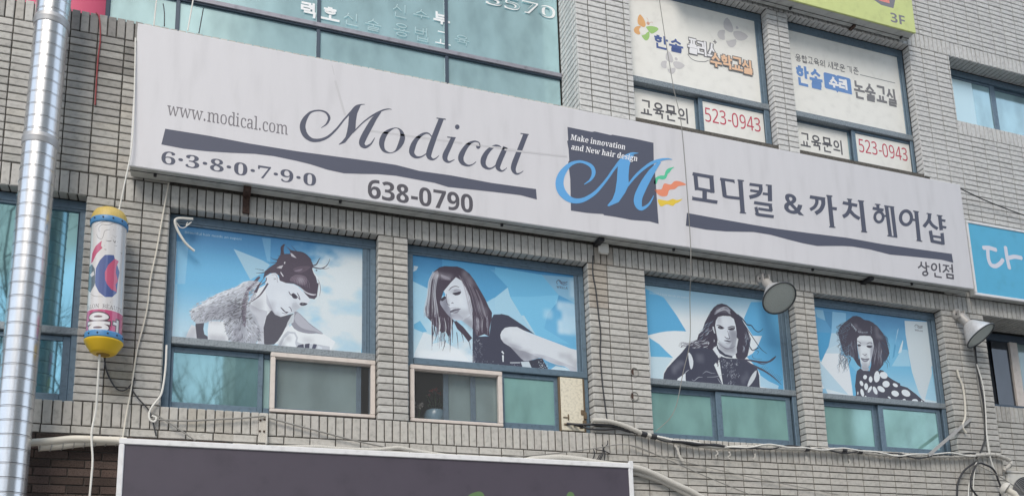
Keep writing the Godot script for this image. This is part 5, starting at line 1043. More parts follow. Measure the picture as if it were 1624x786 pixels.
const LIGHT_3 := [["s",0.35,[533,119,557,101,596,87,627,93,644,107,625,122,592,133,555,130]],["s",0.3,[163,549,194,517,236,489,265,488,276,502,250,536,213,566,179,565]],["s",0.22,[351,441,385,426,424,424,436,445,432,472,403,489,371,493,353,470]],["s",0.3,[567,166,598,154,629,154,631,176,619,200,594,208,569,206,561,187]],["s",0.2,[695,541,722,526,745,526,742,559,727,594,703,603,684,597,683,571]],["s",0.3,[548,268,568,261,587,264,586,287,577,310,563,311,550,303,545,285]]]
const SHADE_4 := [["s",0.4,[506,188,513,205,515,240,507,289,494,327,478,321,467,298,477,272,493,242,501,208]],["s",0.3,[380,200,392,180,400,188,394,252,384,316,374,320,368,296,372,248]],["s",0.35,[384,363,398,371,419,380,446,366,466,355,463,375,448,399,422,406,398,403,386,382]],["s",0.45,[392,399,423,395,454,398,456,412,444,426,419,431,394,430,386,414]],["s",0.3,[383,226,443,220,502,220,512,230,493,242,439,250,386,252,370,240]],["s",0.3,[418,292,434,287,449,289,448,302,440,316,427,319,415,316,413,304]],["s",0.35,[460,612,522,613,633,617,741,619,809,622,761,632,665,638,542,626]]]
const LIGHT_4 := [["s",0.35,[345,81,366,87,392,103,408,123,412,138,391,138,364,127,349,102]],["s",0.3,[540,92,558,103,579,131,589,164,590,189,575,185,555,166,543,125]],["s",0.3,[406,187,442,179,476,180,478,199,465,218,436,224,408,221,399,205]],["s",0.25,[410,255,430,249,448,252,446,271,437,290,424,296,412,292,407,274]],["s",0.2,[543,263,562,252,581,259,585,290,579,323,559,339,539,338,536,301]]]
const BARBER := [["c8607f",1,[464,209,400,254,356,310,340,398,376,386,414,327,473,274,457,256]],
["6d7a84",1,[288,422,362,406,405,453,417,577,408,605,361,657,288,612]],
["dcdcde",1,[331,495,391,474,403,507,370,521]],
["56659a",1,[498,335,578,323,589,351,647,455,633,538,627,643,581,694,517,704,461,665,418,596,414,517,416,454,454,383]],
["c8607f",1,[589,353,632,362,607,417,606,471,633,538,607,578,627,639,569,629,530,590,510,550,505,488,531,420]],
["8d8b8b",1,[380,79,2,439,50,5,515,32,5,602,26,3],1],
["7d7b7b",1,[433,129,3,427,93,4,457,64,4,516,65,4,583,27,3],1],
["7d7b7b",1,[405,146,3,422,179,4,459,193,4,475,165,4,487,121,4,534,102,3],1],
["5d5b5b",1,[501,206,3,530,209,6,551,199,3],1],
["8d8b8b",1,[553,149,2,590,165,3],1],
["5d5b5b",1,[564,189,3,582,210,6,589,188,3],1],
["8d8b8b",1,[461,256,3,470,267,3],1],
["5d5b5b",1,[488,285,3,509,287,5],1],
["6d6b6b",1,[579,237,2,605,235,3],1],
["5d5b5b",1,[643,276,3,663,285,3,669,269,3],1],
["8d8b8b",1,[362,667,2,423,698,4,499,702,3],1]]
const CABLES := [
["cable","off-white wire rising from the barber pole along the left edge of the big white sign","cable","wires strung on the brick facade","white",0.006,[Vector3(-0.319,6.743,0.21),Vector3(-0.306,6.394,0.22),Vector3(-0.295,5.996,0.23),Vector3(-0.299,5.713,0.24),Vector3(-0.331,5.44,0.23),Vector3(-0.365,5.192,0.2)]],
["cable","cream cord hanging straight down the brick pier right of the barber pole","cable","wires strung on the brick facade","cream",0.006,[Vector3(-0.019,5.602,0.022),Vector3(-0.053,5.289,0.022),Vector3(-0.086,4.982,0.022),Vector3(-0.118,4.745,0.022),Vector3(-0.127,4.535,0.022),Vector3(-0.151,4.353,0.022),Vector3(-0.187,4.146,0.022),Vector3(-0.212,3.835,0.022),Vector3(-0.235,3.631,0.022),Vector3(-0.252,3.44,0.022)]],
["cable","white cord dangling from underneath the yellow barber pole base","cable","wires strung on the brick facade","white",0.008,[Vector3(-0.433,4.038,0.2),Vector3(-0.437,3.802,0.16),Vector3(-0.442,3.616,0.12),Vector3(-0.461,3.434,0.12),Vector3(-0.442,3.232,0.12),Vector3(-0.444,3.035,0.12),Vector3(-0.448,2.893,0.12)]],
["cable","black wire looping on the bricks below the barber pole","cable","wires strung on the brick facade","black",0.006,[Vector3(-0.419,4.089,0.02),Vector3(-0.393,3.959,0.02),Vector3(-0.326,3.833,0.02),Vector3(-0.264,3.812,0.02),Vector3(-0.213,3.868,0.02),Vector3(-0.192,3.922,0.02),Vector3(-0.208,3.833,0.02),Vector3(-0.153,3.75,0.02),Vector3(-0.071,3.651,0.02),Vector3(-0.017,3.464,0.02)]],
["cable","thin white cord down the left jamb of the fur coat poster window","cable","wires strung on the brick facade","white",0.008,[Vector3(0.026,4.205,0.03),Vector3(0.026,4.006,0.03),Vector3(0.008,3.814,0.03),Vector3(-0.029,3.739,0.03),Vector3(-0.057,3.692,0.03),Vector3(-0.075,3.64,0.03),Vector3(-0.068,3.59,0.03),Vector3(-0.035,3.576,0.03),Vector3(-0.023,3.608,0.03),Vector3(-0.056,3.621,0.03)]],
["cable","grey wire stretched over the sill bricks below the fur coat poster window","cable","wires strung on the brick facade","grey",0.007,[Vector3(-0.063,3.595,0.03),Vector3(0.174,3.595,0.03),Vector3(0.406,3.62,0.03),Vector3(0.599,3.643,0.03),Vector3(0.77,3.671,0.03),Vector3(0.796,3.666,0.03),Vector3(1.033,3.612,0.03),Vector3(1.268,3.562,0.03),Vector3(1.501,3.512,0.03),Vector3(1.792,3.463,0.03)]],
["cable","short grey wire slanting from the left pier down to the dark sign corner","cable","wires strung on the brick facade","grey",0.006,[Vector3(-0.055,3.649,0.03),Vector3(0.107,3.55,0.03),Vector3(0.268,3.442,0.03)]],
["cable","white coaxial cable end hooked at the top corner of the fur coat poster","cable","wires strung on the brick facade","white",0.011,[Vector3(0.179,5.336,-0.03),Vector3(0.084,5.325,-0.02),Vector3(0.048,5.309,-0.02),Vector3(0.042,5.281,-0.02),Vector3(0.065,5.219,-0.03),Vector3(0.112,5.144,-0.04),Vector3(0.147,5.107,-0.05),Vector3(0.2,5.068,-0.06)]],
["cable","thin pale wire curl beside the hooked coaxial cable end","cable","wires strung on the brick facade","white",0.004,[Vector3(0.052,5.291,-0.03),Vector3(0.08,5.252,-0.03),Vector3(0.108,5.248,-0.03),Vector3(0.137,5.272,-0.03),Vector3(0.167,5.308,-0.03),Vector3(0.13,5.279,-0.04),Vector3(0.138,5.308,-0.04)]],
["air_conditioner_pipe","cream air conditioner pipe crossing the brown brick at lower left","pipe","","cream",0.028,[Vector3(-0.877,3.346,0.09),Vector3(-0.722,3.368,0.09),Vector3(-0.581,3.391,0.09),Vector3(-0.394,3.396,0.09),Vector3(-0.22,3.396,0.09)]],
["air_conditioner_pipe","tape-wrapped insulated pipe just under the cream one over brown brick","pipe","","cream",0.034,[Vector3(-0.813,3.327,0.06),Vector3(-0.682,3.344,0.06),Vector3(-0.544,3.371,0.06),Vector3(-0.374,3.395,0.06),Vector3(-0.244,3.402,0.06)]],
["conduit","white conduit lying along the top edge of the dark sign","pipe","","white",0.016,[Vector3(0.886,3.398,0.12),Vector3(1.182,3.418,0.12),Vector3(1.384,3.413,0.12),Vector3(1.632,3.416,0.12),Vector3(1.774,3.433,0.12),Vector3(1.869,3.444,0.12),Vector3(2.024,3.424,0.12),Vector3(2.233,3.403,0.12),Vector3(2.427,3.389,0.12),Vector3(2.625,3.382,0.12)]],
["conduit","thick cream conduit arching over the right half of the dark sign's top edge","pipe","","cream",0.03,[Vector3(2.928,3.36,0.08),Vector3(3.053,3.406,0.08),Vector3(3.204,3.426,0.08),Vector3(3.357,3.439,0.08),Vector3(3.546,3.429,0.08),Vector3(3.722,3.408,0.08),Vector3(4.077,3.384,0.07),Vector3(4.18,3.365,0.07),Vector3(4.295,3.33,0.06),Vector3(4.409,3.286,0.06),Vector3(4.529,3.236,0.06),Vector3(4.648,3.192,0.06),Vector3(4.764,3.136,0.06),Vector3(4.9,3.078,0.06)]],
["conduit","second cream pipe tucked under the thick one right of the dark sign","pipe","","cream",0.024,[Vector3(4.079,3.35,0.035),Vector3(4.241,3.314,0.035),Vector3(4.384,3.272,0.035),Vector3(4.502,3.222,0.035),Vector3(4.646,3.154,0.035),Vector3(4.777,3.085,0.035)]],
["cable_sleeve","white sleeve on black cables leaving the beige board","cable sleeve","","white",0.022,[Vector3(3.685,3.815,0.05),Vector3(3.813,3.82,0.05),Vector3(3.919,3.808,0.05),Vector3(4.025,3.781,0.05),Vector3(4.173,3.732,0.05)]],
["cable","uppermost black cable from the beige board under the white sleeve","cable","black cables leaving the beige board","black",0.012,[Vector3(3.486,3.806,-0.08),Vector3(3.581,3.787,-0.02),Vector3(3.722,3.783,0.03),Vector3(3.883,3.783,0.035),Vector3(3.99,3.763,0.035),Vector3(4.063,3.744,0.035),Vector3(4.171,3.719,0.035)]],
["cable","lower black cable sagging from the beige board corner","cable","black cables leaving the beige board","black",0.01,[Vector3(3.556,3.801,-0.08),Vector3(3.624,3.766,-0.02),Vector3(3.689,3.741,0.02),Vector3(3.827,3.742,0.025),Vector3(3.955,3.758,0.03),Vector3(4.085,3.732,0.03)]],
["cable_bundle","pale taped cable bundle running under the long haired man and black net top posters","cable bundle","","white",0.0205,[Vector3(4.156,3.729,0.045),Vector3(4.258,3.708,0.045),Vector3(4.359,3.693,0.045),Vector3(4.46,3.679,0.045),Vector3(4.529,3.665,0.045),Vector3(4.642,3.649,0.045),Vector3(4.784,3.635,0.045),Vector3(5.087,3.632,0.045),Vector3(5.345,3.654,0.045),Vector3(5.597,3.659,0.045),Vector3(5.942,3.664,0.045),Vector3(6.244,3.677,0.045),Vector3(6.685,3.676,0.045),Vector3(6.893,3.662,0.045),Vector3(7.175,3.659,0.045),Vector3(7.476,3.666,0.045),Vector3(7.962,3.684,0.045),Vector3(8.299,3.713,0.045),Vector3(8.555,3.732,0.045),Vector3(8.695,3.709,0.045),Vector3(8.789,3.669,0.05),Vector3(8.762,3.622,0.06),Vector3(8.695,3.561,0.03)]],
["cable","black cable strapped on top of the pale bundle's left end","cable","","black",0.012,[Vector3(4.499,3.656,0.075),Vector3(4.628,3.655,0.075),Vector3(4.748,3.644,0.075),Vector3(4.922,3.644,0.075),Vector3(5.069,3.637,0.075)]],
["cable","thin black cable wound along the lower side of the pale bundle","cable","","black",0.0075,[Vector3(4.343,3.677,0.062),Vector3(4.427,3.655,0.062),Vector3(4.513,3.652,0.062),Vector3(4.599,3.65,0.062),Vector3(4.686,3.637,0.062),Vector3(4.774,3.629,0.062),Vector3(4.865,3.644,0.062),Vector3(4.957,3.657,0.062),Vector3(5.048,3.649,0.062),Vector3(5.139,3.631,0.062),Vector3(5.232,3.626,0.062),Vector3(5.326,3.635,0.062),Vector3(5.421,3.641,0.062),Vector3(5.516,3.638,0.062),Vector3(5.613,3.642,0.062),Vector3(5.711,3.663,0.062),Vector3(5.811,3.686,0.062),Vector3(5.909,3.688,0.062),Vector3(6.007,3.675,0.062),Vector3(6.106,3.67,0.062),Vector3(6.207,3.675,0.062),Vector3(6.307,3.669,0.062),Vector3(6.407,3.651,0.062),Vector3(6.508,3.643,0.062),Vector3(6.613,3.657,0.062),Vector3(6.72,3.677,0.062),Vector3(6.825,3.679,0.062),Vector3(6.929,3.67,0.062),Vector3(7.036,3.669,0.062),Vector3(7.144,3.675,0.062),Vector3(7.252,3.669,0.062),Vector3(7.358,3.647,0.062),Vector3(7.466,3.634,0.062),Vector3(7.58,3.652,0.062),Vector3(7.696,3.678,0.062),Vector3(7.811,3.689,0.062),Vector3(7.925,3.692,0.062),Vector3(8.042,3.706,0.062),Vector3(8.161,3.726,0.062),Vector3(8.279,3.729,0.062)]],
["cable","thin pale cable wound along the upper side of the pale bundle","cable","","white",0.008,[Vector3(4.343,3.695,0.066),Vector3(4.427,3.684,0.066),Vector3(4.512,3.669,0.066),Vector3(4.598,3.666,0.066),Vector3(4.686,3.669,0.066),Vector3(4.774,3.66,0.066),Vector3(4.863,3.644,0.066),Vector3(4.952,3.628,0.066),Vector3(5.044,3.628,0.066),Vector3(5.137,3.636,0.066),Vector3(5.23,3.639,0.066),Vector3(5.324,3.64,0.066),Vector3(5.42,3.654,0.066),Vector3(5.517,3.678,0.066),Vector3(5.614,3.688,0.066),Vector3(5.71,3.679,0.066),Vector3(5.807,3.669,0.066),Vector3(5.905,3.671,0.066),Vector3(6.004,3.675,0.066),Vector3(6.103,3.669,0.066),Vector3(6.203,3.662,0.066),Vector3(6.304,3.669,0.066),Vector3(6.408,3.687,0.066),Vector3(6.511,3.695,0.066),Vector3(6.614,3.687,0.066),Vector3(6.716,3.678,0.066),Vector3(6.821,3.678,0.066),Vector3(6.927,3.677,0.066),Vector3(7.032,3.664,0.066),Vector3(7.137,3.648,0.066),Vector3(7.246,3.651,0.066),Vector3(7.357,3.669,0.066),Vector3(7.469,3.681,0.066),Vector3(7.581,3.685,0.066),Vector3(7.694,3.691,0.066),Vector3(7.809,3.707,0.066),Vector3(7.925,3.717,0.066),Vector3(8.038,3.708,0.066),Vector3(8.152,3.695,0.066),Vector3(8.269,3.698,0.066)]],
["wire","thin wire peaking on the sill bricks then falling right past the torn tape","wire","thin wires crossing the lower brickwork","grey",0.005,[Vector3(2.752,3.415,0.05),Vector3(3.253,3.477,0.05),Vector3(3.679,3.548,0.05),Vector3(4.054,3.604,0.05),Vector3(4.444,3.484,0.05),Vector3(4.857,3.336,0.05),Vector3(5.337,3.174,0.05)]],
["wire","thinner wire from the same peak slanting below the cable bundle","wire","thin wires crossing the lower brickwork","grey",0.004,[Vector3(4.064,3.609,0.03),Vector3(4.357,3.527,0.03),Vector3(4.849,3.439,0.03),Vector3(5.366,3.355,0.03),Vector3(5.876,3.285,0.03),Vector3(6.404,3.213,0.03)]],
["wire","dark wire down the rust marked pier left of the long haired man poster","wire","","black",0.007,[Vector3(3.792,5.478,0.012),Vector3(3.782,5.295,0.012),Vector3(3.805,5.126,0.012),Vector3(3.823,4.859,0.012),Vector3(3.831,4.762,0.012),Vector3(3.832,4.654,0.012),Vector3(3.819,4.49,0.012),Vector3(3.827,4.192,0.012),Vector3(3.841,4.021,0.012),Vector3(3.856,3.85,0.012)]],
["wire","long thin wire across the white sign down to the long haired man window","wire","","grey",0.004,[Vector3(4.579,8.363,0.24),Vector3(4.617,7.914,0.24),Vector3(4.646,7.677,0.235),Vector3(4.686,7.324,0.23),Vector3(4.71,7.19,0.23),Vector3(4.757,6.851,0.22),Vector3(4.768,5.787,0.215),Vector3(4.75,5.353,0.21),Vector3(4.786,5.138,0.1),Vector3(4.782,4.695,0.05),Vector3(4.698,4.367,0.02),Vector3(4.627,4.112,0.02),Vector3(4.584,3.996,0.02),Vector3(4.508,3.884,0.02),Vector3(4.36,3.758,0.015)]],
["cable","grey cable from the right flood lamp down the right hand pier","cable","cables bundled on the right hand brick pier","grey",0.011,[Vector3(8.507,5.029,0.02),Vector3(8.505,4.788,0.02),Vector3(8.499,4.529,0.02),Vector3(8.523,4.172,0.02),Vector3(8.508,4.03,0.02)]],
["cable","dark cable from the right flood lamp curving to the taped bundle","cable","cables bundled on the right hand brick pier","black",0.01,[Vector3(8.499,5.019,0.045),Vector3(8.49,4.794,0.045),Vector3(8.501,4.528,0.045),Vector3(8.512,4.315,0.045),Vector3(8.483,3.975,0.045),Vector3(8.392,3.784,0.045),Vector3(8.297,3.682,0.045)]],
["cable","pale flex beside the dark cable on the right hand pier","cable","cables bundled on the right hand brick pier","white",0.007,[Vector3(8.471,4.772,0.06),Vector3(8.521,4.517,0.06),Vector3(8.511,4.238,0.06),Vector3(8.48,3.946,0.06),Vector3(8.481,3.731,0.06),Vector3(8.524,3.554,0.06)]],
["cable","pale flex splitting off low on the right hand pier","cable","cables bundled on the right hand brick pier","white",0.006,[Vector3(8.51,4.1,0.03),Vector3(8.519,3.883,0.03),Vector3(8.529,3.725,0.03),Vector3(8.523,3.582,0.03)]],
["cable","black cable loop hanging under the taped bundle at lower right","cable","","black",0.011,[Vector3(8.295,3.641,0.04),Vector3(8.108,3.534,0.04),Vector3(8.01,3.418,0.04),Vector3(7.975,3.312,0.04),Vector3(7.99,3.182,0.04),Vector3(8.294,3.16,0.06),Vector3(8.149,3.363,0.06),Vector3(8.279,3.607,0.06),Vector3(8.431,3.6,0.06),Vector3(8.522,3.547,0.06),Vector3(8.559,3.442,0.06),Vector3(8.58,3.351,0.06),Vector3(8.535,3.195,0.06)]],
["cable","white strand dangling from the knot under the taped bundle","cable","strands below the knot","white",0.007,[Vector3(8.288,3.631,0.05),Vector3(8.208,3.501,0.05),Vector3(8.137,3.365,0.05),Vector3(8.099,3.183,0.05)]],
["cable","second white strand below the knot, right of the first","cable","strands below the knot","white",0.006,[Vector3(8.271,3.608,0.055),Vector3(8.21,3.432,0.055),Vector3(8.16,3.184,0.055)]],
["wire","thin wire sloping down from the knot to the air conditioner","wire","","grey",0.005,[Vector3(8.235,3.593,0.1),Vector3(8.538,3.476,0.1),Vector3(8.862,3.311,0.1),Vector3(9.087,3.204,0.1)]],
["cable","frayed cream flex on the pier left of the right hand cables","cable","","cream",0.012,[Vector3(8.207,4.694,0.025),Vector3(8.22,4.614,0.025),Vector3(8.256,4.509,0.025),Vector3(8.261,4.341,0.025),Vector3(8.237,4.152,0.025),Vector3(8.181,4.045,0.025),Vector3(8.219,3.964,0.025)]],
["wire","red wire down the bricks beside the silver duct","wire","","red",0.006,[Vector3(-0.641,7.044,0.012),Vector3(-0.617,7.008,0.012),Vector3(-0.604,6.926,0.012),Vector3(-0.596,6.783,0.012),Vector3(-0.603,6.635,0.012),Vector3(-0.603,6.409,0.012),Vector3(-0.601,6.204,0.012)]],
["cable","dark cable from the white sign's right end slanting up the bricks over the blue sign","cable","","black",0.007,[Vector3(8.493,6.905,0.12),Vector3(8.913,6.858,0.06),Vector3(9.31,6.794,0.05),Vector3(9.807,6.721,0.05)]],
["wire","left pale wire in front of the upper glass wall","wire","wires in front of the upper glass wall","white",0.006,[Vector3(-0.18,7.247,0.12),Vector3(-0.186,7.107,0.12),Vector3(-0.191,6.956,0.12)]],
["wire","second pale wire in front of the upper glass wall","wire","wires in front of the upper glass wall","white",0.006,[Vector3(0.107,7.321,0.12),Vector3(0.093,7.176,0.12),Vector3(0.071,6.965,0.12)]],
["wire","short dark wire right of the left pale wire at the white sign's top","wire","wires in front of the upper glass wall","black",0.005,[Vector3(-0.15,7.485,-0.3),Vector3(-0.127,7.254,-0.1),Vector3(-0.11,6.948,0.15)]],
["wire","short dark wire right of the second pale wire at the white sign's top","wire","wires in front of the upper glass wall","black",0.005,[Vector3(0.185,7.524,-0.3),Vector3(0.174,7.266,-0.1),Vector3(0.161,6.947,0.15)]]]

var rng := RandomNumberGenerator.new()
var M := {}
var textures := {}
var brick_cache := {}
var stretchers: Array = []
var soldiers: Array = []
var browns: Array = []
var building: Node3D
var wall: MeshInstance3D
var camera: Camera3D
var fonts := {}

func _ready() -> void:
	rng.seed = 77
	# ---------------------------------------------------------------- camera
	camera = Camera3D.new()
	camera.name = "camera"
	camera.projection = Camera3D.PROJECTION_FRUSTUM
	camera.near = 0.1
	camera.far = 400.0
	camera.size = 0.1 * 786.0 / 1479.5
	camera.frustum_offset = Vector2(-56.5, 359.4) * 0.1 / 1479.5
	camera.transform = Transform3D(Basis(Vector3(0.93229759, -0.03457734, 0.36003557), Vector3(-0.04044285, 0.97921189, 0.19876734), Vector3(-0.35942395, -0.19987118, 0.91151848)), Vector3(0.22813, 1.61853, 7.65132))
	add_child(camera)
	# ---------------------------------------------------------------- sky, sun, exposure
	var e := Environment.new()
	e.background_mode = Environment.BG_SKY
	var sm := ProceduralSkyMaterial.new()
	sm.sky_top_color = Color(0.74, 0.80, 0.87)
	sm.sky_horizon_color = Color(0.88, 0.91, 0.94)
	sm.sky_curve = 0.12
	sm.ground_bottom_color = Color(0.25, 0.25, 0.25)
	sm.ground_horizon_color = Color(0.55, 0.55, 0.55)
	e.sky = Sky.new()
	e.sky.sky_material = sm
	e.background_energy_multiplier = 1.0
	e.tonemap_mode = Environment.TONE_MAPPER_LINEAR
	e.tonemap_exposure = 1.93
	e.sdfgi_enabled = true
	e.ssao_enabled = true
	e.ssil_enabled = true
	var we := WorldEnvironment.new()
	we.name = "world_environment"
	we.environment = e
	add_child(we)
	var sun := DirectionalLight3D.new()
	sun.name = "overcast_sun"
	sun.light_energy = 0.4
	sun.light_color = Color(1.0, 0.97, 0.93)
	sun.light_angular_distance = 28.0
	sun.shadow_enabled = true
	sun.rotation_degrees = Vector3(-45, -28, 0)
	add_child(sun)
	# ---------------------------------------------------------------- everything else
	make_materials()
	make_setting()
	make_building()
	make_windows()
	make_signs()
	make_posters()
	make_duct()
	make_barber_pole()
	make_lamps()
	make_air_conditioner()
	make_small_things()
	make_cables()

# ==================================================================== materials
func noise_tex(key: String, freq: float, octaves: int, ramp: Array, size := 512, normal := false, bump := 4.0, type := FastNoiseLite.TYPE_SIMPLEX_SMOOTH) -> NoiseTexture2D:
	if textures.has(key): return textures[key]
	var t := NoiseTexture2D.new()
	t.width = size; t.height = size; t.seamless = true
	var n := FastNoiseLite.new()
	n.seed = key.hash() % 1000; n.frequency = freq; n.noise_type = type
	n.fractal_octaves = octaves
	t.noise = n
	if normal:
		t.as_normal_map = true; t.bump_strength = bump
	else:
		var g := Gradient.new()
		g.offsets = PackedFloat32Array(ramp.map(func(r): return r[0]))
		g.colors = PackedColorArray(ramp.map(func(r): return r[1]))
		t.color_ramp = g
	textures[key] = t
	return t

func grey(v: float) -> Color: return Color(v, v, v)

func mat(key: String, col: Color, rough := 0.6, metal := 0.0) -> StandardMaterial3D:
	var m := StandardMaterial3D.new()
	m.resource_name = key
	m.albedo_color = col
	m.roughness = rough
	m.metallic = metal
	M[key] = m
	return m

func rgb8(r: float, g: float, b: float) -> Color: return Color(r / 255.0, g / 255.0, b / 255.0)

func worn(m: StandardMaterial3D, key: String, scale: float, lo: float, hi := 1.0, freq := 0.012, octaves := 5) -> void:
	m.albedo_texture = noise_tex(key, freq, octaves, [[0.0, grey(lo)], [0.42, grey(lerpf(lo, hi, 0.75))], [1.0, grey(hi)]])
	m.uv1_triplanar = true; m.uv1_world_triplanar = true
	m.uv1_scale = Vector3.ONE * scale

func bumpy(m: StandardMaterial3D, key: String, freq: float, strength: float) -> void:
	m.normal_enabled = true
	m.normal_texture = noise_tex(key, freq, 4, [], 512, true, strength)
	m.normal_scale = 0.6

func make_materials() -> void:
	var b := mat("grey_brick", Color.WHITE, 0.92)
	b.vertex_color_use_as_albedo = true
	worn(b, "brick_tone", 2.2, 0.84, 1.0, 0.014, 6); bumpy(b, "brick_bump", 0.09, 5.0)
	var bb := mat("brown_brick", Color.WHITE, 0.95)
	bb.vertex_color_use_as_albedo = true
	worn(bb, "brown_tone", 5.0, 0.35, 1.0, 0.03, 6); bumpy(bb, "brown_bump", 0.08, 10.0)
	var mo := mat("mortar", rgb8(106, 102, 97), 0.95); worn(mo, "mortar_tone", 1.6, 0.5, 1.0, 0.03, 6)
	mat("casing_slot", rgb8(60, 60, 62), 0.9)  # dark slot line under the sign casings
	var f := mat("frame", rgb8(112, 133, 150), 0.42, 0.25); worn(f, "frame_tone", 1.7, 0.84, 1.0, 0.02, 5)
	var f2 := mat("frame_worn", rgb8(150, 160, 168), 0.5, 0.2); worn(f2, "frame_worn_tone", 2.6, 0.66, 1.0, 0.03, 6)
	mat("frame_dark", rgb8(70, 84, 100), 0.5, 0.2)
	var fr := mat("curtain_rail", rgb8(160, 160, 172), 0.5, 0.2); worn(fr, "rail_tone", 1.4, 0.8)
	var wf := mat("screen_frame", rgb8(222, 212, 205), 0.45); worn(wf, "screen_frame_tone", 2.0, 0.9)
	# tinted, slightly mirrored films on the panes
	glass("pane_teal", rgb8(186, 222, 222), 0.3, 0.06)
	glass("pane_teal_dark", rgb8(156, 202, 198), 0.28, 0.06)
	glass("pane_grey", rgb8(158, 180, 182), 0.18, 0.08)
	glass("pane_mirror", rgb8(150, 192, 196), 0.6, 0.03)
	glass("pane_curtain", rgb8(210, 246, 252), 0.48, 0.15)
	glass("pane_sky", rgb8(150, 200, 212), 0.85, 0.025)
	glass("pane_night", rgb8(74, 80, 90), 0.3, 0.05)
	glass("pane_pale", rgb8(186, 220, 228), 0.4, 0.08)
	var fi := mat("film", rgb8(244, 243, 238), 0.5); worn(fi, "film_tone", 0.9, 0.95)
	var sf := mat("sign_face", rgb8(217, 216, 221), 0.5); worn(sf, "sign_tone", 0.35, 0.955, 1.0, 0.012, 5); sf.uv1_scale = Vector3(0.9, 0.16, 0.9)
	var sc := mat("sign_casing", rgb8(196, 198, 196), 0.5); worn(sc, "casing_tone", 1.0, 0.82)
	mat("sign_edge", rgb8(232, 232, 234), 0.4)
	mat("ink", rgb8(82, 86, 104), 0.6)
	mat("ink_grey", rgb8(84, 82, 91), 0.6)
	mat("ink_url", rgb8(120, 117, 124), 0.6)
	mat("tape_strip", rgb8(202, 201, 205), 0.5)
	mat("logo_blue", rgb8(98, 168, 226), 0.6); mat("flame_green", rgb8(88, 200, 158), 0.6); mat("flame_orange", rgb8(234, 144, 112), 0.6); mat("flame_yellow", rgb8(232, 200, 70), 0.6)
	mat("print_white", rgb8(244, 244, 248), 0.6)
	mat("sticker_white", rgb8(246, 248, 250), 0.6)
	var gh := mat("sticker_ghost", rgb8(206, 229, 233), 0.3)
	gh.metallic = 0.42
	mat("sticker_red", rgb8(196, 74, 96), 0.6); mat("sticker_grey", rgb8(92, 92, 98), 0.6); mat("sticker_blue", rgb8(82, 102, 158), 0.6); mat("sticker_sky", rgb8(110, 150, 208), 0.6)
	mat("sticker_orange", rgb8(232, 178, 122), 0.6); mat("sticker_green", rgb8(166, 206, 128), 0.6); mat("sticker_pale", rgb8(206, 204, 206), 0.6); mat("sticker_dim", rgb8(128, 128, 132), 0.6); mat("sticker_peach", rgb8(240, 200, 168), 0.6); mat("sticker_rose", rgb8(214, 168, 150), 0.6)
	var dk := mat("dark_face", rgb8(80, 74, 86), 0.5); worn(dk, "dark_tone", 0.6, 0.9)
	mat("leaf_green", rgb8(96, 124, 82), 0.6)
	var we := mat("white_edge", rgb8(236, 236, 238), 0.4); worn(we, "edge_tone", 1.5, 0.88)
	var bl := mat("blue_face", rgb8(84, 182, 222), 0.45); worn(bl, "blue_tone", 0.7, 0.94)
	mat("blue_letter", rgb8(222, 224, 238), 0.6)
	var gr := mat("lime_face", rgb8(216, 226, 150), 0.5); worn(gr, "lime_tone", 0.8, 0.93)
	mat("pink_letter", rgb8(238, 150, 140), 0.6); mat("lime_ink", rgb8(132, 132, 140), 0.6)
	mat("red_panel", rgb8(214, 74, 116), 0.45)
	var zi := mat("zinc", rgb8(226, 228, 232), 0.27, 0.85)
	zi.uv1_triplanar = true; zi.uv1_scale = Vector3(2.5, 0.4, 2.5)
	zi.albedo_texture = noise_tex("zinc_tone", 0.015, 4, [[0.0, grey(0.9)], [1.0, grey(1.0)]])
	mat("zinc_dull", rgb8(176, 176, 178), 0.5, 0.6)
	var ya := mat("yellow_cap", rgb8(214, 186, 104), 0.5); worn(ya, "cap_tone", 6.0, 0.7, 1.0, 0.03)
	mat("yellow_base", rgb8(226, 186, 40), 0.35); mat("blue_band", rgb8(78, 136, 186), 0.4)
	mat("cap_hole", rgb8(150, 118, 40), 0.6)
	var la := mat("lamp_silver", rgb8(232, 232, 234), 0.35, 0.45); worn(la, "lamp_tone", 5.0, 0.86)
	var lg := mat("lamp_lens", rgb8(200, 206, 202), 0.3); worn(lg, "lens_tone", 7.0, 0.82, 1.0, 0.02)
	mat("lamp_rim", rgb8(74, 78, 82), 0.5); mat("lamp_socket", rgb8(172, 169, 166), 0.5, 0.2); mat("bolt", rgb8(54, 54, 58), 0.5, 0.4)
	mat("white", rgb8(228, 226, 220), 0.5); mat("cream", rgb8(218, 212, 200), 0.6); mat("grey", rgb8(140, 138, 134), 0.6); mat("black", rgb8(52, 52, 56), 0.55); mat("red", rgb8(168, 70, 72), 0.5)
	var cw := mat("wrap", rgb8(216, 212, 204), 0.7); worn(cw, "wrap_tone", 9.0, 0.62, 1.0, 0.03); M["white_wrap"] = cw
	var ru := mat("rust", rgb8(84, 64, 56), 0.85); worn(ru, "rust_tone", 6.0, 0.6)
	var bd := mat("beige_board", rgb8(232, 225, 206), 0.75); worn(bd, "board_tone", 3.0, 0.82, 1.0, 0.02)
	var fm := mat("board_foam", rgb8(128, 112, 92), 0.95); worn(fm, "foam_tone", 12.0, 0.5, 1.0, 0.05)
	var ins := mat("insect_screen", Color(0.50, 0.51, 0.52, 0.11), 0.9)
	ins.transparency = BaseMaterial3D.TRANSPARENCY_ALPHA
	mat("room", rgb8(190, 184, 180), 0.9); mat("room_dark", rgb8(190, 184, 186), 0.9)
	mat("pot", rgb8(120, 150, 170), 0.25); mat("stem_green", rgb8(70, 92, 60), 0.7); mat("petal_pink", rgb8(206, 120, 118), 0.6); mat("petal_white", rgb8(210, 205, 200), 0.6)
	var ac := mat("ac_body", rgb8(222, 218, 210), 0.5); worn(ac, "ac_tone", 1.5, 0.88)
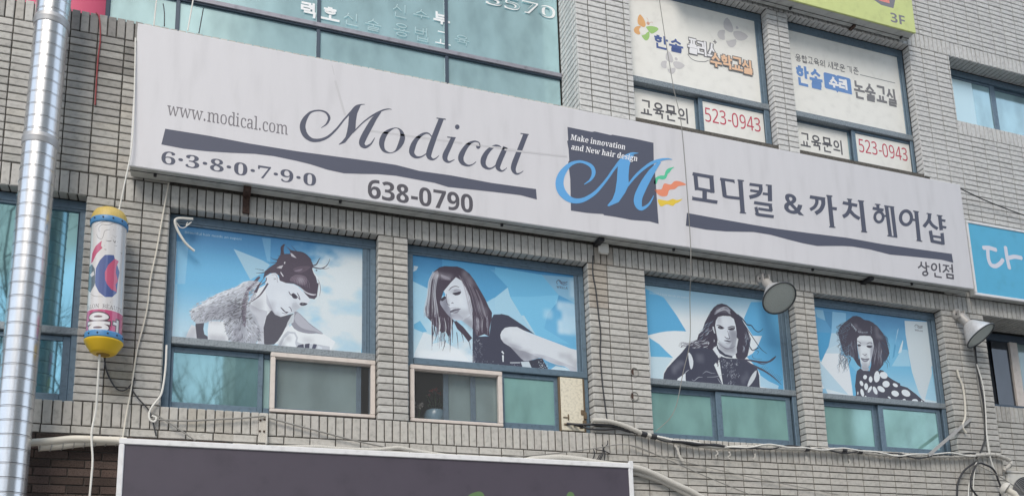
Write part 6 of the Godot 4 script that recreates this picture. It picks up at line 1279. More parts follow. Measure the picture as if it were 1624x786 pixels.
	mat("ac_grille", rgb8(150, 150, 150), 0.5); mat("ac_hole", rgb8(60, 60, 64), 0.8)
	var asp := mat("asphalt", rgb8(66, 66, 68), 0.95); worn(asp, "asphalt_tone", 0.5, 0.75)
	var pv := mat("paving", rgb8(150, 146, 140), 0.9); worn(pv, "paving_tone", 0.8, 0.8)
	mat("kerb", rgb8(168, 166, 162), 0.9); mat("line_paint", rgb8(224, 222, 214), 0.7)
	var ow := mat("opposite_wall", rgb8(150, 150, 146), 0.85); worn(ow, "opposite_tone", 0.2, 0.8)
	mat("opposite_glass", rgb8(84, 100, 108), 0.1, 0.3)
	var bk := mat("bark", rgb8(84, 76, 68), 0.9); worn(bk, "bark_tone", 3.0, 0.6)
	var co := mat("concrete", rgb8(156, 153, 148), 0.9); worn(co, "concrete_tone", 0.9, 0.75)

func glass(key: String, col: Color, metal: float, rough: float) -> void:
	var m := mat(key, col, rough, metal)
	m.metallic_specular = 0.7
	m.albedo_texture = noise_tex("pane_tone", 0.006, 4, [[0.0, grey(0.86)], [0.5, grey(0.95)], [1.0, grey(1.0)]])
	m.uv1_triplanar = true; m.uv1_world_triplanar = true; m.uv1_scale = Vector3(0.9, 0.45, 0.9)

# ==================================================================== mesh helpers
func tool() -> SurfaceTool:
	var s := SurfaceTool.new()
	s.begin(Mesh.PRIMITIVE_TRIANGLES)
	return s

func quad(s: SurfaceTool, a: Vector3, b: Vector3, c: Vector3, d: Vector3, n: Vector3) -> void:
	var q := [a, b, c, d]
	if (b - a).cross(c - a).dot(n) > 0.0: q = [a, d, c, b]
	for k in [0, 1, 2, 0, 2, 3]:
		s.set_normal(n)
		s.add_vertex(q[k])

func tri(s: SurfaceTool, a: Vector3, b: Vector3, c: Vector3, n: Vector3) -> void:
	var q := [a, b, c]
	if (b - a).cross(c - a).dot(n) > 0.0: q = [a, c, b]
	for p in q:
		s.set_normal(n)
		s.add_vertex(p)

# a box with chamfered edges
func bx(s: SurfaceTool, x0: float, x1: float, y0: float, y1: float, z0: float, z1: float, c := 0.0) -> void:
	var lo := Vector3(minf(x0, x1), minf(y0, y1), minf(z0, z1))
	var hi := Vector3(maxf(x0, x1), maxf(y0, y1), maxf(z0, z1))
	c = minf(c, 0.45 * minf(hi.x - lo.x, minf(hi.y - lo.y, hi.z - lo.z)))
	for i in 3:
		var j := (i + 1) % 3
		var k := (i + 2) % 3
		for si in [-1, 1]:
			var n := Vector3.ZERO; n[i] = si
			var p := []
			for q in [[0, 0], [1, 0], [1, 1], [0, 1]]:
				var v := Vector3.ZERO
				v[i] = hi[i] if si > 0 else lo[i]
				v[j] = hi[j] - c if q[0] else lo[j] + c
				v[k] = hi[k] - c if q[1] else lo[k] + c
				p.append(v)
			quad(s, p[0], p[1], p[2], p[3], n)
			if c <= 0.0: continue
			for sj in [-1, 1]:
				var m := Vector3.ZERO; m[i] = si; m[j] = sj
				var a := Vector3.ZERO
				a[i] = hi[i] if si > 0 else lo[i]
				a[j] = hi[j] - c if sj > 0 else lo[j] + c
				var b := Vector3.ZERO
				b[i] = hi[i] - c if si > 0 else lo[i] + c
				b[j] = hi[j] if sj > 0 else lo[j]
				var a2 := a; var b2 := b
				a[k] = lo[k] + c; b[k] = lo[k] + c; a2[k] = hi[k] - c; b2[k] = hi[k] - c
				quad(s, a, b, b2, a2, m.normalized())

func thing(called: String, label: String, category: String, at := Vector3.ZERO, group := "") -> Node3D:
	var o := Node3D.new()
	o.name = called
	add_child(o, true)
	o.position = at
	o.set_meta("label", label); o.set_meta("category", category)
	if group: o.set_meta("group", group)
	return o

func tag(o: Node3D, label: String, category: String, group := "") -> void:
	o.set_meta("label", label); o.set_meta("category", category)
	if group: o.set_meta("group", group)

# commits a surface (in world coordinates) as one named mesh under parent
func part(called: String, s, m: Material, parent: Node3D, kind := "") -> MeshInstance3D:
	var o := MeshInstance3D.new()
	o.name = called
	o.mesh = s.commit() if s is SurfaceTool else s
	o.material_override = m
	parent.add_child(o, true)
	var at := Vector3.ZERO
	var p: Node = parent
	while p is Node3D and p != self:
		at += p.position
		p = p.get_parent()
	o.position = -at
	if kind: o.set_meta("kind", kind)
	return o

func group_part(called: String, parent: Node3D) -> Node3D:
	var o := Node3D.new()
	o.name = called
	parent.add_child(o, true)
	return o

func box_part(called: String, m: Material, parent: Node3D, x0: float, x1: float, y0: float, y1: float, z0: float, z1: float, c := 0.003) -> MeshInstance3D:
	var s := tool()
	bx(s, x0, x1, y0, y1, z0, z1, c)
	return part(called, s, m, parent)

func smooth_line(p: Array, n := 5) -> Array:
	var out := []
	for i in p.size() - 1:
		var a: Variant = p[i - 1] if i > 0 else p[0] * 2.0 - p[1]
		var b: Variant = p[i]
		var c: Variant = p[i + 1]
		var d: Variant = p[i + 2] if i + 2 < p.size() else p[i + 1] * 2.0 - p[i]
		for k in n:
			var t := float(k) / n
			out.append((b * 2.0 + (c - a) * t + (a * 2.0 - b * 5.0 + c * 4.0 - d) * t * t + (b * 3.0 - a - c * 3.0 + d) * t * t * t) * 0.5)
	out.append(p[-1])
	return out

func tube(s: SurfaceTool, pts: Array, r: float, sides := 8, wobble := 0.0) -> void:
	var rings := []
	var up := Vector3(0.3, 0.2, 0.93).normalized()
	for i in pts.size():
		var t: Vector3 = (pts[mini(i + 1, pts.size() - 1)] - pts[maxi(i - 1, 0)]).normalized()
		var u := (up - t * up.dot(t)).normalized()
		var v := t.cross(u)
		up = u
		var rr := r * (1.0 + wobble * sin(i * 2.1) + wobble * rng.randf_range(-0.5, 0.5))
		var ring := []
		for k in sides:
			var a := TAU * k / sides
			var n := u * cos(a) + v * sin(a)
			ring.append([pts[i] + n * rr, n])
		rings.append(ring)
	for i in rings.size() - 1:
		for k in sides:
			var a: Array = rings[i][k]; var b: Array = rings[i][(k + 1) % sides]; var c: Array = rings[i + 1][(k + 1) % sides]; var d: Array = rings[i + 1][k]
			var order := [a, b, c, a, c, d]
			if (b[0] - a[0]).cross(c[0] - a[0]).dot(a[1] + c[1]) > 0.0: order = [a, c, b, a, d, c]
			for q in order:
				s.set_normal(q[1]); s.add_vertex(q[0])
	for e in [0, rings.size() - 1]:
		var n: Vector3 = (pts[e] - pts[1 if e == 0 else e - 1]).normalized()
		for k in range(1, sides - 1): tri(s, rings[e][0][0], rings[e][k][0], rings[e][k + 1][0], n)

# a surface of revolution: profile of Vector2(radius, distance along axis); the frame's y column is the axis
func lathe(s: SurfaceTool, profile: Array, frame: Transform3D, sides := 32, ribs := 0, rib_depth := 0.0, with_uv := false, pitch := 0.0) -> void:
	var P := []
	for i in profile.size():
		var row := []
		var a: Vector2 = profile[maxi(i - 1, 0)]
		var b: Vector2 = profile[mini(i + 1, profile.size() - 1)]
		var d := (b - a).normalized()
		for k in sides + 1:
			var ang := TAU * k / sides
			var r: float = profile[i].x
			if ribs: r *= 1.0 - rib_depth * (0.5 + 0.5 * cos(ang * ribs))
			var dir := Vector3(sin(ang), 0, cos(ang))
			var n := (dir * d.y - Vector3.UP * d.x).normalized()
			row.append([frame * (dir * r + Vector3.UP * (profile[i].y + pitch * k / sides)), (frame.basis * n).normalized(), Vector2(float(k) / sides + 0.5, 1.0 - float(i) / (profile.size() - 1))])
		P.append(row)
	for i in profile.size() - 1:
		for k in sides:
			var q := [P[i][k], P[i][k + 1], P[i + 1][k + 1], P[i + 1][k]]
			var order := [0, 1, 2, 0, 2, 3]
			var g: Vector3 = (q[1][0] - q[0][0]).cross(q[2][0] - q[0][0])
			if g.length_squared() < 1e-16: g = (q[2][0] - q[0][0]).cross(q[3][0] - q[0][0])
			if g.dot(q[0][1] + q[2][1]) > 0.0: order = [0, 2, 1, 0, 3, 2]
			for j in order:
				s.set_normal(q[j][1])
				if with_uv: s.set_uv(q[j][2])
				s.add_vertex(q[j][0])

func axis_frame(at: Vector3, axis: Vector3) -> Transform3D:
	var y := axis.normalized()
	var z := (Vector3.BACK - y * y.z).normalized() if absf(y.z) < 0.95 else (Vector3.UP - y * y.y).normalized()
	return Transform3D(Basis(y.cross(z), y, z), at)

# ==================================================================== flat lettering
func flat(s: SurfaceTool, p: PackedVector2Array, z: float) -> void:
	var idx := Geometry2D.triangulate_polygon(p)
	for k in range(0, idx.size(), 3):
		tri(s, Vector3(p[idx[k]].x, p[idx[k]].y, z), Vector3(p[idx[k + 1]].x, p[idx[k + 1]].y, z), Vector3(p[idx[k + 2]].x, p[idx[k + 2]].y, z), Vector3.BACK)

func millimetres(a: Array) -> PackedVector2Array:
	var p := PackedVector2Array()
	for k in range(0, a.size(), 2):
		var v := Vector2(a[k], a[k + 1]) * 0.001
		if p.is_empty() or p[-1].distance_to(v) > 0.0004: p.append(v)
	return p

# cut vinyl: each overlapping shape lies a fifth of a millimetre above the one before
func vinyl(called: String, shapes: Array, m: Material, z: float, parent: Node3D) -> MeshInstance3D:
	var s := tool()
	for k in shapes.size(): flat(s, millimetres(shapes[k]), z + 0.0002 * k)
	return part(called, s, m, parent)

func font(serif: bool, bold: bool) -> Font:
	var key := "%s%s" % [serif, bold]
	if not fonts.has(key):
		var f := SystemFont.new()
		f.font_names = PackedStringArray(["Droid Serif" if serif else "Droid Sans"])
		f.font_weight = 700 if bold else 400
		fonts[key] = f
	return fonts[key]

# triangles of a line of text, scaled to span x0..x1 with its capitals cap high over the baseline y
func text_triangles(text: String, f: Font, x0: float, x1: float, y: float, cap: float, shear := 0.0) -> PackedVector2Array:
	var tm := TextMesh.new()
	tm.font = f; tm.text = text; tm.font_size = 64; tm.pixel_size = 0.01; tm.depth = 0.0; tm.curve_step = 1.0
	tm.horizontal_alignment = HORIZONTAL_ALIGNMENT_LEFT
	var arr := tm.get_mesh_arrays()
	var v: PackedVector3Array = arr[Mesh.ARRAY_VERTEX]
	var ix: PackedInt32Array = arr[Mesh.ARRAY_INDEX] if arr[Mesh.ARRAY_INDEX] != null else PackedInt32Array(range(v.size()))
	var ref := TextMesh.new()
	ref.font = f; ref.text = "E"; ref.font_size = 64; ref.pixel_size = 0.01; ref.depth = 0.0
	ref.horizontal_alignment = HORIZONTAL_ALIGNMENT_LEFT
	var eb := AABB(); var first := true
	for q in (ref.get_mesh_arrays()[Mesh.ARRAY_VERTEX] as PackedVector3Array):
		eb = AABB(q, Vector3.ZERO) if first else eb.expand(q)
		first = false
	var lo := INF; var hi := -INF
	for q in v: lo = minf(lo, q.x); hi = maxf(hi, q.x)
	var ky := cap / eb.size.y
	var kx := (x1 - x0) / (hi - lo)
	var out := PackedVector2Array()
	for k in ix:
		var yy := (v[k].y - eb.position.y) * ky
		out.append(Vector2(x0 + (v[k].x - lo) * kx + yy * shear, y + yy))
	return out

func latin(s: SurfaceTool, text: String, serif: bool, bold: bool, x0: float, x1: float, y: float, cap: float, z: float, shear := 0.0) -> void:
	var t := text_triangles(text, font(serif, bold), x0, x1, y, cap, shear)
	for k in range(0, t.size(), 3):
		tri(s, Vector3(t[k].x, t[k].y, z), Vector3(t[k + 1].x, t[k + 1].y, z), Vector3(t[k + 2].x, t[k + 2].y, z), Vector3.BACK)

# ---- Korean syllables, composed from strokes in a unit square (y down)
func circle_line(cx: float, cy: float, rx: float, ry: float) -> Array:
	var p := []
	for k in 17: p.append(Vector2(cx + rx * cos(TAU * k / 16.0), cy + ry * sin(TAU * k / 16.0)))
	return p

func jamo(c: String) -> Array:
	match c:
		"ㄱ": return [[Vector2(0, 0), Vector2(1, 0), Vector2(0.95, 1)]]
		"ㄴ": return [[Vector2(0, 0), Vector2(0, 1), Vector2(1, 1)]]
		"ㄷ": return [[Vector2(1, 0), Vector2(0, 0), Vector2(0, 1), Vector2(1, 1)]]
		"ㄹ": return [[Vector2(0, 0), Vector2(1, 0), Vector2(1, 0.5), Vector2(0, 0.5), Vector2(0, 1), Vector2(1, 1)]]
		"ㅁ": return [[Vector2(0, 0), Vector2(1, 0), Vector2(1, 1), Vector2(0, 1), Vector2(0, -0.08)]]
		"ㅂ": return [[Vector2(0, 0), Vector2(0, 1), Vector2(1, 1), Vector2(1, 0)], [Vector2(0, 0.5), Vector2(1, 0.5)]]
		"ㅅ": return [[Vector2(0.52, 0), Vector2(0.4, 0.5), Vector2(0, 1)], [Vector2(0.46, 0.4), Vector2(1, 1)]]
		"ㅇ": return [circle_line(0.5, 0.5, 0.5, 0.5)]
		"ㅈ": return [[Vector2(0, 0), Vector2(1, 0)], [Vector2(0.52, 0), Vector2(0.4, 0.5), Vector2(0, 1)], [Vector2(0.46, 0.45), Vector2(1, 1)]]
		"ㅍ": return [[Vector2(0, 0), Vector2(1, 0)], [Vector2(0.3, 0), Vector2(0.3, 1)], [Vector2(0.7, 0), Vector2(0.7, 1)], [Vector2(0, 1), Vector2(1, 1)]]
		"ㅎ": return [[Vector2(0.35, 0), Vector2(0.65, 0)], [Vector2(0, 0.26), Vector2(1, 0.26)], circle_line(0.5, 0.72, 0.38, 0.28)]
	return []

func syllable(ch: String) -> Array:
	var code := ch.unicode_at(0) - 0xAC00
	if code < 0: return []
	var first: String = "ㄱㄲㄴㄷㄸㄹㅁㅂㅃㅅㅆㅇㅈㅉㅊㅋㅌㅍㅎ"[code / 588]
	var vowel := (code % 588) / 28
	var last: String = ["", "ㄱ", "ㄲ", "", "ㄴ", "", "", "ㄷ", "ㄹ", "", "", "", "", "", "", "", "ㅁ", "ㅂ", "", "ㅅ", "ㅆ", "ㅇ", "ㅈ", "ㅊ", "ㅋ", "ㅌ", "ㅍ", "ㅎ"][code % 28]
	var out := []
	var put := func(strokes: Array, x0: float, y0: float, x1: float, y1: float) -> void:
		for st in strokes: out.append(st.map(func(p): return Vector2(lerpf(x0, x1, p.x), lerpf(y0, y1, p.y))))
	var upright := vowel in [0, 1, 2, 3, 4, 5, 6, 7, 20]
	var b := 0.95 if last == "" else 0.56
	if upright:
		put.call(jamo(first), 0.05, 0.12 if last == "" else 0.06, 0.55, 0.85 if last == "" else 0.5)
		var x := 0.78
		out.append([Vector2(x, 0.0), Vector2(x, b + 0.05)])
		var mid := b * 0.5
		match vowel:
			0: out.append([Vector2(x, mid), Vector2(1, mid)])
			1: out.append([Vector2(x, mid), Vector2(0.95, mid)]); out.append([Vector2(0.95, 0.0), Vector2(0.95, b + 0.05)])
			2: out.append([Vector2(x, mid * 0.7), Vector2(1, mid * 0.7)]); out.append([Vector2(x, mid * 1.25), Vector2(1, mid * 1.25)])
			4: out.append([Vector2(0.58, mid), Vector2(x, mid)])
			6: out.append([Vector2(0.58, mid * 0.7), Vector2(x, mid * 0.7)]); out.append([Vector2(0.58, mid * 1.3), Vector2(x, mid * 1.3)])
		if last: put.call(jamo(last), 0.2, 0.68, 0.85, 1.0)
	elif vowel == 19:
		put.call(jamo(first), 0.1, 0.1, 0.58, 0.55)
		out.append([Vector2(0.0, 0.75), Vector2(0.68, 0.75)])
		out.append([Vector2(0.88, 0.0), Vector2(0.88, 1.0)])
	else:
		var y := 0.9 if last == "" else 0.56
		var down := vowel in [13, 14, 15, 16, 17]
		if down: y -= 0.16 if last == "" else 0.06
		var top := 0.42 if last == "" else 0.3
		if vowel == 18: top = y - 0.14
		put.call(jamo(first), 0.18, 0.02, 0.82, top if not down else minf(y - 0.12, top + 0.1))
		out.append([Vector2(0.0, y), Vector2(1.0, y)])
		var d := (0.3 if last == "" else 0.14) * (1.0 if down else -1.0)
		match vowel:
			8, 13: out.append([Vector2(0.5, y), Vector2(0.5, y + d)])
			12, 17: out.append([Vector2(0.34, y), Vector2(0.34, y + d)]); out.append([Vector2(0.66, y), Vector2(0.66, y + d)])
		if last: put.call(jamo(last), 0.18, 0.72, 0.82, 1.0)
	return out

func thick(s: SurfaceTool, line: Array, w: float, z: float) -> void:
	var l := PackedVector2Array(); var r := PackedVector2Array()
	var last := line.size() - 1
	var closed: bool = line[0].distance_to(line[last]) < 1e-5
	for i in line.size():
		var a: Vector2 = line[i] - line[maxi(i - 1, 0)]
		var b: Vector2 = line[mini(i + 1, last)] - line[i]
		if closed and i == 0: a = line[last] - line[last - 1]
		if closed and i == last: b = line[1] - line[0]
		var t := (a.normalized() + b.normalized()).normalized()
		var n := Vector2(-t.y, t.x)
		var dn := n.dot(Vector2(-b.normalized().y, b.normalized().x)) if b.length() > 0.0 else 1.0
		var k := w * 0.5 / maxf(0.5, absf(dn))
		var p: Vector2 = line[i]
		if i == 0 and not closed: p -= t * w * 0.25
		if i == last and not closed: p += t * w * 0.25
		l.append(p + n * k); r.append(p - n * k)
	for i in line.size() - 1:
		var q := [Vector3(l[i].x, l[i].y, z), Vector3(l[i + 1].x, l[i + 1].y, z), Vector3(r[i + 1].x, r[i + 1].y, z), Vector3(r[i].x, r[i].y, z)]
		tri(s, q[0], q[1], q[2], Vector3.BACK)
		tri(s, q[0], q[2], q[3], Vector3.BACK)

# a line of Korean between x0 and x1, top y1 and bottom y0
func korean(s: SurfaceTool, text: String, x0: float, x1: float, y0: float, y1: float, w: float, z: float, gap := 0.14) -> void:
	var n := text.length()
	var cell := (x1 - x0) / (n + (n - 1) * gap)
	var lift := 0
	for k in n:
		var ox := x0 + k * cell * (1.0 + gap)
		for line in syllable(text[k]):
			var q: Array = line.map(func(p): return Vector2(ox + p.x * cell, y1 - p.y * (y1 - y0)))
			thick(s, q, w, z + 0.00015 * (lift % 12))
			lift += 1

# ==================================================================== pictures (flat print)
func fill(im: Image, p: PackedVector2Array, col: Color, alpha := 1.0) -> void:
	var w := im.get_width(); var h := im.get_height()
	var lo := INF; var hi := -INF
	for v in p: lo = minf(lo, v.y); hi = maxf(hi, v.y)
	var n := p.size()
	for y in range(maxi(0, int(floor(lo))), mini(h, int(ceil(hi)) + 1)):
		var yc := y + 0.5
		var xs := PackedFloat32Array()
		var a := p[n - 1]
		for b in p:
			if (a.y <= yc) != (b.y <= yc): xs.append(a.x + (yc - a.y) / (b.y - a.y) * (b.x - a.x))
			a = b
		xs.sort()
		for k in range(0, xs.size() - 1, 2):
			var xa := maxi(0, int(round(xs[k])))
			var xb := mini(w, int(round(xs[k + 1])))
			if xb <= xa: continue
			if alpha >= 0.99: im.fill_rect(Rect2i(xa, y, xb - xa, 1), col)
			else:
				for x in range(xa, xb): im.set_pixel(x, y, im.get_pixel(x, y).lerp(col, alpha))

func brush(im: Image, line: Array, col: Color, alpha := 1.0) -> void:   # line of Vector3(x, y, width)
	var q := smooth_line(line, 4) if line.size() > 2 else line
	var l := PackedVector2Array(); var r := PackedVector2Array()
	for i in q.size():
		var t: Vector3 = q[mini(i + 1, q.size() - 1)] - q[maxi(i - 1, 0)]
		var n := Vector2(-t.y, t.x).normalized() * maxf(0.55, q[i].z * 0.5)
		l.append(Vector2(q[i].x, q[i].y) + n); r.append(Vector2(q[i].x, q[i].y) - n)
	r.reverse()
	l.append_array(r)
	fill(im, l, col, alpha)

func draw_ops(im: Image, ops: Array, k := 1.0) -> void:
	for o in ops:
		var c := Color(o[0] as String)
		if o.size() > 3:
			var line := []
			for i in range(0, o[2].size(), 3): line.append(Vector3(o[2][i], o[2][i + 1], o[2][i + 2]) * k)
			brush(im, line, c, o[1])
		else:
			var p := PackedVector2Array()
			for i in range(0, o[2].size(), 2): p.append(Vector2(o[2][i], o[2][i + 1]) * k)
			fill(im, p, c, o[1])

func image_text(im: Image, text: String, serif: bool, bold: bool, x0: float, x1: float, y: float, cap: float, col: Color, alpha := 1.0) -> void:
	var t := text_triangles(text, font(serif, bold), x0, x1, 0.0, cap)
	for k in range(0, t.size(), 3):
		fill(im, PackedVector2Array([Vector2(t[k].x, y - t[k].y), Vector2(t[k + 1].x, y - t[k + 1].y), Vector2(t[k + 2].x, y - t[k + 2].y)]), col, alpha)

# ==================================================================== ground, street, trees and the house across the street
func make_setting() -> void:
	var s := tool()
	quad(s, Vector3(-250, 0, -250), Vector3(250, 0, -250), Vector3(250, 0, 250), Vector3(-250, 0, 250), Vector3.UP)
	part("ground", s, M.paving, self).set_meta("kind", "structure")
	s = tool()
	quad(s, Vector3(-250, 0.004, 6.2), Vector3(250, 0.004, 6.2), Vector3(250, 0.004, 13.2), Vector3(-250, 0.004, 13.2), Vector3.UP)
	part("road", s, M.asphalt, self).set_meta("kind", "structure")
	s = tool()
	for k in range(-12, 14): quad(s, Vector3(k * 6, 0.008, 9.63), Vector3(k * 6 + 3, 0.008, 9.63), Vector3(k * 6 + 3, 0.008, 9.77), Vector3(k * 6, 0.008, 9.77), Vector3.UP)
	part("road_markings", s, M.line_paint, self).set_meta("kind", "structure")
	s = tool()
	bx(s, -120, 120, 0, 0.13, 0.02, 6.05, 0.01); bx(s, -120, 120, 0, 0.13, 13.35, 17.4, 0.01)
	part("pavement", s, M.paving, self).set_meta("kind", "structure")
	s = tool()
	bx(s, -120, 120, 0, 0.14, 6.055, 6.2, 0.012); bx(s, -120, 120, 0, 0.14, 13.2, 13.345, 0.012)
	part("kerb", s, M.kerb, self).set_meta("kind", "structure")
	# the house across the street, seen only as a reflection in the panes
	var o := thing("concrete_block", "tall grey block across the street, mirrored in the upper glass", "building", Vector3(12, 0, 24))
	s = tool()
	bx(s, 1.4, 24.0, 0.0, 36.0, 20.0, 32.0, 0.05)
	part("wall", s, M.opposite_wall, o)
	s = tool()
	for fl in 11:
		for c in 7: bx(s, 2.6 + c * 2.95, 4.5 + c * 2.95, 1.2 + fl * 3.1, 2.9 + fl * 3.1, 19.93, 20.05, 0.02)
	part("window_band", s, M.opposite_glass, o, "stuff")
	var t0 := bare_tree("bare_tree", "bare street tree across the road, mirrored in the left hand panes", Vector3(-4.2, 0, 15.5), 15.0, 5)
	bare_tree("bare_tree_001", "second bare street tree across the road, right of the first", Vector3(0.9, 0, 15.2), 12.0, 8)
	bare_tree("bare_tree_002", "third bare street tree across the road, farthest right", Vector3(19.0, 0, 15.6), 12.0, 13)
	for n in ["bare_tree", "bare_tree_001", "bare_tree_002"]: get_node(n).set_meta("group", "bare street trees across the road")

func bare_tree(called: String, label: String, at: Vector3, height: float, sd: int) -> Node3D:
	var o := thing(called, label, "tree", at)
	var r := RandomNumberGenerator.new()
	r.seed = sd
	var s := tool(); var c := tool()
	var top := at + Vector3(0, height * 0.3, 0)
	tapered(s, [at, at.lerp(top, 0.5) + Vector3(0.06, 0, 0.03), top], 0.2, 0.14, 8)
	part("trunk", s, M.bark, o)
	for k in 7: limb(c, r, top - Vector3(0, r.randf_range(0.0, 0.5), 0), Vector3(cos(k * 0.9) * 0.62, 1.0, sin(k * 0.9) * 0.62).normalized(), height * 0.34, 0.075, 4)
	part("crown", c, M.bark, o)
	return o

func limb(s: SurfaceTool, r: RandomNumberGenerator, from: Vector3, dir: Vector3, length: float, radius: float, depth: int) -> void:
	var pts := [from]
	var d := dir
	for k in 3:
		d = (d + Vector3(r.randf_range(-0.25, 0.25), r.randf_range(-0.1, 0.25), r.randf_range(-0.25, 0.25))).normalized()
		pts.append(pts[-1] + d * length / 3.0)
	tapered(s, pts, radius, radius * 0.5, 4 if depth > 2 else 3)
	if depth <= 0: return
	for k in (4 if depth > 1 else 3):
		var i := 1 + k % 3
		var side := Vector3(r.randf_range(-1, 1), r.randf_range(-0.2, 0.7), r.randf_range(-1, 1)).normalized()
		limb(s, r, pts[i], (d + side * 0.9).normalized(), length * r.randf_range(0.45, 0.7), radius * 0.5, depth - 1)

func tapered(s: SurfaceTool, pts: Array, r0: float, r1: float, sides: int) -> void:
	var rings := []
	for i in pts.size():
		var t: Vector3 = (pts[mini(i + 1, pts.size() - 1)] - pts[maxi(i - 1, 0)]).normalized()
		var u := t.cross(Vector3(0.31, 0.2, 0.93)).normalized()
		var v := t.cross(u)
		var rr := lerpf(r0, r1, float(i) / (pts.size() - 1))
		var ring := []
		for k in sides: ring.append(pts[i] + (u * cos(TAU * k / sides) + v * sin(TAU * k / sides)) * rr)
		rings.append(ring)
	for i in rings.size() - 1:
		for k in sides:
			var k2 := (k + 1) % sides
			var n: Vector3 = (rings[i][k] + rings[i][k2] - pts[i] * 2.0).normalized()
			quad(s, rings[i][k], rings[i][k2], rings[i + 1][k2], rings[i + 1][k], n)

# ==================================================================== the brick building
func tone_at(p: Vector3) -> Color:
	var t := rng.randf_range(0.86, 1.08)
	if rng.randf() < 0.1: t *= rng.randf_range(0.8, 0.92)
	var c := Color(0.585, 0.572, 0.545) * t
	# rust runs, soot and lime marks on some bricks, then tones by region
	if absf(p.x - 3.9) < 0.11 and p.y > 4.95 and p.y < 5.6: c = c.lerp(Color(0.30, 0.22, 0.14), 0.4)
	if p.x > -0.5 and p.x < -0.2 and p.y > 3.72 and p.y < 4.15: c = c.lerp(Color(0.30, 0.24, 0.15), rng.randf_range(0.1, 0.5))
	if p.x > 0.2 and p.x < 0.62 and p.y < 3.72 and p.y > 3.4: c = c.lerp(Color(0.42, 0.36, 0.25), rng.randf_range(0.0, 0.5))
	if p.x < -0.3 and p.y > 6.5 and p.x > -0.95: c = c.lerp(Color(0.22, 0.21, 0.205), rng.randf_range(0.15, 0.75))
	if p.x < 0.0 and p.y < 6.6: c *= 0.93
	if p.y < 3.72: c = c.lerp(Color(0.56, 0.53, 0.48), 0.5)
	if p.x > 3.7 and p.y > 5.7: c = c.lerp(Color(0.80, 0.80, 0.80), 0.7)  # bright haze over the upper right wall, painted into the brick colour
	c.a = 1.0
	return c

func brick_into(s: SurfaceTool, xf: Transform3D, w: float, h: float, tone: Color, r: RandomNumberGenerator, depth := 0.014, ch := 0.0035) -> void:
	var o := []; var i := []; var b := []
	for q in [[-1, -1], [1, -1], [1, 1], [-1, 1]]:
		var j := Vector2(r.randf_range(-0.0015, 0.0015), r.randf_range(-0.0014, 0.0014))
		var p := Vector2(q[0] * w * 0.5, q[1] * h * 0.5) + j
		o.append(Vector3(p.x, p.y, -ch)); b.append(Vector3(p.x, p.y, -depth))
		i.append(Vector3(p.x - q[0] * ch * r.randf_range(0.7, 1.6), p.y - q[1] * ch * r.randf_range(0.7, 1.6), r.randf_range(-0.0008, 0.0008)))
	s.set_color(tone)
	quad(s, xf * i[0], xf * i[1], xf * i[2], xf * i[3], xf.basis * Vector3(r.randf_range(-0.02, 0.02), r.randf_range(-0.02, 0.02), 1).normalized())
	for k in 4:
		var k2 := (k + 1) % 4
		var n: Vector3 = [Vector3.DOWN, Vector3.RIGHT, Vector3.UP, Vector3.LEFT][k]
		quad(s, xf * i[k], xf * i[k2], xf * o[k2], xf * o[k], xf.basis * (n + Vector3.BACK).normalized())
		quad(s, xf * o[k], xf * o[k2], xf * b[k2], xf * b[k], xf.basis * n)

# stack bond: columns from ox with a pitch, rows from oy with a height; each brick clipped to the field
func field(list: Array, x0: float, x1: float, y0: float, y1: float, ox: float, pitch: float, oy: float, rowh: float, z := 0.0, gap := 0.0095, half := false) -> void:
	var r0 := int(floor((y0 - oy) / rowh + 0.001)); var r1 := int(ceil((y1 - oy) / rowh - 0.001))
	for r in range(r0, r1):
		var shift := pitch * 0.5 if half and posmod(r, 2) == 1 else 0.0
		var c0 := int(floor((x0 - ox - shift) / pitch + 0.001)); var c1 := int(ceil((x1 - ox - shift) / pitch - 0.001))
		for c in range(c0, c1):
			var a := maxf(x0, ox + shift + c * pitch + gap * 0.5); var b := minf(x1, ox + shift + (c + 1) * pitch - gap * 0.5)
			var d := maxf(y0, oy + r * rowh + gap * 0.5); var e := minf(y1, oy + (r + 1) * rowh - gap * 0.5)
			if b - a < 0.012 or e - d < 0.012: continue
			list.append([Vector3((a + b) * 0.5, (d + e) * 0.5, z + rng.randf_range(-0.0012, 0.0012)), b - a, e - d])

func seen_size(p: Vector3, w: float, h: float) -> float:
	var q := camera.transform.affine_inverse() * p
	var u := (-q.x / q.z * 1479.5 + 868.5) / 1624.0
	var v := (752.4 + q.y / q.z * 1479.5) / 786.0
	return w * h / q.length_squared() if u > -0.01 and u < 1.01 and v > -0.01 and v < 1.01 else 0.0

# the bricks that show largest become parts of their own, the rest one part
func lay(list: Array, called: String, rest: String, m: Material, parent: Node3D, toner: Callable, most := 300) -> void:
	for b in list: b.append(seen_size(b[0], b[1], b[2]))
	list.sort_custom(func(a, b): return a[3] > b[3])
	var s := tool()
	var r := RandomNumberGenerator.new()
	for k in list.size():
		var b: Array = list[k]
		r.seed = 1000 + k
		if k < most and b[3] > 0.0:
			var key := "%s %d %d %d" % [called, int(round(b[1] * 500)), int(round(b[2] * 500)), k % 5]
			var t: Color = toner.call(b[0])
			var steps := int(round(t.get_luminance() * 60.0)) * 100 + int(round(t.r / maxf(t.b, 0.01) * 12.0))
			key += " %d" % steps
			if not brick_cache.has(key):
				var one := tool()
				brick_into(one, Transform3D(), b[1], b[2], t, r)
				brick_cache[key] = one.commit()
			var o := part(called, brick_cache[key], m, parent)
			o.position = b[0] + o.position
			o.rotation = Vector3(r.randf_range(-0.004, 0.004), r.randf_range(-0.004, 0.004), r.randf_range(-0.003, 0.003))
		else:
			brick_into(s, Transform3D(Basis(), b[0]), b[1], b[2], toner.call(b[0]), r)
	part(rest, s, m, parent, "stuff")

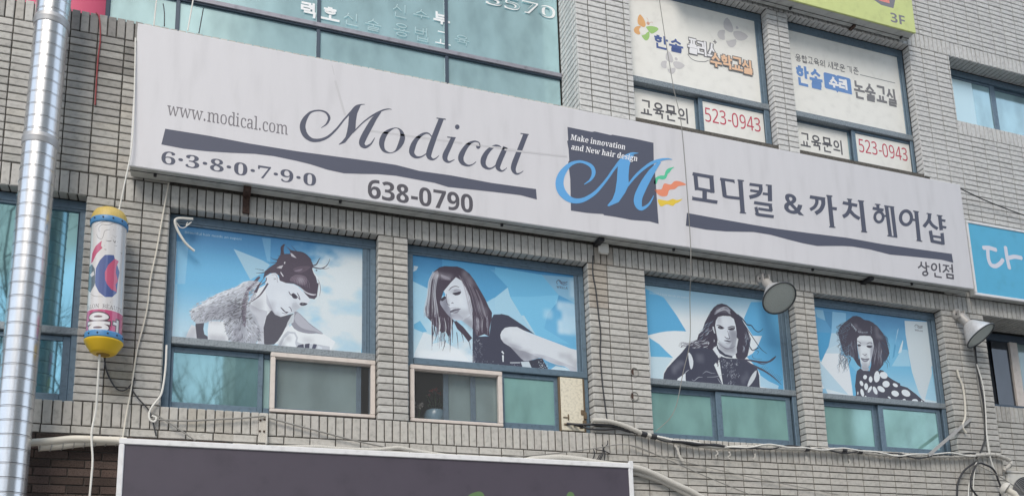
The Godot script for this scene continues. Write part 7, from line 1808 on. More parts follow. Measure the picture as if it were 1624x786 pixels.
func make_building() -> void:
	building = thing("brick_commercial_building", "grey stack-bonded brick building with a hair salon on its second floor", "building", Vector3(5, 0, -4))
	var s := tool()
	var b := -0.25
	var f := -0.0125
	for q in [[-4.0, 8.725, 0.0, SILL - 0.01], [8.725, 11.0, 0.0, 2.5], [11.0, 14.0, 0.0, SILL - 0.01], [-4.0, -2.39, SILL - 0.01, HEAD + 0.01], [-0.607, -0.01, SILL - 0.01, HEAD + 0.01], [1.724, 1.97, SILL - 0.01, HEAD + 0.01], [3.745, 4.342, SILL - 0.01, HEAD + 0.01], [6.118, 6.358, SILL - 0.01, HEAD + 0.01], [8.12, 8.725, SILL - 0.01, HEAD + 0.01], [11.0, 14.0, SILL - 0.01, HEAD + 0.01],
			[-4.0, 14.0, HEAD + 0.01, 7.03], [-4.0, -2.39, 7.03, 10.4], [3.745, 14.0, 7.03, 7.086], [3.745, 4.344, 7.086, 8.793], [6.105, 6.365, 7.086, 8.793], [8.13, 8.735, 7.086, 8.793], [8.735, 10.6, 7.086, 7.896], [10.6, 14.0, 7.086, 8.793], [3.745, 14.0, 8.793, 10.4], [-4.0, 14.0, 10.4, 12.0]]:
		bx(s, q[0], q[1], q[2], q[3], f, b)
	bx(s, 3.745, 3.99, 7.03, 10.4, b, -0.52)                       # the deep reveal beside the glass wall
	bx(s, -2.39, 3.745, 6.9, 7.03, b, -0.62)                       # its sill slab
	bx(s, 8.725, 11.0, 2.5, 4.40, -0.2625, -0.45)                  # the recessed bay at lower right
	bx(s, 8.485, 8.725, 2.5, HEAD + 0.01, b, -0.6)
	wall = part("wall", s, M.mortar, building)
	# shell behind the front, so that light enters only through the openings
	s = tool()
	bx(s, -4.0, 14.0, 0, 12, -8.0, -7.75); bx(s, -4.0, -3.75, 0, 12, -7.75, b); bx(s, 13.75, 14.0, 0, 12, -7.75, b)
	bx(s, -3.75, 13.75, 11.75, 12, -7.75, b)
	bx(s, -3.75, 13.75, 3.35, 3.6, -7.75, -0.46); bx(s, -3.75, 13.75, 5.55, 6.85, -7.75, -0.64)
	bx(s, -3.75, 13.75, 5.44, 5.55, -7.75, -0.26)
	part("floor_slabs", s, M.concrete, building)
	s = tool()
	bx(s, -3.7, 13.7, 3.61, 5.43, -3.0, -2.9); bx(s, -3.7, 13.7, 6.9, 11.7, -3.0, -2.9)
	part("back_wall", s, M.room_dark, building)
	s = tool()
	bx(s, -4.1, 14.1, 12.0, 12.25, -8.1, 0.15, 0.02)
	part("roof", s, M.concrete, building)
	# ---- brick fields of the main face
	var P := 0.2035
	for q in [[-0.617, 0.0, -0.617], [3.735, 4.352, 3.735], [8.11, 8.735, 8.11]]: field(stretchers, q[0], q[1], SILL, HEAD, q[2], 0.2057, SILL, ROW * 1.0026)
	field(stretchers, 1.714, 1.98, SILL, HEAD, 1.714, 0.133, SILL, ROW * 1.0026)
	field(stretchers, 6.108, 6.368, SILL, HEAD, 6.108, 0.130, SILL, ROW * 1.0026)
	field(stretchers, -2.0, 0.0, 5.605, 6.855, -0.617, P, 5.605, 0.0658)
	field(stretchers, 8.2, 10.9, 5.605, 7.72, 8.11, 0.2045, 5.605, 0.0661)
	field(stretchers, 8.12, 8.745, 7.72, 8.783, 8.11, 0.2045, 7.72, 0.0664)
	field(stretchers, 8.12, 8.745, 7.05, 7.72, 8.11, 0.2045, 7.72, 0.0664)
	field(stretchers, 3.735, 4.354, 6.95, 10.2, 3.669, 0.2052, 7.096, ROW)
	field(stretchers, 6.095, 6.375, 6.95, 8.783, 6.095, 0.140, 7.096, ROW)
	field(stretchers, 7.5, 10.9, 8.98, 10.6, 8.11, 0.2045, 8.98, ROW)
	field(stretchers, -2.0, 0.55, 3.452, 3.518, -0.617, P, 3.452, 0.066)
	field(stretchers, 0.55, 4.4, 3.19, 3.518, -0.72, 0.208, 3.518, 0.0662)
	field(stretchers, 4.4, 8.735, 2.4, 3.518, -0.72, 0.208, 3.518, 0.0662)
	field(stretchers, 3.8, 4.4, 2.4, 3.19, -0.72, 0.208, 3.518, 0.0662)
	field(stretchers, 8.735, 10.9, 2.6, 4.215, 8.80, 0.2045, 4.215, ROW, -0.25)
	field(soldiers, -2.0, 10.9, HEAD, 5.602, 0.0, 0.06805, HEAD, 0.197)
	field(soldiers, -2.0, 8.735, 3.518, SILL, 0.0, 0.06805, 3.518, 0.195)
	field(soldiers, -2.0, 3.735, 6.855, 7.05, -0.617, 0.06783, 6.855, 0.195)
	field(soldiers, 4.354, 10.9, 8.783, 8.98, 4.354, 0.0682, 8.783, 0.197)
	field(soldiers, 8.745, 10.9, 7.72, 7.908, 8.745, 0.0682, 7.72, 0.188)
	field(soldiers, 8.735, 10.9, 4.215, 4.412, 8.75, 0.0682, 4.215, 0.197, -0.25)
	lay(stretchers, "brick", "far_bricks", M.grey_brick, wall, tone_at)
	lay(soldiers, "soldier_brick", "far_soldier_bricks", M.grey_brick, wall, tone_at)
	# ---- brown brick base at lower left
	field(browns, -2.0, 0.5, 2.4, 3.452, -2.1, 0.228, 2.4, 0.0657, 0.0, 0.007, true)
	var brown := func(_p: Vector3) -> Color:
		var t := rng.randf_range(0.6, 1.25)
		var c := Color(0.125, 0.088, 0.075) * t
		if rng.randf() < 0.12: c = Color(0.24, 0.17, 0.14) * t
		c.a = 1.0
		return c
	lay(browns, "brown_brick", "far_brown_bricks", M.brown_brick, wall, brown, 200)
	# ---- reveals and soffits of the openings
	s = tool()
	var r := RandomNumberGenerator.new()
	r.seed = 5
	for x in [0.0, 1.98, 4.352, 6.368]: reveal(s, r, x, 1.0, SILL, HEAD, [0.0, -0.112])
	for x in [-0.617, 1.714, 3.735, 6.108, 8.11]: reveal(s, r, x, -1.0, SILL, HEAD, [0.0, -0.112])
	for x in [6.095, 8.12]: reveal(s, r, x, -1.0, 7.096, 8.783, [0.0, -0.112])
	for x in [4.354, 6.375]: reveal(s, r, x, 1.0, 7.096, 8.783, [0.0, -0.112])
	reveal(s, r, 8.745, 1.0, 7.906, 8.783, [0.0, -0.19])
	reveal(s, r, 3.735, -1.0, 7.05, 10.2, [0.0, -0.035, -0.10, -0.30, -0.40, -0.445])
	reveal(s, r, 8.735, 1.0, 2.6, HEAD, [0.0, -0.12, -0.25])
	for q in [[-2.4, -0.617], [0.0, 1.714], [1.98, 3.735], [4.352, 6.108], [6.368, 8.11]]: soffit(s, r, q[0], q[1], HEAD, [0.0, -0.112])
	for q in [[4.354, 6.095], [6.375, 8.12]]: soffit(s, r, q[0], q[1], 8.783, [0.0, -0.112])
	soffit(s, r, 8.745, 10.6, 8.783, [0.0, -0.195])
	soffit(s, r, 8.735, 10.9, HEAD, [0.0, -0.195, -0.39])
	part("reveal_bricks", s, M.grey_brick, wall, "stuff")

func reveal(s: SurfaceTool, r: RandomNumberGenerator, x: float, dir: float, y0: float, y1: float, zs: Array) -> void:
	var n := int(round((y1 - y0) / ROW))
	var h := (y1 - y0) / n
	for k in n:
		for j in zs.size() - 1:
			var w: float = zs[j] - zs[j + 1] - 0.008
			if w < 0.01: continue
			var c := Vector3(x, y0 + (k + 0.5) * h, (zs[j] + zs[j + 1]) * 0.5 - 0.002)
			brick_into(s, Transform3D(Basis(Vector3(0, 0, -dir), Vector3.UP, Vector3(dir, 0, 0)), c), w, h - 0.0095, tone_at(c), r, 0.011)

func soffit(s: SurfaceTool, r: RandomNumberGenerator, x0: float, x1: float, y: float, zs: Array) -> void:
	var n := int(round((x1 - x0) / 0.06805))
	var w := (x1 - x0) / n
	for k in n:
		for j in zs.size() - 1:
			var h: float = zs[j] - zs[j + 1] - 0.008
			var c := Vector3(x0 + (k + 0.5) * w, y, (zs[j] + zs[j + 1]) * 0.5 - 0.002)
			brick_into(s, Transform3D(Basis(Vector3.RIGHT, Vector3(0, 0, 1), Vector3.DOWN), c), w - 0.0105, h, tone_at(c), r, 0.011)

# ==================================================================== windows
func pane(m: String, w: Node3D, x0: float, x1: float, y0: float, y1: float, z: float) -> void:
	box_part("pane", M[m], w, x0, x1, y0, y1, z - 0.006, z, 0.0)

func make_windows() -> void:
	# the four salon windows: poster panes above, sliding sashes below
	var spec := [[-2.4, -0.617, -2.34, -0.680], [0.0, 1.714, 0.056, 1.595], [1.98, 3.735, 2.050, 3.637], [4.352, 6.108, 4.40, 5.977], [6.368, 8.11, 6.42, 8.005]]
	for k in spec.size():
		var x0: float = spec[k][0]; var x1: float = spec[k][1]; var a: float = spec[k][2]; var b: float = spec[k][3]
		var w := group_part("window", building)
		var s := tool()
		bx(s, x0, x1, 5.312, HEAD - 0.002, -0.175, -0.114, 0.004)
		bx(s, x0, x1, 5.330, 5.352, -0.114, -0.106, 0.002)
		bx(s, x0, a, SILL + 0.002, 5.312, -0.175, -0.112, 0.004)
		bx(s, maxf(b, x1 - 0.052), x1, SILL + 0.002, 5.312, -0.175, -0.110, 0.004)
		if x1 - 0.052 > b + 0.004:
			bx(s, b, x1 - 0.052, 4.33, 5.312, -0.175, -0.124, 0.004)
			bx(s, lerpf(b, x1 - 0.052, 0.4), lerpf(b, x1 - 0.052, 0.62), 4.33, 5.312, -0.124, -0.116, 0.003)
		bx(s, x0, x1, SILL + 0.002, 3.736, -0.2, -0.108, 0.004)
		part("frame", s, M.frame, w)
		s = tool()
		bx(s, a, x1 - 0.004, 4.268, 4.330, -0.19, -0.098, 0.005)
		part("transom", s, M.frame_worn if k != 2 else M.frame, w)
		if k == 0: pane("pane_sky", w, a, b, 4.33, 5.312, -0.135)
		else: pane("pane_teal", w, a, b, 4.33, 5.312, -0.137)
	var W: Array = building.get_children().filter(func(c): return c.name.begins_with("window"))
	# window left of the duct
	sash(W[0], -1.26, -0.672, 3.738, 4.262, -0.132, [0.055, 0.055], "pane_sky")
	sash(W[0], -2.34, -1.20, 3.738, 4.262, -0.160, [0.05, 0.05], "pane_sky")
	# window of the fur coat poster
	sash(W[1], 0.056, 0.778, 3.738, 4.262, -0.150, [0.022, 0.042], "pane_mirror", 0.046)
	sash(W[1], 0.86, 1.592, 3.738, 4.250, -0.128, [0.03, 0.042], "pane_grey", 0.03)
	screen(W[1], 0.829, 1.703, 3.738, 4.254)
	sash(W[1], 0.778, 0.835, 3.738, 4.262, -0.165, [0.004, 0.004], "pane_teal")
	# window of the bob hair poster: open at the left, a board closes its right end
	sash(W[2], 2.331, 2.625, 3.738, 4.250, -0.158, [0.048, 0.012], "pane_grey", 0.03)
	sash(W[2], 2.578, 2.90, 3.738, 4.250, -0.130, [0.046, 0.04], "pane_grey", 0.02)
	sash(W[2], 2.84, 3.432, 3.738, 4.264, -0.126, [0.052, 0.042], "pane_teal_dark", 0.04)
	screen(W[2], 2.007, 2.860, 3.732, 4.250)
	var s2 := tool()
	bx(s2, 3.425, 3.692, 3.735, 4.262, -0.13, -0.097, 0.006)
	part("board_foam", s2, M.board_foam, W[2])
	s2 = tool()
	bx(s2, 3.440, 3.668, 3.742, 4.256, -0.098, -0.086, 0.004)
	part("filler_board", s2, M.beige_board, W[2])
	for q in [[3.635, 3.90, 0.03, 0.05], [3.66, 3.86, 0.035, 0.07], [3.65, 3.80, 0.04, 0.05], [3.615, 3.77, 0.04, 0.03], [3.452, 3.86, 0.05, 0.012], [3.50, 3.84, 0.014, 0.06], [3.46, 3.79, 0.05, 0.02]]:
		box_part("sealing_foam", M.board_foam, W[2], q[0], q[0] + q[2], q[1], q[1] + q[3], -0.088, -0.078, 0.006)
	# windows of the long haired man and of the net top
	for q in [[3, 4.40, 5.104, 5.207, 6.035], [4, 6.42, 7.137, 7.22, 8.035]]:
		sash(W[q[0]], q[1], q[3], 3.738, 4.262, -0.160, [0.03, 0.105], "pane_teal_dark", 0.056)
		sash(W[q[0]], q[2] + 0.04, q[4], 3.738, 4.258, -0.128, [0.063, 0.05], "pane_teal_dark", 0.036)
	# ---- upper floor, right: two windows covered with printed film
	for q in [[4.354, 6.095, 4.405, 6.007, 5.17, 5.25, 6.027], [6.375, 8.12, 6.43, 8.038, 7.20, 7.288, 8.076]]:
		var w := group_part("window", building)
		var s := tool()
		bx(s, q[0], q[1], 8.685, 8.781, -0.18, -0.113, 0.004)
		bx(s, q[0], q[2], 7.098, 8.685, -0.18, -0.113, 0.004)
		bx(s, q[3], q[1], 7.64, 8.685, -0.18, -0.116, 0.004)
		bx(s, q[6], q[1], 7.098, 7.64, -0.18, -0.112, 0.004)
		bx(s, q[3] + 0.03, q[1] - 0.02, 7.64, 8.685, -0.116, -0.108, 0.003)
		part("frame", s, M.frame, w)
		s = tool()
		bx(s, q[2], q[1] - 0.003, 7.570, 7.640, -0.19, -0.098, 0.005)
		part("transom", s, M.frame_worn, w)
		pane("pane_teal", w, q[2], q[3], 7.64, 8.685, -0.134)
		sash(w, q[2], q[5], 7.10, 7.568, -0.168, [0.01, 0.078], "pane_teal", 0.02)
		sash(w, q[4] + 0.03, q[6] + 0.03, 7.10, 7.566, -0.130, [0.05, 0.03], "pane_teal", 0.03)
	# ---- upper floor, far right: plain sliding window set deeper
	var u := group_part("window", building)
	var su := tool()
	bx(su, 8.745, 10.6, 8.70, 8.781, -0.28, -0.198, 0.004); bx(su, 8.745, 8.80, 7.908, 8.70, -0.28, -0.198, 0.004)
	bx(su, 8.745, 10.6, 7.9, 7.95, -0.28, -0.198, 0.004)
	part("frame", su, M.frame, u)
	sash(u, 8.80, 9.69, 7.952, 8.70, -0.215, [0.02, 0.085], "pane_pale", 0.03)
	sash(u, 9.66, 10.58, 7.952, 8.70, -0.24, [0.04, 0.05], "pane_pale", 0.03)
	su = tool()
	bx(su, 8.82, 9.30, 7.99, 8.66, -0.2145, -0.2135)
	part("paper_blind", su, M.sticker_ghost, u)
	# ---- lower right bay
	var v := group_part("window", building)
	var sv := tool()
	bx(sv, 8.735, 11.0, 5.31, 5.40, -0.5, -0.43, 0.004); bx(sv, 8.735, 11.0, 4.402, 4.44, -0.5, -0.27, 0.004);
	part("frame", sv, M.frame_dark, v)
	box_part("frame_stile", M.screen_frame, v, 9.575, 9.70, 4.44, 5.31, -0.5, -0.425, 0.004)
	pane("pane_night", v, 9.30, 9.575, 4.44, 5.31, -0.455); pane("pane_night", v, 8.9, 9.32, 4.44, 5.31, -0.49)
	pane("pane_grey", v, 9.66, 11.0, 4.44, 5.31, -0.46)
	# ---- the glass wall of the upper floor, left
	var g := group_part("glass_wall", building)
	var cz := -0.445
	var xs := [-2.4, -1.28, -0.602, -0.03, 1.220, 2.486, 3.735]
	for i in xs.size() - 1:
		for j in 2:
			var y0: float = [7.035, 7.72][j]; var y1: float = [7.662, 9.05][j]
			if i <= 1 and j == 0:
				box_part("red_panel", M.red_panel, g, xs[i] + 0.012, xs[i + 1] - 0.012, y0, y1, cz - 0.03, cz - 0.012, 0.002)
			else: pane("pane_curtain", g, xs[i] + 0.015, xs[i + 1] - 0.015, y0, y1, cz - 0.008)
		if i > 0: box_part("mullion", M.frame_dark, g, xs[i] - 0.018, xs[i] + 0.018, 7.035, 10.3, cz - 0.08, cz + 0.012, 0.004)
	box_part("rail", M.curtain_rail, g, -2.4, 3.733, 7.672, 7.72, cz - 0.05, cz + 0.03, 0.004)
	box_part("rail_gasket", M.frame_dark, g, -2.4, 3.733, 7.655, 7.672, cz - 0.05, cz + 0.016, 0.003)
	box_part("rail", M.curtain_rail, g, -2.4, 3.733, 9.05, 9.11, cz - 0.05, cz + 0.03, 0.004)
	for i in xs.size() - 1: pane("pane_curtain", g, xs[i] + 0.015, xs[i + 1] - 0.015, 9.11, 10.3, cz - 0.008)
	box_part("head_beam", M.concrete, g, -2.4, 3.735, 10.3, 10.42, -0.62, -0.03, 0.01)
	# lettering on the glass wall, half peeled away
	var z := cz + 0.0015
	var l := thing("window_lettering", "white peeling Korean letters and digits stuck on the upper glass wall", "lettering", Vector3(2.4, 7.75, cz))
	for q in [["력", 1.056, 1.203, 7.775, 7.925, 0.024], ["호", 1.243, 1.412, 7.782, 7.92, 0.024], ["부", 2.360, 2.520, 8.02, 8.145, 0.024], ["교", 2.374, 2.526, 7.777, 7.926, 0.013]]:
		var s := tool()
		korean(s, q[0], q[1], q[2], q[3], q[4], q[5], z)
		part("letter", s, M.sticker_white, l)
	var sn := tool()
	latin(sn, "3570", false, true, 2.915, 3.69, 8.372, 0.145, z, 0.06)
	part("digits", sn, M.sticker_white, l)
	sn = tool()
	latin(sn, "3570", false, false, 2.945, 3.66, 8.386, 0.118, z + 0.001, 0.06)
	part("worn_core", sn, M.pane_curtain, l)
	for q in [["신", 1.453, 1.618, 7.785, 7.915], ["술", 1.667, 1.823, 7.775, 7.905], ["용", 1.95, 2.105, 7.78, 7.92], ["법", 2.16, 2.318, 7.775, 7.925], ["신", 1.935, 2.099, 7.99, 8.135], ["수", 2.15, 2.31, 8.035, 8.13], ["육", 2.577, 2.725, 7.825, 7.935]]:
		var s := tool()
		korean(s, q[0], q[1], q[2], q[3], q[4], 0.009, z)
		part("faded_letter", s, M.sticker_ghost, l)

# a sliding sash: frame of four bars and a pane; side holds the widths of its two stiles
func sash(w: Node3D, x0: float, x1: float, y0: float, y1: float, z: float, side: Array, glass_kind: String, top := 0.04) -> void:
	var s := tool()
	bx(s, x0, x0 + side[0], y0, y1, z - 0.024, z, 0.003)
	bx(s, x1 - side[1], x1, y0, y1, z - 0.024, z, 0.003)
	bx(s, x0 + side[0], x1 - side[1], y1 - top, y1, z - 0.024, z - 0.001, 0.003)
	bx(s, x0 + side[0], x1 - side[1], y0, y0 + 0.058, z - 0.024, z - 0.001, 0.003)
	part("sash_frame", s, M.frame, w)
	box_part("pane", M[glass_kind], w, x0 + side[0], x1 - side[1], y0 + 0.058, y1 - top, z - 0.018, z - 0.012, 0.0)

func screen(w: Node3D, x0: float, x1: float, y0: float, y1: float) -> void:
	var s := tool()
	var t := 0.040
	bx(s, x0, x1, y1 - t, y1, -0.118, -0.058, 0.005); bx(s, x0, x1, y0, y0 + t * 0.75, -0.118, -0.058, 0.005)
	bx(s, x0, x0 + t, y0 + t * 0.75, y1 - t, -0.118, -0.060, 0.005); bx(s, x1 - t, x1, y0 + t * 0.75, y1 - t, -0.118, -0.060, 0.005)
	bx(s, x0 + t, x1 - t, y1 - t - 0.007, y1 - t, -0.118, -0.075, 0.002)
	part("screen_frame", s, M.screen_frame, w)
	box_part("insect_screen", M.insect_screen, w, x0 + t, x1 - t, y0 + t * 0.75, y1 - t - 0.007, -0.088, -0.087, 0.0)
# ==================================================================== signs
func make_signs() -> void:
	# ---- the long white salon sign
	var o := thing("salon_sign", "long white sign box of the hair salon with dark lettering and blue script M", "sign", Vector3(4.05, 5.61, 0.1))
	var s := tool()
	bx(s, -0.306, 8.425, 5.612, 6.890, 0.022, 0.176, 0.006)
	part("casing", s, M.sign_casing, o)
	s = tool()
	bx(s, -0.309, 8.428, 5.609, 5.630, 0.182, 0.1995, 0.004); bx(s, -0.309, 8.428, 6.872, 6.893, 0.182, 0.1995, 0.004)
	bx(s, -0.309, -0.294, 5.630, 6.872, 0.182, 0.1995, 0.004); bx(s, 8.413, 8.428, 5.630, 6.872, 0.182, 0.1995, 0.004)
	part("edge_trim", s, M.sign_edge, o)
	box_part("sign_face", M.sign_face, o, -0.305, 8.424, 5.613, 6.889, 0.178, 0.2010, 0.002)
	s = tool()
	bx(s, -0.309, 8.428, 5.6085, 5.612, 0.128, 0.134)
	part("casing_seam", s, M.casing_slot, o)
	for x in [1.358, 2.829, 4.62, 6.28, 7.6, -0.12]: box_part("screw", M.bolt, o, x - 0.012, x + 0.012, 5.585, 5.612, 0.118, 0.142, 0.004)
	for q in [[0.591, "rust"], [3.83, "bolt"], [7.037, "bolt"]]:
		s = tool()
		bx(s, q[0] - 0.03, q[0] + 0.03, 5.575, 5.611, 0.0, 0.15, 0.004)
		if q[1] == "rust": bx(s, q[0] - 0.028, q[0] + 0.028, 5.43, 5.575, 0.0, 0.02, 0.003)
		part("bracket", s, M[q[1]], o)
	s = tool()
	bx(s, 3.845, 3.955, 5.50, 5.611, 0.012, 0.05, 0.012)
	part("plastic_clip", s, M.white, o)
	var z := 0.2018
	vinyl("tape_strip", TAPE, M.tape_strip, z - 0.0004, o)
	vinyl("swoosh", [SWOOSH[0]], M.ink, z, o)
	vinyl("swoosh", [SWOOSH[1]], M.ink, z, o)
	letters("script_letter", MODICAL, [4, 1, 3, 3, 2, 2, 2], M.ink, z, o)
	vinyl("logo_square", LOGO_SQUARE, M.ink, z, o)
	vinyl("logo_letter", LOGO_M, M.logo_blue, z + 0.001, o)
	vinyl("green_flame", [FLAMES[0]], M.flame_green, z, o)
	vinyl("orange_flame", [FLAMES[1]], M.flame_orange, z, o)
	vinyl("yellow_flame", [FLAMES[2]], M.flame_yellow, z, o)
	letters("letter", SHOP_NAME, [7, 7, 11, 7, 8, 9, 5, 11], M.ink, z, o)
	letters("small_letter", BRANCH_NAME, [5, 4, 9], M.ink_grey, z, o)
	s = tool(); latin(s, "www.modical.com", true, false, -0.053, 0.899, 6.106, 0.118, z); part("web_address", s, M.ink_url, o)
	s = tool(); latin(s, "6·3·8·0·7·9·0", true, true, -0.077, 1.141, 5.671, 0.113, z); part("phone_digits", s, M.ink, o)
	s = tool(); latin(s, "638-0790", false, true, 1.582, 2.532, 5.635, 0.176, z); part("phone_number", s, M.ink_grey, o)
	s = tool(); latin(s, "&", false, true, 5.935, 6.18, 6.163, 0.222, z); part("ampersand", s, M.ink, o)
	s = tool(); latin(s, "Make innovation", true, true, 3.522, 4.105, 6.549, 0.06, z + 0.003, 0.2); part("slogan", s, M.print_white, o)
	s = tool(); latin(s, "and New hair design", true, true, 3.525, 4.232, 6.447, 0.06, z + 0.003, 0.2); part("slogan", s, M.print_white, o)
	# ---- dark sign at the bottom
	o = thing("dark_sign", "dark plum sign panel in a white frame at the bottom edge", "sign", Vector3(1.9, 2.45, 0.08))
	box_part("casing", M.white_edge, o, -0.262, 4.020, 2.40, 3.395, 0.012, 0.132, 0.006)
	s = tool()
	bx(s, -0.268, 4.028, 3.358, 3.403, 0.130, 0.155, 0.005); bx(s, -0.268, -0.228, 2.39, 3.358, 0.130, 0.155, 0.005); bx(s, 3.985, 4.028, 2.39, 3.358, 0.130, 0.155, 0.005); bx(s, -0.268, 4.028, 2.34, 2.39, 0.130, 0.155, 0.005)
	bx(s, 3.99, 4.032, 3.35, 3.425, 0.131, 0.158, 0.004)
	part("frame", s, M.white_edge, o)
	box_part("sign_face", M.dark_face, o, -0.228, 3.985, 2.39, 3.358, 0.128, 0.142, 0.0)
	s = tool()
	flat(s, PackedVector2Array(smooth_line([Vector2(2.43, 2.98), Vector2(2.455, 3.05), Vector2(2.51, 3.083), Vector2(2.565, 3.092), Vector2(2.60, 3.06), Vector2(2.60, 2.98)], 5)), 0.1428)
	part("green_letter", s, M.leaf_green, o)
	s = tool()
	flat(s, PackedVector2Array(smooth_line([Vector2(3.355, 2.98), Vector2(3.36, 3.07), Vector2(3.38, 3.112), Vector2(3.41, 3.118), Vector2(3.438, 3.09), Vector2(3.445, 2.98)], 5)), 0.1428)
	part("green_letter", s, M.leaf_green, o)
	# ---- blue sign at the right
	o = thing("blue_sign", "sky blue sign in a white frame at the right edge", "sign", Vector3(9.3, 5.6, 0.05))
	box_part("casing", M.sign_casing, o, 8.553, 11.2, 5.597, 6.515, 0.012, 0.086, 0.006)
	s = tool()
	bx(s, 8.547, 11.21, 6.487, 6.520, 0.082, 0.106, 0.004); bx(s, 8.547, 11.21, 5.592, 5.625, 0.082, 0.106, 0.004); bx(s, 8.547, 8.578, 5.625, 6.487, 0.082, 0.106, 0.004); bx(s, 11.18, 11.21, 5.625, 6.487, 0.082, 0.106, 0.004)
	part("frame", s, M.white_edge, o)
	box_part("sign_face", M.blue_face, o, 8.578, 11.18, 5.625, 6.487, 0.08, 0.097, 0.0)
	s = tool()
	var lw := 0.052
	for q in [[Vector2(8.775, 6.205), Vector2(8.86, 6.215), Vector2(8.955, 6.205)], [Vector2(8.835, 6.205), Vector2(8.825, 6.08), Vector2(8.85, 6.005), Vector2(8.92, 5.995), Vector2(9.0, 6.04), Vector2(9.045, 6.085)], [Vector2(9.12, 6.25), Vector2(9.122, 6.12), Vector2(9.135, 6.005)], [Vector2(9.14, 6.125), Vector2(9.24, 6.155), Vector2(9.345, 6.155)]]:
		thick(s, smooth_line(q, 5), lw, 0.0978 + 0.0003 * rng.randf())
		for e in [q[0], q[-1]]:
			var c := PackedVector2Array()
			for k in 12: c.append(e + Vector2.from_angle(TAU * k / 12) * lw * 0.5)
			flat(s, c, 0.0984 + 0.0003 * rng.randf())
	part("letter", s, M.blue_letter, o)
	# ---- lime sign at the top right
	o = thing("lime_sign", "lime green sign box marked 3F at the top edge", "sign", Vector3(6.3, 8.8, 0.1))
	box_part("casing", M.sign_casing, o, 4.9, 8.050, 8.792, 10.0, 0.03, 0.18, 0.006)
	box_part("sign_face", M.lime_face, o, 4.9, 8.053, 8.788, 10.003, 0.181, 0.2010, 0.003)
	s = tool()
	bx(s, 4.9, 8.05, 8.7885, 8.792, 0.085, 0.091)
	part("casing_seam", s, M.casing_slot, o)
	for x in [6.36, 7.93]: box_part("screw", M.bolt, o, x - 0.012, x + 0.012, 8.768, 8.792, 0.07, 0.105, 0.004)
	for x in [7.25]: box_part("bracket", M.rust, o, x - 0.02, x + 0.02, 8.765, 8.792, 0.0, 0.09, 0.004)
	s = tool(); latin(s, "3F", false, true, 7.690, 7.905, 8.852, 0.125, 0.2016); part("floor_number", s, M.lime_ink, o)
	s = tool(); thick(s, [Vector2(7.50, 9.22), Vector2(7.51, 9.12), Vector2(7.58, 9.09), Vector2(7.72, 9.09), Vector2(7.745, 9.16)], 0.09, 0.2014); part("letter_outline", s, M.lime_ink, o)
	s = tool(); thick(s, [Vector2(7.55, 9.20), Vector2(7.57, 9.125), Vector2(7.69, 9.125)], 0.055, 0.2018); part("letter", s, M.pink_letter, o)
	make_films()

func letters(called: String, shapes: Array, counts: Array, m: Material, z: float, parent: Node3D) -> void:
	var at := 0
	for n in counts:
		vinyl(called, shapes.slice(at, at + n), m, z, parent)
		at += n

func disc(s: SurfaceTool, c: Vector2, r: float, z: float) -> void:
	var p := PackedVector2Array()
	for k in 18: p.append(c + Vector2.from_angle(TAU * k / 18) * r)
	flat(s, p, z)

func film_sheet(label: String, x0: float, x1: float, y0: float, y1: float, z: float, group: String) -> Node3D:
	var o := thing("window_film", label, "window film", Vector3((x0 + x1) * 0.5, y0, z), group)
	box_part("sheet", M.film, o, x0, x1, y0, y1, z - 0.002, z, 0.0)
	return o

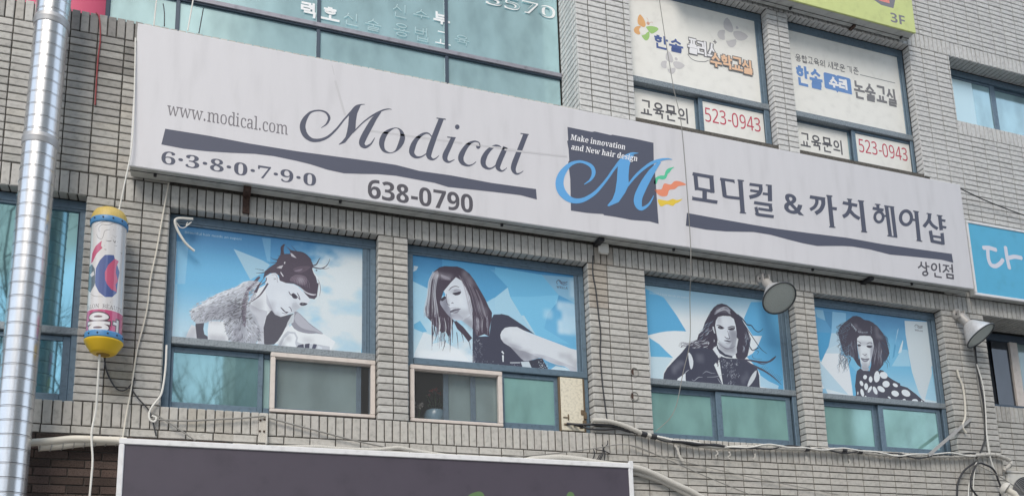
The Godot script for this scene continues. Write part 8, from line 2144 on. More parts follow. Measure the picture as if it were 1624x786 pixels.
func make_films() -> void:
	var z := -0.124
	var gr := "printed white films on the upper right windows"
	var a := film_sheet("white film with orange and green butterfly and outlined Korean lettering", 4.405, 6.006, 7.641, 8.684, z, gr)
	for k in 4: vinyl("butterfly_wing", [BUTTERFLY[k]], M.sticker_orange if k < 2 else M.sticker_green, z + 0.001, a)
	var s := tool(); disc(s, Vector2(4.567, 8.212), 0.043, z + 0.0016); part("butterfly_body", s, M.film, a)
	s = tool(); disc(s, Vector2(4.637, 8.323), 0.019, z + 0.0010)
	thick(s, smooth_line([Vector2(4.64, 8.345), Vector2(4.636, 8.375), Vector2(4.622, 8.385)]), 0.004, z + 0.001); thick(s, smooth_line([Vector2(4.655, 8.335), Vector2(4.685, 8.35), Vector2(4.698, 8.343)]), 0.004, z + 0.001)
	part("butterfly_head", s, M.sticker_rose, a)
	for q in [[Vector2.ZERO, 1.0, Vector2.ZERO], [Vector2(4.905, 7.872), 0.73, Vector2(5.701, 8.413)]]:
		s = tool()
		for k in 4:
			var p := millimetres(BUTTERFLY_GREY[k])
			for i in p.size(): p[i] = q[0] + (p[i] - q[2]) * q[1]
			flat(s, p, z + 0.001 + 0.0002 * k)
		disc(s, q[0] + (Vector2(5.769, 8.542) - q[2]) * q[1], 0.018, z + 0.001)
		part("grey_butterfly", s, M.sticker_pale, a)
		s = tool(); disc(s, q[0] + (Vector2(5.644, 8.399) - q[2]) * q[1], 0.042 * q[1], z + 0.0025); part("butterfly_body", s, M.film, a)
	s = tool(); korean(s, "한솔", 4.70, 5.045, 8.058, 8.205, 0.024, z + 0.001); part("letters", s, M.sticker_blue, a)
	s = tool(); korean(s, "플러스", 5.115, 5.475, 8.085, 8.255, 0.052, z + 0.001, 0.0); part("letter_outline", s, M.sticker_dim, a)
	s = tool(); korean(s, "플러스", 5.115, 5.475, 8.085, 8.255, 0.024, z + 0.004, 0.0); part("letters", s, M.print_white, a)
	s = tool(); korean(s, "수학교실", 5.385, 5.925, 7.985, 8.145, 0.052, z + 0.006, 0.04); part("letter_outline", s, M.sticker_dim, a)
	s = tool(); korean(s, "수학교실", 5.385, 5.925, 7.985, 8.145, 0.026, z + 0.009, 0.04); part("letters", s, M.sticker_peach, a)
	s = tool()
	thick(s, smooth_line([Vector2(5.103, 8.057), Vector2(5.142, 8.013), Vector2(5.212, 7.997), Vector2(5.309, 8.012), Vector2(5.36, 8.04)]), 0.008, z + 0.001)
	thick(s, [Vector2(5.442, 8.292), Vector2(5.484, 8.292)], 0.012, z + 0.001); thick(s, [Vector2(5.463, 8.27), Vector2(5.463, 8.314)], 0.012, z + 0.0014)
	part("plus_mark", s, M.sticker_dim, a)
	var b := film_sheet("white film with blue speech bubble and grey Korean lettering under the lime sign", 6.43, 8.037, 7.641, 8.684, z, gr)
	s = tool()
	korean(s, "융합교육의", 6.532, 6.945, 8.300, 8.390, 0.0095, z + 0.001); korean(s, "새로운", 6.982, 7.228, 8.305, 8.395, 0.0095, z + 0.001); korean(s, "기준", 7.26, 7.425, 8.310, 8.398, 0.0095, z + 0.001)
	thick(s, [Vector2(7.445, 8.317), Vector2(7.96, 8.317)], 0.008, z + 0.001)
	part("small_letters", s, M.sticker_dim, b)
	s = tool(); korean(s, "한솔", 6.525, 6.872, 8.008, 8.242, 0.035, z + 0.001); part("letters", s, M.sticker_sky, b)
	s = tool()
	flat(s, PackedVector2Array([Vector2(6.905, 8.04), Vector2(6.92, 8.027), Vector2(7.065, 8.025), Vector2(7.08, 8.003), Vector2(7.095, 8.025), Vector2(7.292, 8.023), Vector2(7.292, 8.215), Vector2(7.275, 8.233), Vector2(7.11, 8.238), Vector2(7.09, 8.225), Vector2(7.07, 8.235), Vector2(6.925, 8.236), Vector2(6.908, 8.22)]), z + 0.001)
	part("speech_bubble", s, M.sticker_sky, b)
	s = tool(); korean(s, "수리", 6.978, 7.245, 8.072, 8.195, 0.03, z + 0.002); part("letters", s, M.print_white, b)
	s = tool(); korean(s, "논술교실", 7.335, 7.955, 8.005, 8.22, 0.030, z + 0.001); part("letters", s, M.sticker_dim, b)
	for q in [[4.416, 5.168, "lower film with grey Korean lettering under the butterfly film", 4.517, 5.085, -0.176], [6.442, 7.198, "lower film with grey Korean lettering under the speech bubble film", 6.533, 7.112, -0.176]]:
		var f := film_sheet(q[2], q[0], q[1], 7.159, 7.545, q[5], gr)
		s = tool(); korean(s, "교육문의", q[3], q[4], 7.250, 7.422, 0.019, q[5] + 0.001, 0.2); part("letters", s, M.sticker_grey, f)
	for q in [[5.252, 6.025, "lower film with red phone number under the butterfly film", 5.275, 5.978, 7.297, -0.1405], [7.290, 8.074, "lower film with red phone number under the speech bubble film", 7.322, 8.030, 7.307, -0.1405]]:
		var f := film_sheet(q[2], q[0], q[1], 7.160, 7.534, q[6], gr)
		s = tool(); latin(s, "523-0943", false, false, q[3], q[4], q[5], 0.17, q[6] + 0.001); part("phone_number", s, M.sticker_red, f)

# ==================================================================== posters
func make_posters() -> void:
	poster(1, POSTER_1, 0.056, 1.652, 4.335, 5.315, "poster of a leaning model in a grey fur coat with swept up hair", ["Beautiful hair needs an expert", 41, 330, 43, 13])
	poster(2, POSTER_2, 2.053, 3.637, 4.318, 5.315, "poster of a model with a dark bob and one bare arm", ["WELLA", 907, 982, 99, 15])
	poster(3, POSTER_3, 4.380, 5.977, 4.308, 5.305, "poster of a long haired man in a black jacket", ["Beautiful hair needs an expert", 53, 342, 55, 13])
	poster(4, POSTER_4, 6.400, 8.005, 4.310, 5.305, "poster of a black haired model in a holed net top", ["WELLA", 903, 976, 87, 13])

func shade_of(n: int, u: float, v: float, k: FastNoiseLite) -> Color:
	var cloud := k.get_noise_2d(u * 300.0, v * 260.0)
	var c: Color
	match n:
		1:
			c = rgb8(66, 128, 176).lerp(rgb8(112, 180, 220), smoothstep(0.0, 0.45, v)).lerp(rgb8(188, 214, 230), smoothstep(0.45, 1.0, v))
			c = c.lerp(rgb8(216, 221, 226), smoothstep(0.56, 0.78, u + cloud * 0.22 + v * 0.08) * smoothstep(0.02, 0.25, v + u * 0.1))
			c = c.lerp(rgb8(150, 196, 222), clampf(cloud * 0.9, 0.0, 0.5) * smoothstep(0.5, 0.7, u))
		2:
			c = rgb8(72, 136, 184).lerp(rgb8(112, 178, 218), smoothstep(0.0, 0.55, v + cloud * 0.1))
			c = c.lerp(rgb8(218, 223, 229), smoothstep(0.5, 0.95, v + cloud * 0.25) * smoothstep(0.62, 0.3, u))
		3:
			c = rgb8(226, 227, 231).lerp(rgb8(150, 184, 206), smoothstep(0.34, 0.02, v + (u - 0.5) * 0.1))
		_:
			c = rgb8(88, 146, 190).lerp(rgb8(122, 186, 220), smoothstep(0.0, 0.5, v + cloud * 0.15)).lerp(rgb8(176, 210, 228), smoothstep(0.55, 1.0, v))
	return c

func poster(n: int, ops: Array, x0: float, x1: float, y0: float, y1: float, label: String, text: Array) -> void:
	var w := 1024
	var h := int(round(w * (y1 - y0) / (x1 - x0)))
	var k := FastNoiseLite.new()
	k.seed = n; k.frequency = 0.012; k.fractal_octaves = 4
	var im := Image.create(128, 80, false, Image.FORMAT_RGB8)
	for y in 80:
		for x in 128: im.set_pixel(x, y, shade_of(n, (x + 0.5) / 128.0, (y + 0.5) / 80.0, k))
	im.resize(w, h, Image.INTERPOLATE_CUBIC)
	if n == 1:
		draw_ops(im, ops.slice(0, 34))
		fur(im)
		draw_ops(im, ops.slice(34))
	else: draw_ops(im, ops)
	soften(im, [SHADE_1, SHADE_2, SHADE_3, SHADE_4][n - 1], rgb8(84, 80, 94), k)
	soften(im, [LIGHT_1, LIGHT_2, LIGHT_3, LIGHT_4][n - 1], rgb8(240, 240, 245), k)
	im.resize(400, int(400.0 * h / w), Image.INTERPOLATE_LANCZOS)
	for y in im.get_height():
		for x in 400:
			var g := rng.randf_range(-0.012, 0.012)
			var c := im.get_pixel(x, y)
			im.set_pixel(x, y, Color(minf(1.0, c.r * 1.03 + g), minf(1.0, c.g * 1.06 + g), minf(1.0, c.b * 1.07 + g)))
	im.resize(w, h, Image.INTERPOLATE_CUBIC)
	image_text(im, text[0], n % 2 == 0, n % 2 == 0, text[1], text[2], text[3], text[4], rgb8(200, 218, 232) if n % 2 else rgb8(80, 76, 92), 0.9)
	var m := mat("poster_%d" % n, Color(0.97, 0.97, 0.97), 0.42)
	m.albedo_texture = ImageTexture.create_from_image(im)
	m.texture_repeat = false
	var s := tool()
	var z := -0.128
	var c := [Vector3(x0, y1, z), Vector3(x1, y1, z), Vector3(x1, y0, z), Vector3(x0, y0, z)]
	var uv := [Vector2(0, 0), Vector2(1, 0), Vector2(1, 1), Vector2(0, 1)]
	for q in [0, 1, 2, 0, 2, 3]:
		s.set_normal(Vector3.BACK); s.set_uv(uv[q]); s.add_vertex(c[q])
	var back := Vector3(0, 0, -0.002)
	for q in 4:
		var a: Vector3 = c[q]; var b: Vector3 = c[(q + 1) % 4]
		s.set_uv(Vector2(0.5, 0.01))
		quad(s, a, b, b + back, a + back, [Vector3.UP, Vector3.RIGHT, Vector3.DOWN, Vector3.LEFT][q])
	s.set_uv(Vector2(0.5, 0.01))
	quad(s, c[0] + back, c[1] + back, c[2] + back, c[3] + back, Vector3.FORWARD)
	var o := thing("poster", label, "poster", Vector3((x0 + x1) * 0.5, y0, z), "hair posters in the salon windows")
	part("printed_sheet", s, m, o)

# soft airbrushed tones, drawn small and enlarged
func soften(im: Image, ops: Array, col: Color, k: FastNoiseLite) -> void:
	var f := 6.0
	var small := Image.create(int(im.get_width() / f), int(im.get_height() / f), false, Image.FORMAT_RGBA8)
	small.fill(Color(col, 0.0))
	for o in ops:
		var p := PackedVector2Array()
		for i in range(0, o[2].size(), 2): p.append(Vector2(o[2][i], o[2][i + 1]) / f)
		fill(small, p, Color(col, o[1] * 0.62))
	small.resize(small.get_width() / 5, small.get_height() / 5, Image.INTERPOLATE_TRILINEAR)
	small.resize(im.get_width(), im.get_height(), Image.INTERPOLATE_CUBIC)
	im.convert(Image.FORMAT_RGBA8)
	im.blend_rect(small, Rect2i(Vector2i.ZERO, small.get_size()), Vector2i.ZERO)
	im.convert(Image.FORMAT_RGB8)

# strands of the grey fur coat, growing away from the shoulder
func fur(im: Image) -> void:
	var r := RandomNumberGenerator.new()
	r.seed = 3
	var coat := PackedVector2Array([Vector2(84, 481), Vector2(110, 440), Vector2(165, 395), Vector2(255, 344), Vector2(340, 295), Vector2(416, 267), Vector2(440, 290), Vector2(420, 350), Vector2(380, 420), Vector2(400, 470), Vector2(445, 554), Vector2(430, 610), Vector2(308, 631), Vector2(275, 570), Vector2(256, 516), Vector2(200, 512), Vector2(110, 520), Vector2(92, 505)])
	for k in 2300:
		var p := Vector2(r.randf_range(84, 445), r.randf_range(265, 632))
		if not Geometry2D.is_point_in_polygon(p, coat): continue
		var low := p.y > 490.0
		var d := Vector2(-0.85, 0.5)
		if low: d = Vector2(-0.6, 0.8).lerp(Vector2(0.75, 0.7), smoothstep(290.0, 420.0, p.x))
		d = (d + Vector2(r.randf_range(-0.35, 0.35), r.randf_range(-0.3, 0.3))).normalized()
		# dark roots in clumps, pale tips along the upper edge
		var clump := 0.5 + 0.5 * sin(p.x * 0.11 + p.y * 0.23) * cos(p.y * 0.13 - p.x * 0.05)
		var dark := smoothstep(110.0, 20.0, p.distance_to(Vector2(330, 440))) * 0.55 + 0.45 * clump * smoothstep(0.0, 60.0, p.y - 268.0 - (416.0 - p.x) * 0.62)
		var g := lerpf(0.88, 0.36, clampf(dark * 0.8 + 0.26 + r.randf_range(-0.42, 0.42), 0.0, 1.0))
		var l := r.randf_range(8, 26)
		var w := r.randf_range(1.5, 4.5) if k > 500 else r.randf_range(5.0, 9.0)
		brush(im, [Vector3(p.x, p.y, w * 0.4), Vector3(p.x + d.x * l * 0.5 + r.randf_range(-2, 2), p.y + d.y * l * 0.5, w), Vector3(p.x + d.x * l, p.y + d.y * l, 1)], Color(g, g * 0.995, minf(1.0, g * 1.05)), 0.85)

# ==================================================================== silver duct
func make_duct() -> void:
	var o := thing("spiral_duct", "silver spiral duct pipe running up the left edge", "duct", Vector3(-0.98, 0.0, 0.3))
	var s := tool()
	var frame := Transform3D(Basis(Vector3(1, 0, 0), Vector3(0.0107, 1, 0), Vector3(0, 0, 1)), Vector3(-0.983, 0.0, 0.3))
	var r := 0.1185
	var pitch := 0.103
	var y := 0.13
	var seams := tool()
	while y < 9.6:
		lathe(s, [Vector2(r, y + 0.014), Vector2(r, y + pitch)], frame, 48)
		lathe(s, [Vector2(r, y), Vector2(r + 0.0028, y + 0.003)], frame, 48)
		lathe(s, [Vector2(r + 0.0028, y + 0.003), Vector2(r + 0.0028, y + 0.0085)], frame, 48)
		lathe(seams, [Vector2(r + 0.0028, y + 0.0085), Vector2(r + 0.0006, y + 0.0095), Vector2(r + 0.0006, y + 0.0135), Vector2(r, y + 0.014)], frame, 48)
		y += pitch
	part("duct_tube", s, M.zinc, o)
	part("seam_shade", seams, M.bolt, o, "stuff")  # the dark of the seam creases is put into the colour of these strips
	for cy in [6.66, 5.635, 7.9]:
		s = tool()
		lathe(s, [Vector2(r + 0.001, cy - 0.045), Vector2(r + 0.006, cy - 0.04), Vector2(r + 0.006, cy - 0.012), Vector2(r + 0.010, cy - 0.006), Vector2(r + 0.010, cy + 0.006), Vector2(r + 0.006, cy + 0.012), Vector2(r + 0.006, cy + 0.03), Vector2(r + 0.001, cy + 0.036)], frame, 40)
		part("coupling", s, M.zinc_dull, o)
	for cy in [3.3, 6.35]:
		s = tool()
		bx(s, -0.94, -0.90, cy - 0.02, cy + 0.02, 0.0, 0.19, 0.003)
		part("wall_bracket", s, M.zinc_dull, o)

# ==================================================================== barber pole
func make_barber_pole() -> void:
	var o := thing("barber_pole", "barber pole with yellow caps, blue bands and printed pink and blue sleeve", "barber pole", Vector3(-0.417, 4.03, 0.2))
	var f := Transform3D(Basis(), Vector3(-0.417, 0, 0.2))
	f.basis = Basis(Vector3(1, 0, 0), Vector3(-0.012, 1, 0), Vector3(0, 0, 1))
	f.origin.x += 0.012 * 4.6
	var im := Image.create(1024, 1024, false, Image.FORMAT_RGB8)
	im.fill(rgb8(222, 220, 221))
	im.fill_rect(Rect2i(0, 812, 1024, 212), rgb8(203, 92, 134))
	draw_ops(im, BARBER)
	image_text(im, "SALON  BEAUTY", true, false, 300, 700, 800, 34, rgb8(120, 112, 112))
	for pass_ in 2:
		var c := rgb8(104, 84, 92) if pass_ == 0 else rgb8(232, 230, 232)
		var g := 12 if pass_ == 0 else 0
		for q in [[462, 874, 98, 34], [462, 968, 102, 36]]:
			var e := PackedVector2Array()
			for k in 28: e.append(Vector2(q[0] + (q[2] + g) * cos(TAU * k / 28), q[1] + (q[3] + g) * sin(TAU * k / 28)))
			fill(im, e, c)
		im.fill_rect(Rect2i(346 - g, 914 - g, 226 + 2 * g, 24 + 2 * g), c)
		im.fill_rect(Rect2i(640 - g, 880 - g, 26 + 2 * g, 130 + 2 * g), c); im.fill_rect(Rect2i(606 - g, 905 - g, 60 + 2 * g, 22 + 2 * g), c)
	for q in [[462, 874, 42, 9], [462, 968, 44, 9]]:
		var e := PackedVector2Array()
		for k in 20: e.append(Vector2(q[0] + q[2] * cos(TAU * k / 20), q[1] + q[3] * sin(TAU * k / 20)))
		fill(im, e, rgb8(120, 100, 108))
	var r := RandomNumberGenerator.new()
	r.seed = 9
	for k in 26: im.fill_rect(Rect2i(r.randi_range(250, 760), r.randi_range(40, 760), 4, 5), rgb8(120, 118, 120))
	var m := mat("barber_sleeve", Color(0.96, 0.96, 0.96), 0.12)
	m.albedo_texture = ImageTexture.create_from_image(im)
	m.clearcoat_enabled = true; m.clearcoat = 0.8; m.clearcoat_roughness = 0.06
	var s := tool()
	var prof := []
	for k in 13: prof.append(Vector2(0.126, lerpf(4.15, 5.085, k / 12.0)))
	lathe(s, prof, f, 48, 0, 0.0, true)
	part("printed_sleeve", s, m, o)
	s = tool(); lathe(s, [Vector2(0.127, 5.055), Vector2(0.134, 5.058), Vector2(0.136, 5.075), Vector2(0.136, 5.098), Vector2(0.132, 5.106), Vector2(0.118, 5.108)], f, 40); part("band", s, M.blue_band, o)
	s = tool(); lathe(s, [Vector2(0.132, 5.106), Vector2(0.130, 5.125), Vector2(0.122, 5.155), Vector2(0.105, 5.185), Vector2(0.075, 5.205), Vector2(0.035, 5.214), Vector2(0.0005, 5.216)], f, 40); part("cap", s, M.yellow_cap, o)
	s = tool(); lathe(s, [Vector2(0.118, 4.128), Vector2(0.134, 4.130), Vector2(0.136, 4.14), Vector2(0.136, 4.172), Vector2(0.133, 4.182), Vector2(0.127, 4.184)], f, 40); part("band", s, M.blue_band, o)
	s = tool(); lathe(s, [Vector2(0.0005, 4.034), Vector2(0.05, 4.030), Vector2(0.078, 4.034), Vector2(0.092, 4.045), Vector2(0.120, 4.09), Vector2(0.132, 4.11), Vector2(0.137, 4.122), Vector2(0.137, 4.128), Vector2(0.12, 4.131)], f, 40); part("base", s, M.yellow_base, o)
	s = tool(); lathe(s, [Vector2(0.0005, 4.029), Vector2(0.046, 4.0275), Vector2(0.048, 4.031)], f, 24); part("base_plug", s, M.cap_hole, o)
	for y in [4.158, 5.086]:
		for k in 6:
			var a := -1.3 + k * 0.52
			s = tool(); lathe(s, [Vector2(0.0005, 0.006), Vector2(0.006, 0.005), Vector2(0.007, 0.0)], axis_frame(f * Vector3(sin(a) * 0.135, y, cos(a) * 0.135), Vector3(sin(a), 0, cos(a))), 8)
			part("rivet", s, M.bolt, o)
	s = tool()
	bx(s, -0.43, -0.40, 4.3, 4.36, 0.0, 0.08, 0.003); bx(s, -0.43, -0.40, 4.9, 4.96, 0.0, 0.08, 0.003)
	part("wall_bracket", s, M.bolt, o)

# ==================================================================== flood lamps
func make_lamps() -> void:
	var l := lamp("white reflector lamp with round grey lens showing above the long haired man poster", Vector3(5.715, 5.462, 0.035), Vector3(5.700, 5.143, 0.30), 0.0)
	lamp("white reflector lamp seen from the side under the blue sign's corner", Vector3(8.322, 5.352, 0.035), Vector3(8.437, 5.052, 0.20), 0.4)
	l.name = "flood_lamp"

func lamp(label: String, base: Vector3, centre: Vector3, twist: float) -> Node3D:
	var o := thing("flood_lamp", label, "lamp", base, "flood lamps under the long white sign")
	var ax := (centre - base).normalized()
	var len := (centre - base).length()
	var f := axis_frame(base, ax)
	f.basis = f.basis.rotated(ax, twist)
	var s := tool()
	var k := len - 0.205
	lathe(s, [Vector2(0.066, k), Vector2(0.075, k + 0.012), Vector2(0.092, k + 0.04), Vector2(0.118, k + 0.085), Vector2(0.142, k + 0.125), Vector2(0.163, k + 0.165), Vector2(0.176, k + 0.195)], f, 88, 22, 0.03)
	part("shade", s, M.lamp_silver, o)
	s = tool()
	lathe(s, [Vector2(0.172, k + 0.193), Vector2(0.181, k + 0.194), Vector2(0.183, k + 0.20), Vector2(0.181, k + 0.207), Vector2(0.170, k + 0.207), Vector2(0.167, k + 0.2)], f, 48)
	part("rim", s, M.lamp_rim, o)
	s = tool()
	lathe(s, [Vector2(0.169, k + 0.198), Vector2(0.14, k + 0.203), Vector2(0.09, k + 0.208), Vector2(0.04, k + 0.2105), Vector2(0.0005, k + 0.211)], f, 48)
	part("lens", s, M.lamp_lens, o)
	s = tool()
	lathe(s, [Vector2(0.0005, k - 0.155), Vector2(0.035, k - 0.152), Vector2(0.047, k - 0.14), Vector2(0.05, k - 0.12), Vector2(0.05, k - 0.02), Vector2(0.055, k - 0.012), Vector2(0.066, k + 0.004)], f, 28)
	part("socket", s, M.lamp_socket, o)
	s = tool()
	lathe(s, [Vector2(0.0005, 0.022), Vector2(0.045, 0.02), Vector2(0.066, 0.012), Vector2(0.07, 0.0), Vector2(0.07, -0.02)], axis_frame(Vector3(base.x, base.y + 0.01, 0.022), Vector3.BACK), 28)
	bx(s, base.x - 0.045, base.x - 0.03, base.y - 0.05, base.y + 0.04, 0.02, 0.095, 0.004); bx(s, base.x + 0.03, base.x + 0.045, base.y - 0.05, base.y + 0.04, 0.02, 0.095, 0.004)
	var b := part("wall_bracket", s, M.lamp_socket, o)
	for q in [[-0.045, 0.0], [0.0, 0.045], [0.05, -0.02]]:
		s = tool(); lathe(s, [Vector2(0.0005, 0.01), Vector2(0.009, 0.008), Vector2(0.011, 0.0)], axis_frame(Vector3(base.x + q[0], base.y + q[1], 0.045), Vector3.BACK), 8)
		part("bolt", s, M.bolt, b)
	return o

# ==================================================================== air conditioner and small things
func make_air_conditioner() -> void:
	var o := thing("air_conditioner", "off-white air conditioner unit in the lower right corner", "air conditioner", Vector3(9.2, 2.9, -0.11))
	box_part("body", M.ac_body, o, 8.765, 9.60, 2.92, 3.555, -0.235, 0.0, 0.018)
	box_part("top_lip", M.ac_body, o, 8.758, 9.607, 3.548, 3.572, -0.238, 0.006, 0.006)
	var c := Vector3(9.02, 3.29, 0.002)
	var s := tool()
	lathe(s, [Vector2(0.0005, 0.0), Vector2(0.215, 0.0)], axis_frame(c, Vector3.BACK), 40)
	part("fan_opening", s, M.ac_hole, o)
	s = tool()
	for k in range(1, 13):
		var ring := []
		for j in 37: ring.append(c + Vector3(cos(TAU * j / 36), sin(TAU * j / 36), 0) * (0.018 * k) + Vector3(0, 0, 0.012))
		tube(s, ring, 0.0028, 5)
	for k in 8:
		var d := Vector3(cos(TAU * k / 8), sin(TAU * k / 8), 0)
		tube(s, [c + d * 0.015 + Vector3(0, 0, 0.012), c + d * 0.218 + Vector3(0, 0, 0.008)], 0.004, 5)
	part("fan_grille", s, M.ac_grille, o)
	s = tool()
	for x in [8.85, 9.5]: bx(s, x - 0.02, x + 0.02, 2.86, 2.92, -0.25, 0.02, 0.003)
	part("bracket", s, M.zinc_dull, o)
	# flanged pipe end in front of it
	o = thing("pipe_fitting", "white flanged pipe end just left of the air conditioner", "pipe", Vector3(8.591, 3.313, 0.15))
	var ax := Vector3(0.55, -0.62, 0.56).normalized()
	var f := axis_frame(Vector3(8.56, 3.345, 0.12), ax)
	s = tool(); lathe(s, [Vector2(0.03, -0.03), Vector2(0.055, -0.02), Vector2(0.074, 0.01), Vector2(0.076, 0.03), Vector2(0.071, 0.034), Vector2(0.064, 0.02), Vector2(0.04, 0.0)], f, 32); part("flange", s, M.ac_body, o)
	s = tool(); lathe(s, [Vector2(0.0005, -0.02), Vector2(0.04, -0.015), Vector2(0.042, 0.03), Vector2(0.032, 0.035)], f, 28); part("collar", s, M.lamp_rim, o)
	s = tool(); tube(s, [f.origin + ax * 0.02, f.origin + ax * 0.12, f.origin + ax * 0.2 + Vector3(0.0, -0.05, -0.02), f.origin + ax * 0.24 + Vector3(0.02, -0.2, -0.06)], 0.032, 16); part("pipe_stub", s, M.cream, o)

func make_small_things() -> void:
	# flower pot on the inner sill of the open sash
	var o := thing("flower_pot", "round blue-grey flower pot with pink blossoms behind the open sash", "flower pot", Vector3(2.30, 3.74, -0.34))
	var f := Transform3D(Basis(), Vector3(2.30, 3.74, -0.34))
	var s := tool()
	lathe(s, [Vector2(0.0005, 0.0), Vector2(0.055, 0.0), Vector2(0.085, 0.04), Vector2(0.102, 0.09), Vector2(0.103, 0.13), Vector2(0.09, 0.17), Vector2(0.08, 0.18), Vector2(0.072, 0.175), Vector2(0.07, 0.14)], f, 32)
	part("pot", s, M.pot, o)
	var r := RandomNumberGenerator.new()
	r.seed = 4
	s = tool()
	for k in 7:
		var a := r.randf_range(0, TAU)
		tube(s, smooth_line([Vector3(2.30, 3.87, -0.34), Vector3(2.30 + cos(a) * 0.03, 3.96, -0.34 + sin(a) * 0.03), Vector3(2.29 + cos(a) * 0.075, 4.03 + r.randf_range(0, 0.06), -0.34 + sin(a) * 0.05)], 4), 0.004, 5)
	part("stem", s, M.stem_green, o)
	for k in 5:
		var a := r.randf_range(0, TAU)
		s = tool()
		leaf(s, Vector3(2.30, 3.93, -0.34), Vector3(cos(a), 0.5, sin(a)).normalized(), 0.1, 0.035)
		part("leaf", s, M.stem_green, o)
	for q in [[2.255, 4.085, 0.03], [2.295, 4.10, 0.035], [2.335, 4.07, 0.028], [2.235, 4.05, 0.02]]:
		s = tool()
		for k in 5:
			var a := TAU * k / 5
			leaf(s, Vector3(q[0], q[1], -0.30), Vector3(cos(a), sin(a) * 0.6, 0.35).normalized(), q[2], q[2] * 0.5)
		part("blossom", s, M.petal_pink, o)
	o = thing("white_flowers", "small white blossoms at the left end of the open sash", "flowers", Vector3(2.12, 3.74, -0.32))
	s = tool()
	for q in [[2.10, 3.95], [2.145, 3.935], [2.165, 3.955]]:
		for k in 5: leaf(s, Vector3(q[0], q[1], -0.30), Vector3(cos(TAU * k / 5), sin(TAU * k / 5), 0.4).normalized(), 0.03, 0.014)
	part("blossom", s, M.petal_white, o)
	s = tool()
	for q in [[2.10, 3.95], [2.145, 3.935], [2.165, 3.955]]: tube(s, [Vector3(2.125, 3.73, -0.32), Vector3(q[0], q[1], -0.305)], 0.004, 5)
	part("stem", s, M.stem_green, o)
	# inner sill that carries them
	box_part("inner_sill", M.room, building, -2.39, 8.72, 3.70, 3.735, -0.62, -0.205, 0.004)
	# batten leaning over the sill at the right
	o = thing("batten", "thin grey batten leaning from the sill up the right hand pier", "strip", Vector3(7.62, 3.68, 0.06))
	s = tool(); stick(s, Vector3(7.60, 3.672, 0.075), Vector3(8.318, 4.134, 0.016), 0.034, 0.012); part("strip", s, M.lamp_socket, o)
	o = thing("cable_clip", "rusty clip holding the frayed flex on the right hand pier", "clip", Vector3(8.1, 4.6, 0.01))
	box_part("plate", M.grey, o, 8.205, 8.245, 4.60, 4.70, 0.0, 0.012, 0.003)
	# torn tape hanging from the bundle
	o = thing("torn_tape", "torn white tape hanging from the pale cable bundle", "tape", Vector3(4.58, 3.49, 0.05))
	s = tool()
	ribbon(s, [Vector3(4.530, 3.625, 0.066), Vector3(4.56, 3.59, 0.06), Vector3(4.578, 3.545, 0.045), Vector3(4.60, 3.51, 0.04), Vector3(4.63, 3.485, 0.03)], 0.024)
	part("strip", s, M.white_wrap, o)
	for k in 4:
		var at: Vector3 = [Vector3(6.02, 3.565, 0.068), Vector3(6.55, 3.56, 0.068), Vector3(4.98, 3.575, 0.068), Vector3(5.12, 3.57, 0.068)][k]
		o = thing("tape_scrap", ["loose tape end under the bundle left of the narrow right hand pier", "loose tape end under the bundle below the black net top window", "loose tape end under the bundle below the man poster window's left pane", "loose tape end just right of the one below the man poster window's left pane"][k], "tape", at, "loose tape ends under the bundle")
		s = tool(); ribbon(s, [at + Vector3(0, 0.02, 0), at + Vector3(0.012, -0.01, 0.008), at + Vector3(-0.008, -0.035, -0.005), at + Vector3(0.006 * k, -0.05, -0.01)], 0.014)
		part("strip", s, M.white_wrap, o)
	o = thing("torn_tape_001", "small torn scrap of tape under the bundle beside the man poster window", "tape", Vector3(5.43, 3.52, 0.05))
	s = tool(); ribbon(s, [Vector3(5.42, 3.585, 0.07), Vector3(5.425, 3.56, 0.06), Vector3(5.405, 3.53, 0.05)], 0.02); part("strip", s, M.white_wrap, o)
	# old angle bracket on the sill course
	o = thing("angle_bracket", "old white painted angle bracket on the sill bricks below the fur coat poster", "bracket", Vector3(0.78, 3.45, 0.01))
	box_part("plate", M.white_wrap, o, 0.744, 0.812, 3.455, 3.70, 0.0, 0.012, 0.004)
	box_part("web", M.white_wrap, o, 0.796, 0.812, 3.44, 3.69, 0.012, 0.05, 0.004)
	for q in [[0.755, 3.64], [0.752, 3.55], [0.785, 3.55], [0.785, 3.65]]: box_part("bolt", M.rust, o, q[0] - 0.008, q[0] + 0.008, q[1] - 0.008, q[1] + 0.008, 0.012, 0.02, 0.003)
	# drill scars with round outlines on the middle pier
	for k in 2:
		var y: float = [4.337, 4.096][k]
		var x: float = [4.178, 4.162][k]
		o = thing("wall_anchor", ["upper round anchor mark on the brick pier left of the man poster", "lower round anchor mark on the brick pier left of the man poster"][k], "anchor", Vector3(x, y, 0.004), "round anchor marks on the middle pier")
		var ring := []
		for j in 25: ring.append(Vector3(x + 0.042 * cos(TAU * j / 24), y + 0.042 * sin(TAU * j / 24), 0.003))
		s = tool(); tube(s, ring, 0.0045, 6); part("ring", s, M.grey, o)
		box_part("plug", M.rust, o, x - 0.035, x - 0.012, y - 0.03, y + 0.03, 0.0, 0.006, 0.002)
	# knot and loose ends of wire behind the dark sign's right end
	o = thing("wire_knot", "tangled ends of wire above the dark sign's right end", "wire", Vector3(3.75, 3.46, 0.03))
	s = tool()
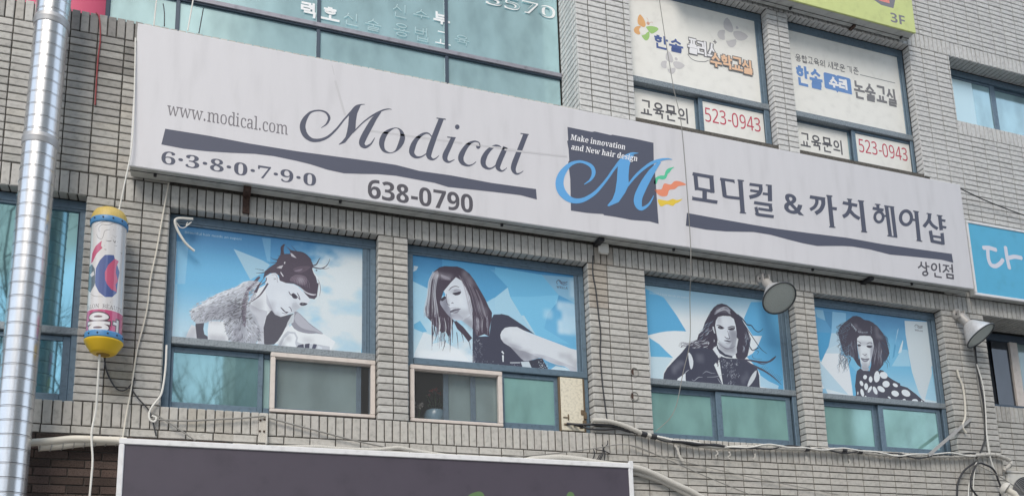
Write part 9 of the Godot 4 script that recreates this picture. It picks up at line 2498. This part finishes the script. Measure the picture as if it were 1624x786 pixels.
	for q in [[3.74, 3.42, 3.80, 3.57], [3.70, 3.41, 3.78, 3.52], [3.66, 3.40, 3.76, 3.50], [3.80, 3.43, 3.79, 3.60], [3.68, 3.44, 3.70, 3.56], [3.72, 3.55, 3.86, 3.52], [3.85, 3.64, 3.80, 3.56]]: tube(s, smooth_line([Vector3(q[0], q[1], 0.02), Vector3(lerpf(q[0], q[2], 0.5) + 0.012, lerpf(q[1], q[3], 0.5), 0.035), Vector3(q[2], q[3], 0.02)], 4), 0.005, 6)
	part("loose_end", s, M.black, o)
	# black tape on the bundle
	var run: Array = []
	for c in CABLES:
		if c[0] == "cable_bundle": run = smooth_line(c[6], 10)
	var where := ["at the bundle's left end beside the white sleeve", "second from the bundle's left end", "under the pier between the two right hand posters", "left of the middle of the black net top window", "under the stile of the black net top window", "under the right pane of the black net top window"]
	for k in 6:
		var i: int = [6, 16, 104, 116, 121, 142][k]
		var at: Vector3 = run[i]
		o = thing("tape_band", "dark tape band " + where[k], "tape", at, "dark tape bands around the pale bundle")
		s = tool(); lathe(s, [Vector2(0.02, -0.03), Vector2(0.0265, -0.026), Vector2(0.0265, 0.026), Vector2(0.02, 0.03)], axis_frame(at, run[i + 1] - run[i]), 14)
		part("band", s, M.black, o)

func leaf(s: SurfaceTool, at: Vector3, dir: Vector3, l: float, w: float) -> void:
	var side := dir.cross(Vector3.UP).normalized() * w
	var up := side.cross(dir).normalized()
	quad(s, at, at + dir * l * 0.5 + side, at + dir * l, at + dir * l * 0.5 - side, up)

func stick(s: SurfaceTool, a: Vector3, b: Vector3, w: float, t: float) -> void:
	var d := (b - a).normalized()
	var u := d.cross(Vector3.BACK).normalized() * w * 0.5
	var v := u.cross(d).normalized() * t * 0.5
	var c := [u + v, u - v, -u - v, -u + v]
	for k in 4: quad(s, a + c[k], a + c[(k + 1) % 4], b + c[(k + 1) % 4], b + c[k], c[k] + c[(k + 1) % 4])
	quad(s, a + c[0], a + c[1], a + c[2], a + c[3], -d); quad(s, b + c[0], b + c[1], b + c[2], b + c[3], d)

func ribbon(s: SurfaceTool, pts: Array, w: float) -> void:
	var q := smooth_line(pts, 4)
	for i in q.size() - 1:
		var d: Vector3 = (q[i + 1] - q[i]).normalized()
		var u := d.cross(Vector3.BACK).normalized() * w * 0.5 * (1.0 + 0.4 * sin(i * 1.9))
		var u2 := d.cross(Vector3.BACK).normalized() * w * 0.5 * (1.0 + 0.4 * sin((i + 1) * 1.9))
		quad(s, q[i] - u, q[i] + u, q[i + 1] + u2, q[i + 1] - u2, Vector3.BACK)
		quad(s, q[i] - u - Vector3(0, 0, 0.002), q[i] + u - Vector3(0, 0, 0.002), q[i + 1] + u2 - Vector3(0, 0, 0.002), q[i + 1] - u2 - Vector3(0, 0, 0.002), Vector3.FORWARD)

func make_cables() -> void:
	var seen := {}
	for c in CABLES:
		var s := tool()
		var taped: bool = c[0] in ["cable_bundle", "cable_sleeve"]
		var fat: bool = c[5] > 0.015
		tube(s, smooth_line(c[6], 9 if fat else 5), c[5], 14 if fat else 7, 0.11 if taped else 0.0)
		var m: Material = M[c[4]]
		if taped or c[0] == "conduit": m = M.wrap
		var o := part(c[0] if not seen.has(c[0]) else "%s_%03d" % [c[0], seen[c[0]]], s, m, self)
		seen[c[0]] = seen.get(c[0], 0) + 1
		tag(o, c[1], c[2], c[3])
		if c[0] == "cable_bundle" or c[1].begins_with("tape-wrapped"):
			var w := tool()
			var line := smooth_line(c[6], 24)
			var coil := []
			var run := 0.0
			for i in range(0 if c[0] != "cable_bundle" else 190, line.size() - 1):
				var d: Vector3 = line[i + 1] - line[i]
				var u := d.cross(Vector3.BACK).normalized()
				for j in 4:
					run += d.length() / 4.0
					var a := TAU * run / 0.075
					coil.append(line[i] + d * j / 4.0 + (u * cos(a) + Vector3.BACK * sin(a)) * (c[5] + 0.002))
			tube(w, coil, 0.0045, 5)
			part("tape_coil", w, M.lamp_socket, o)
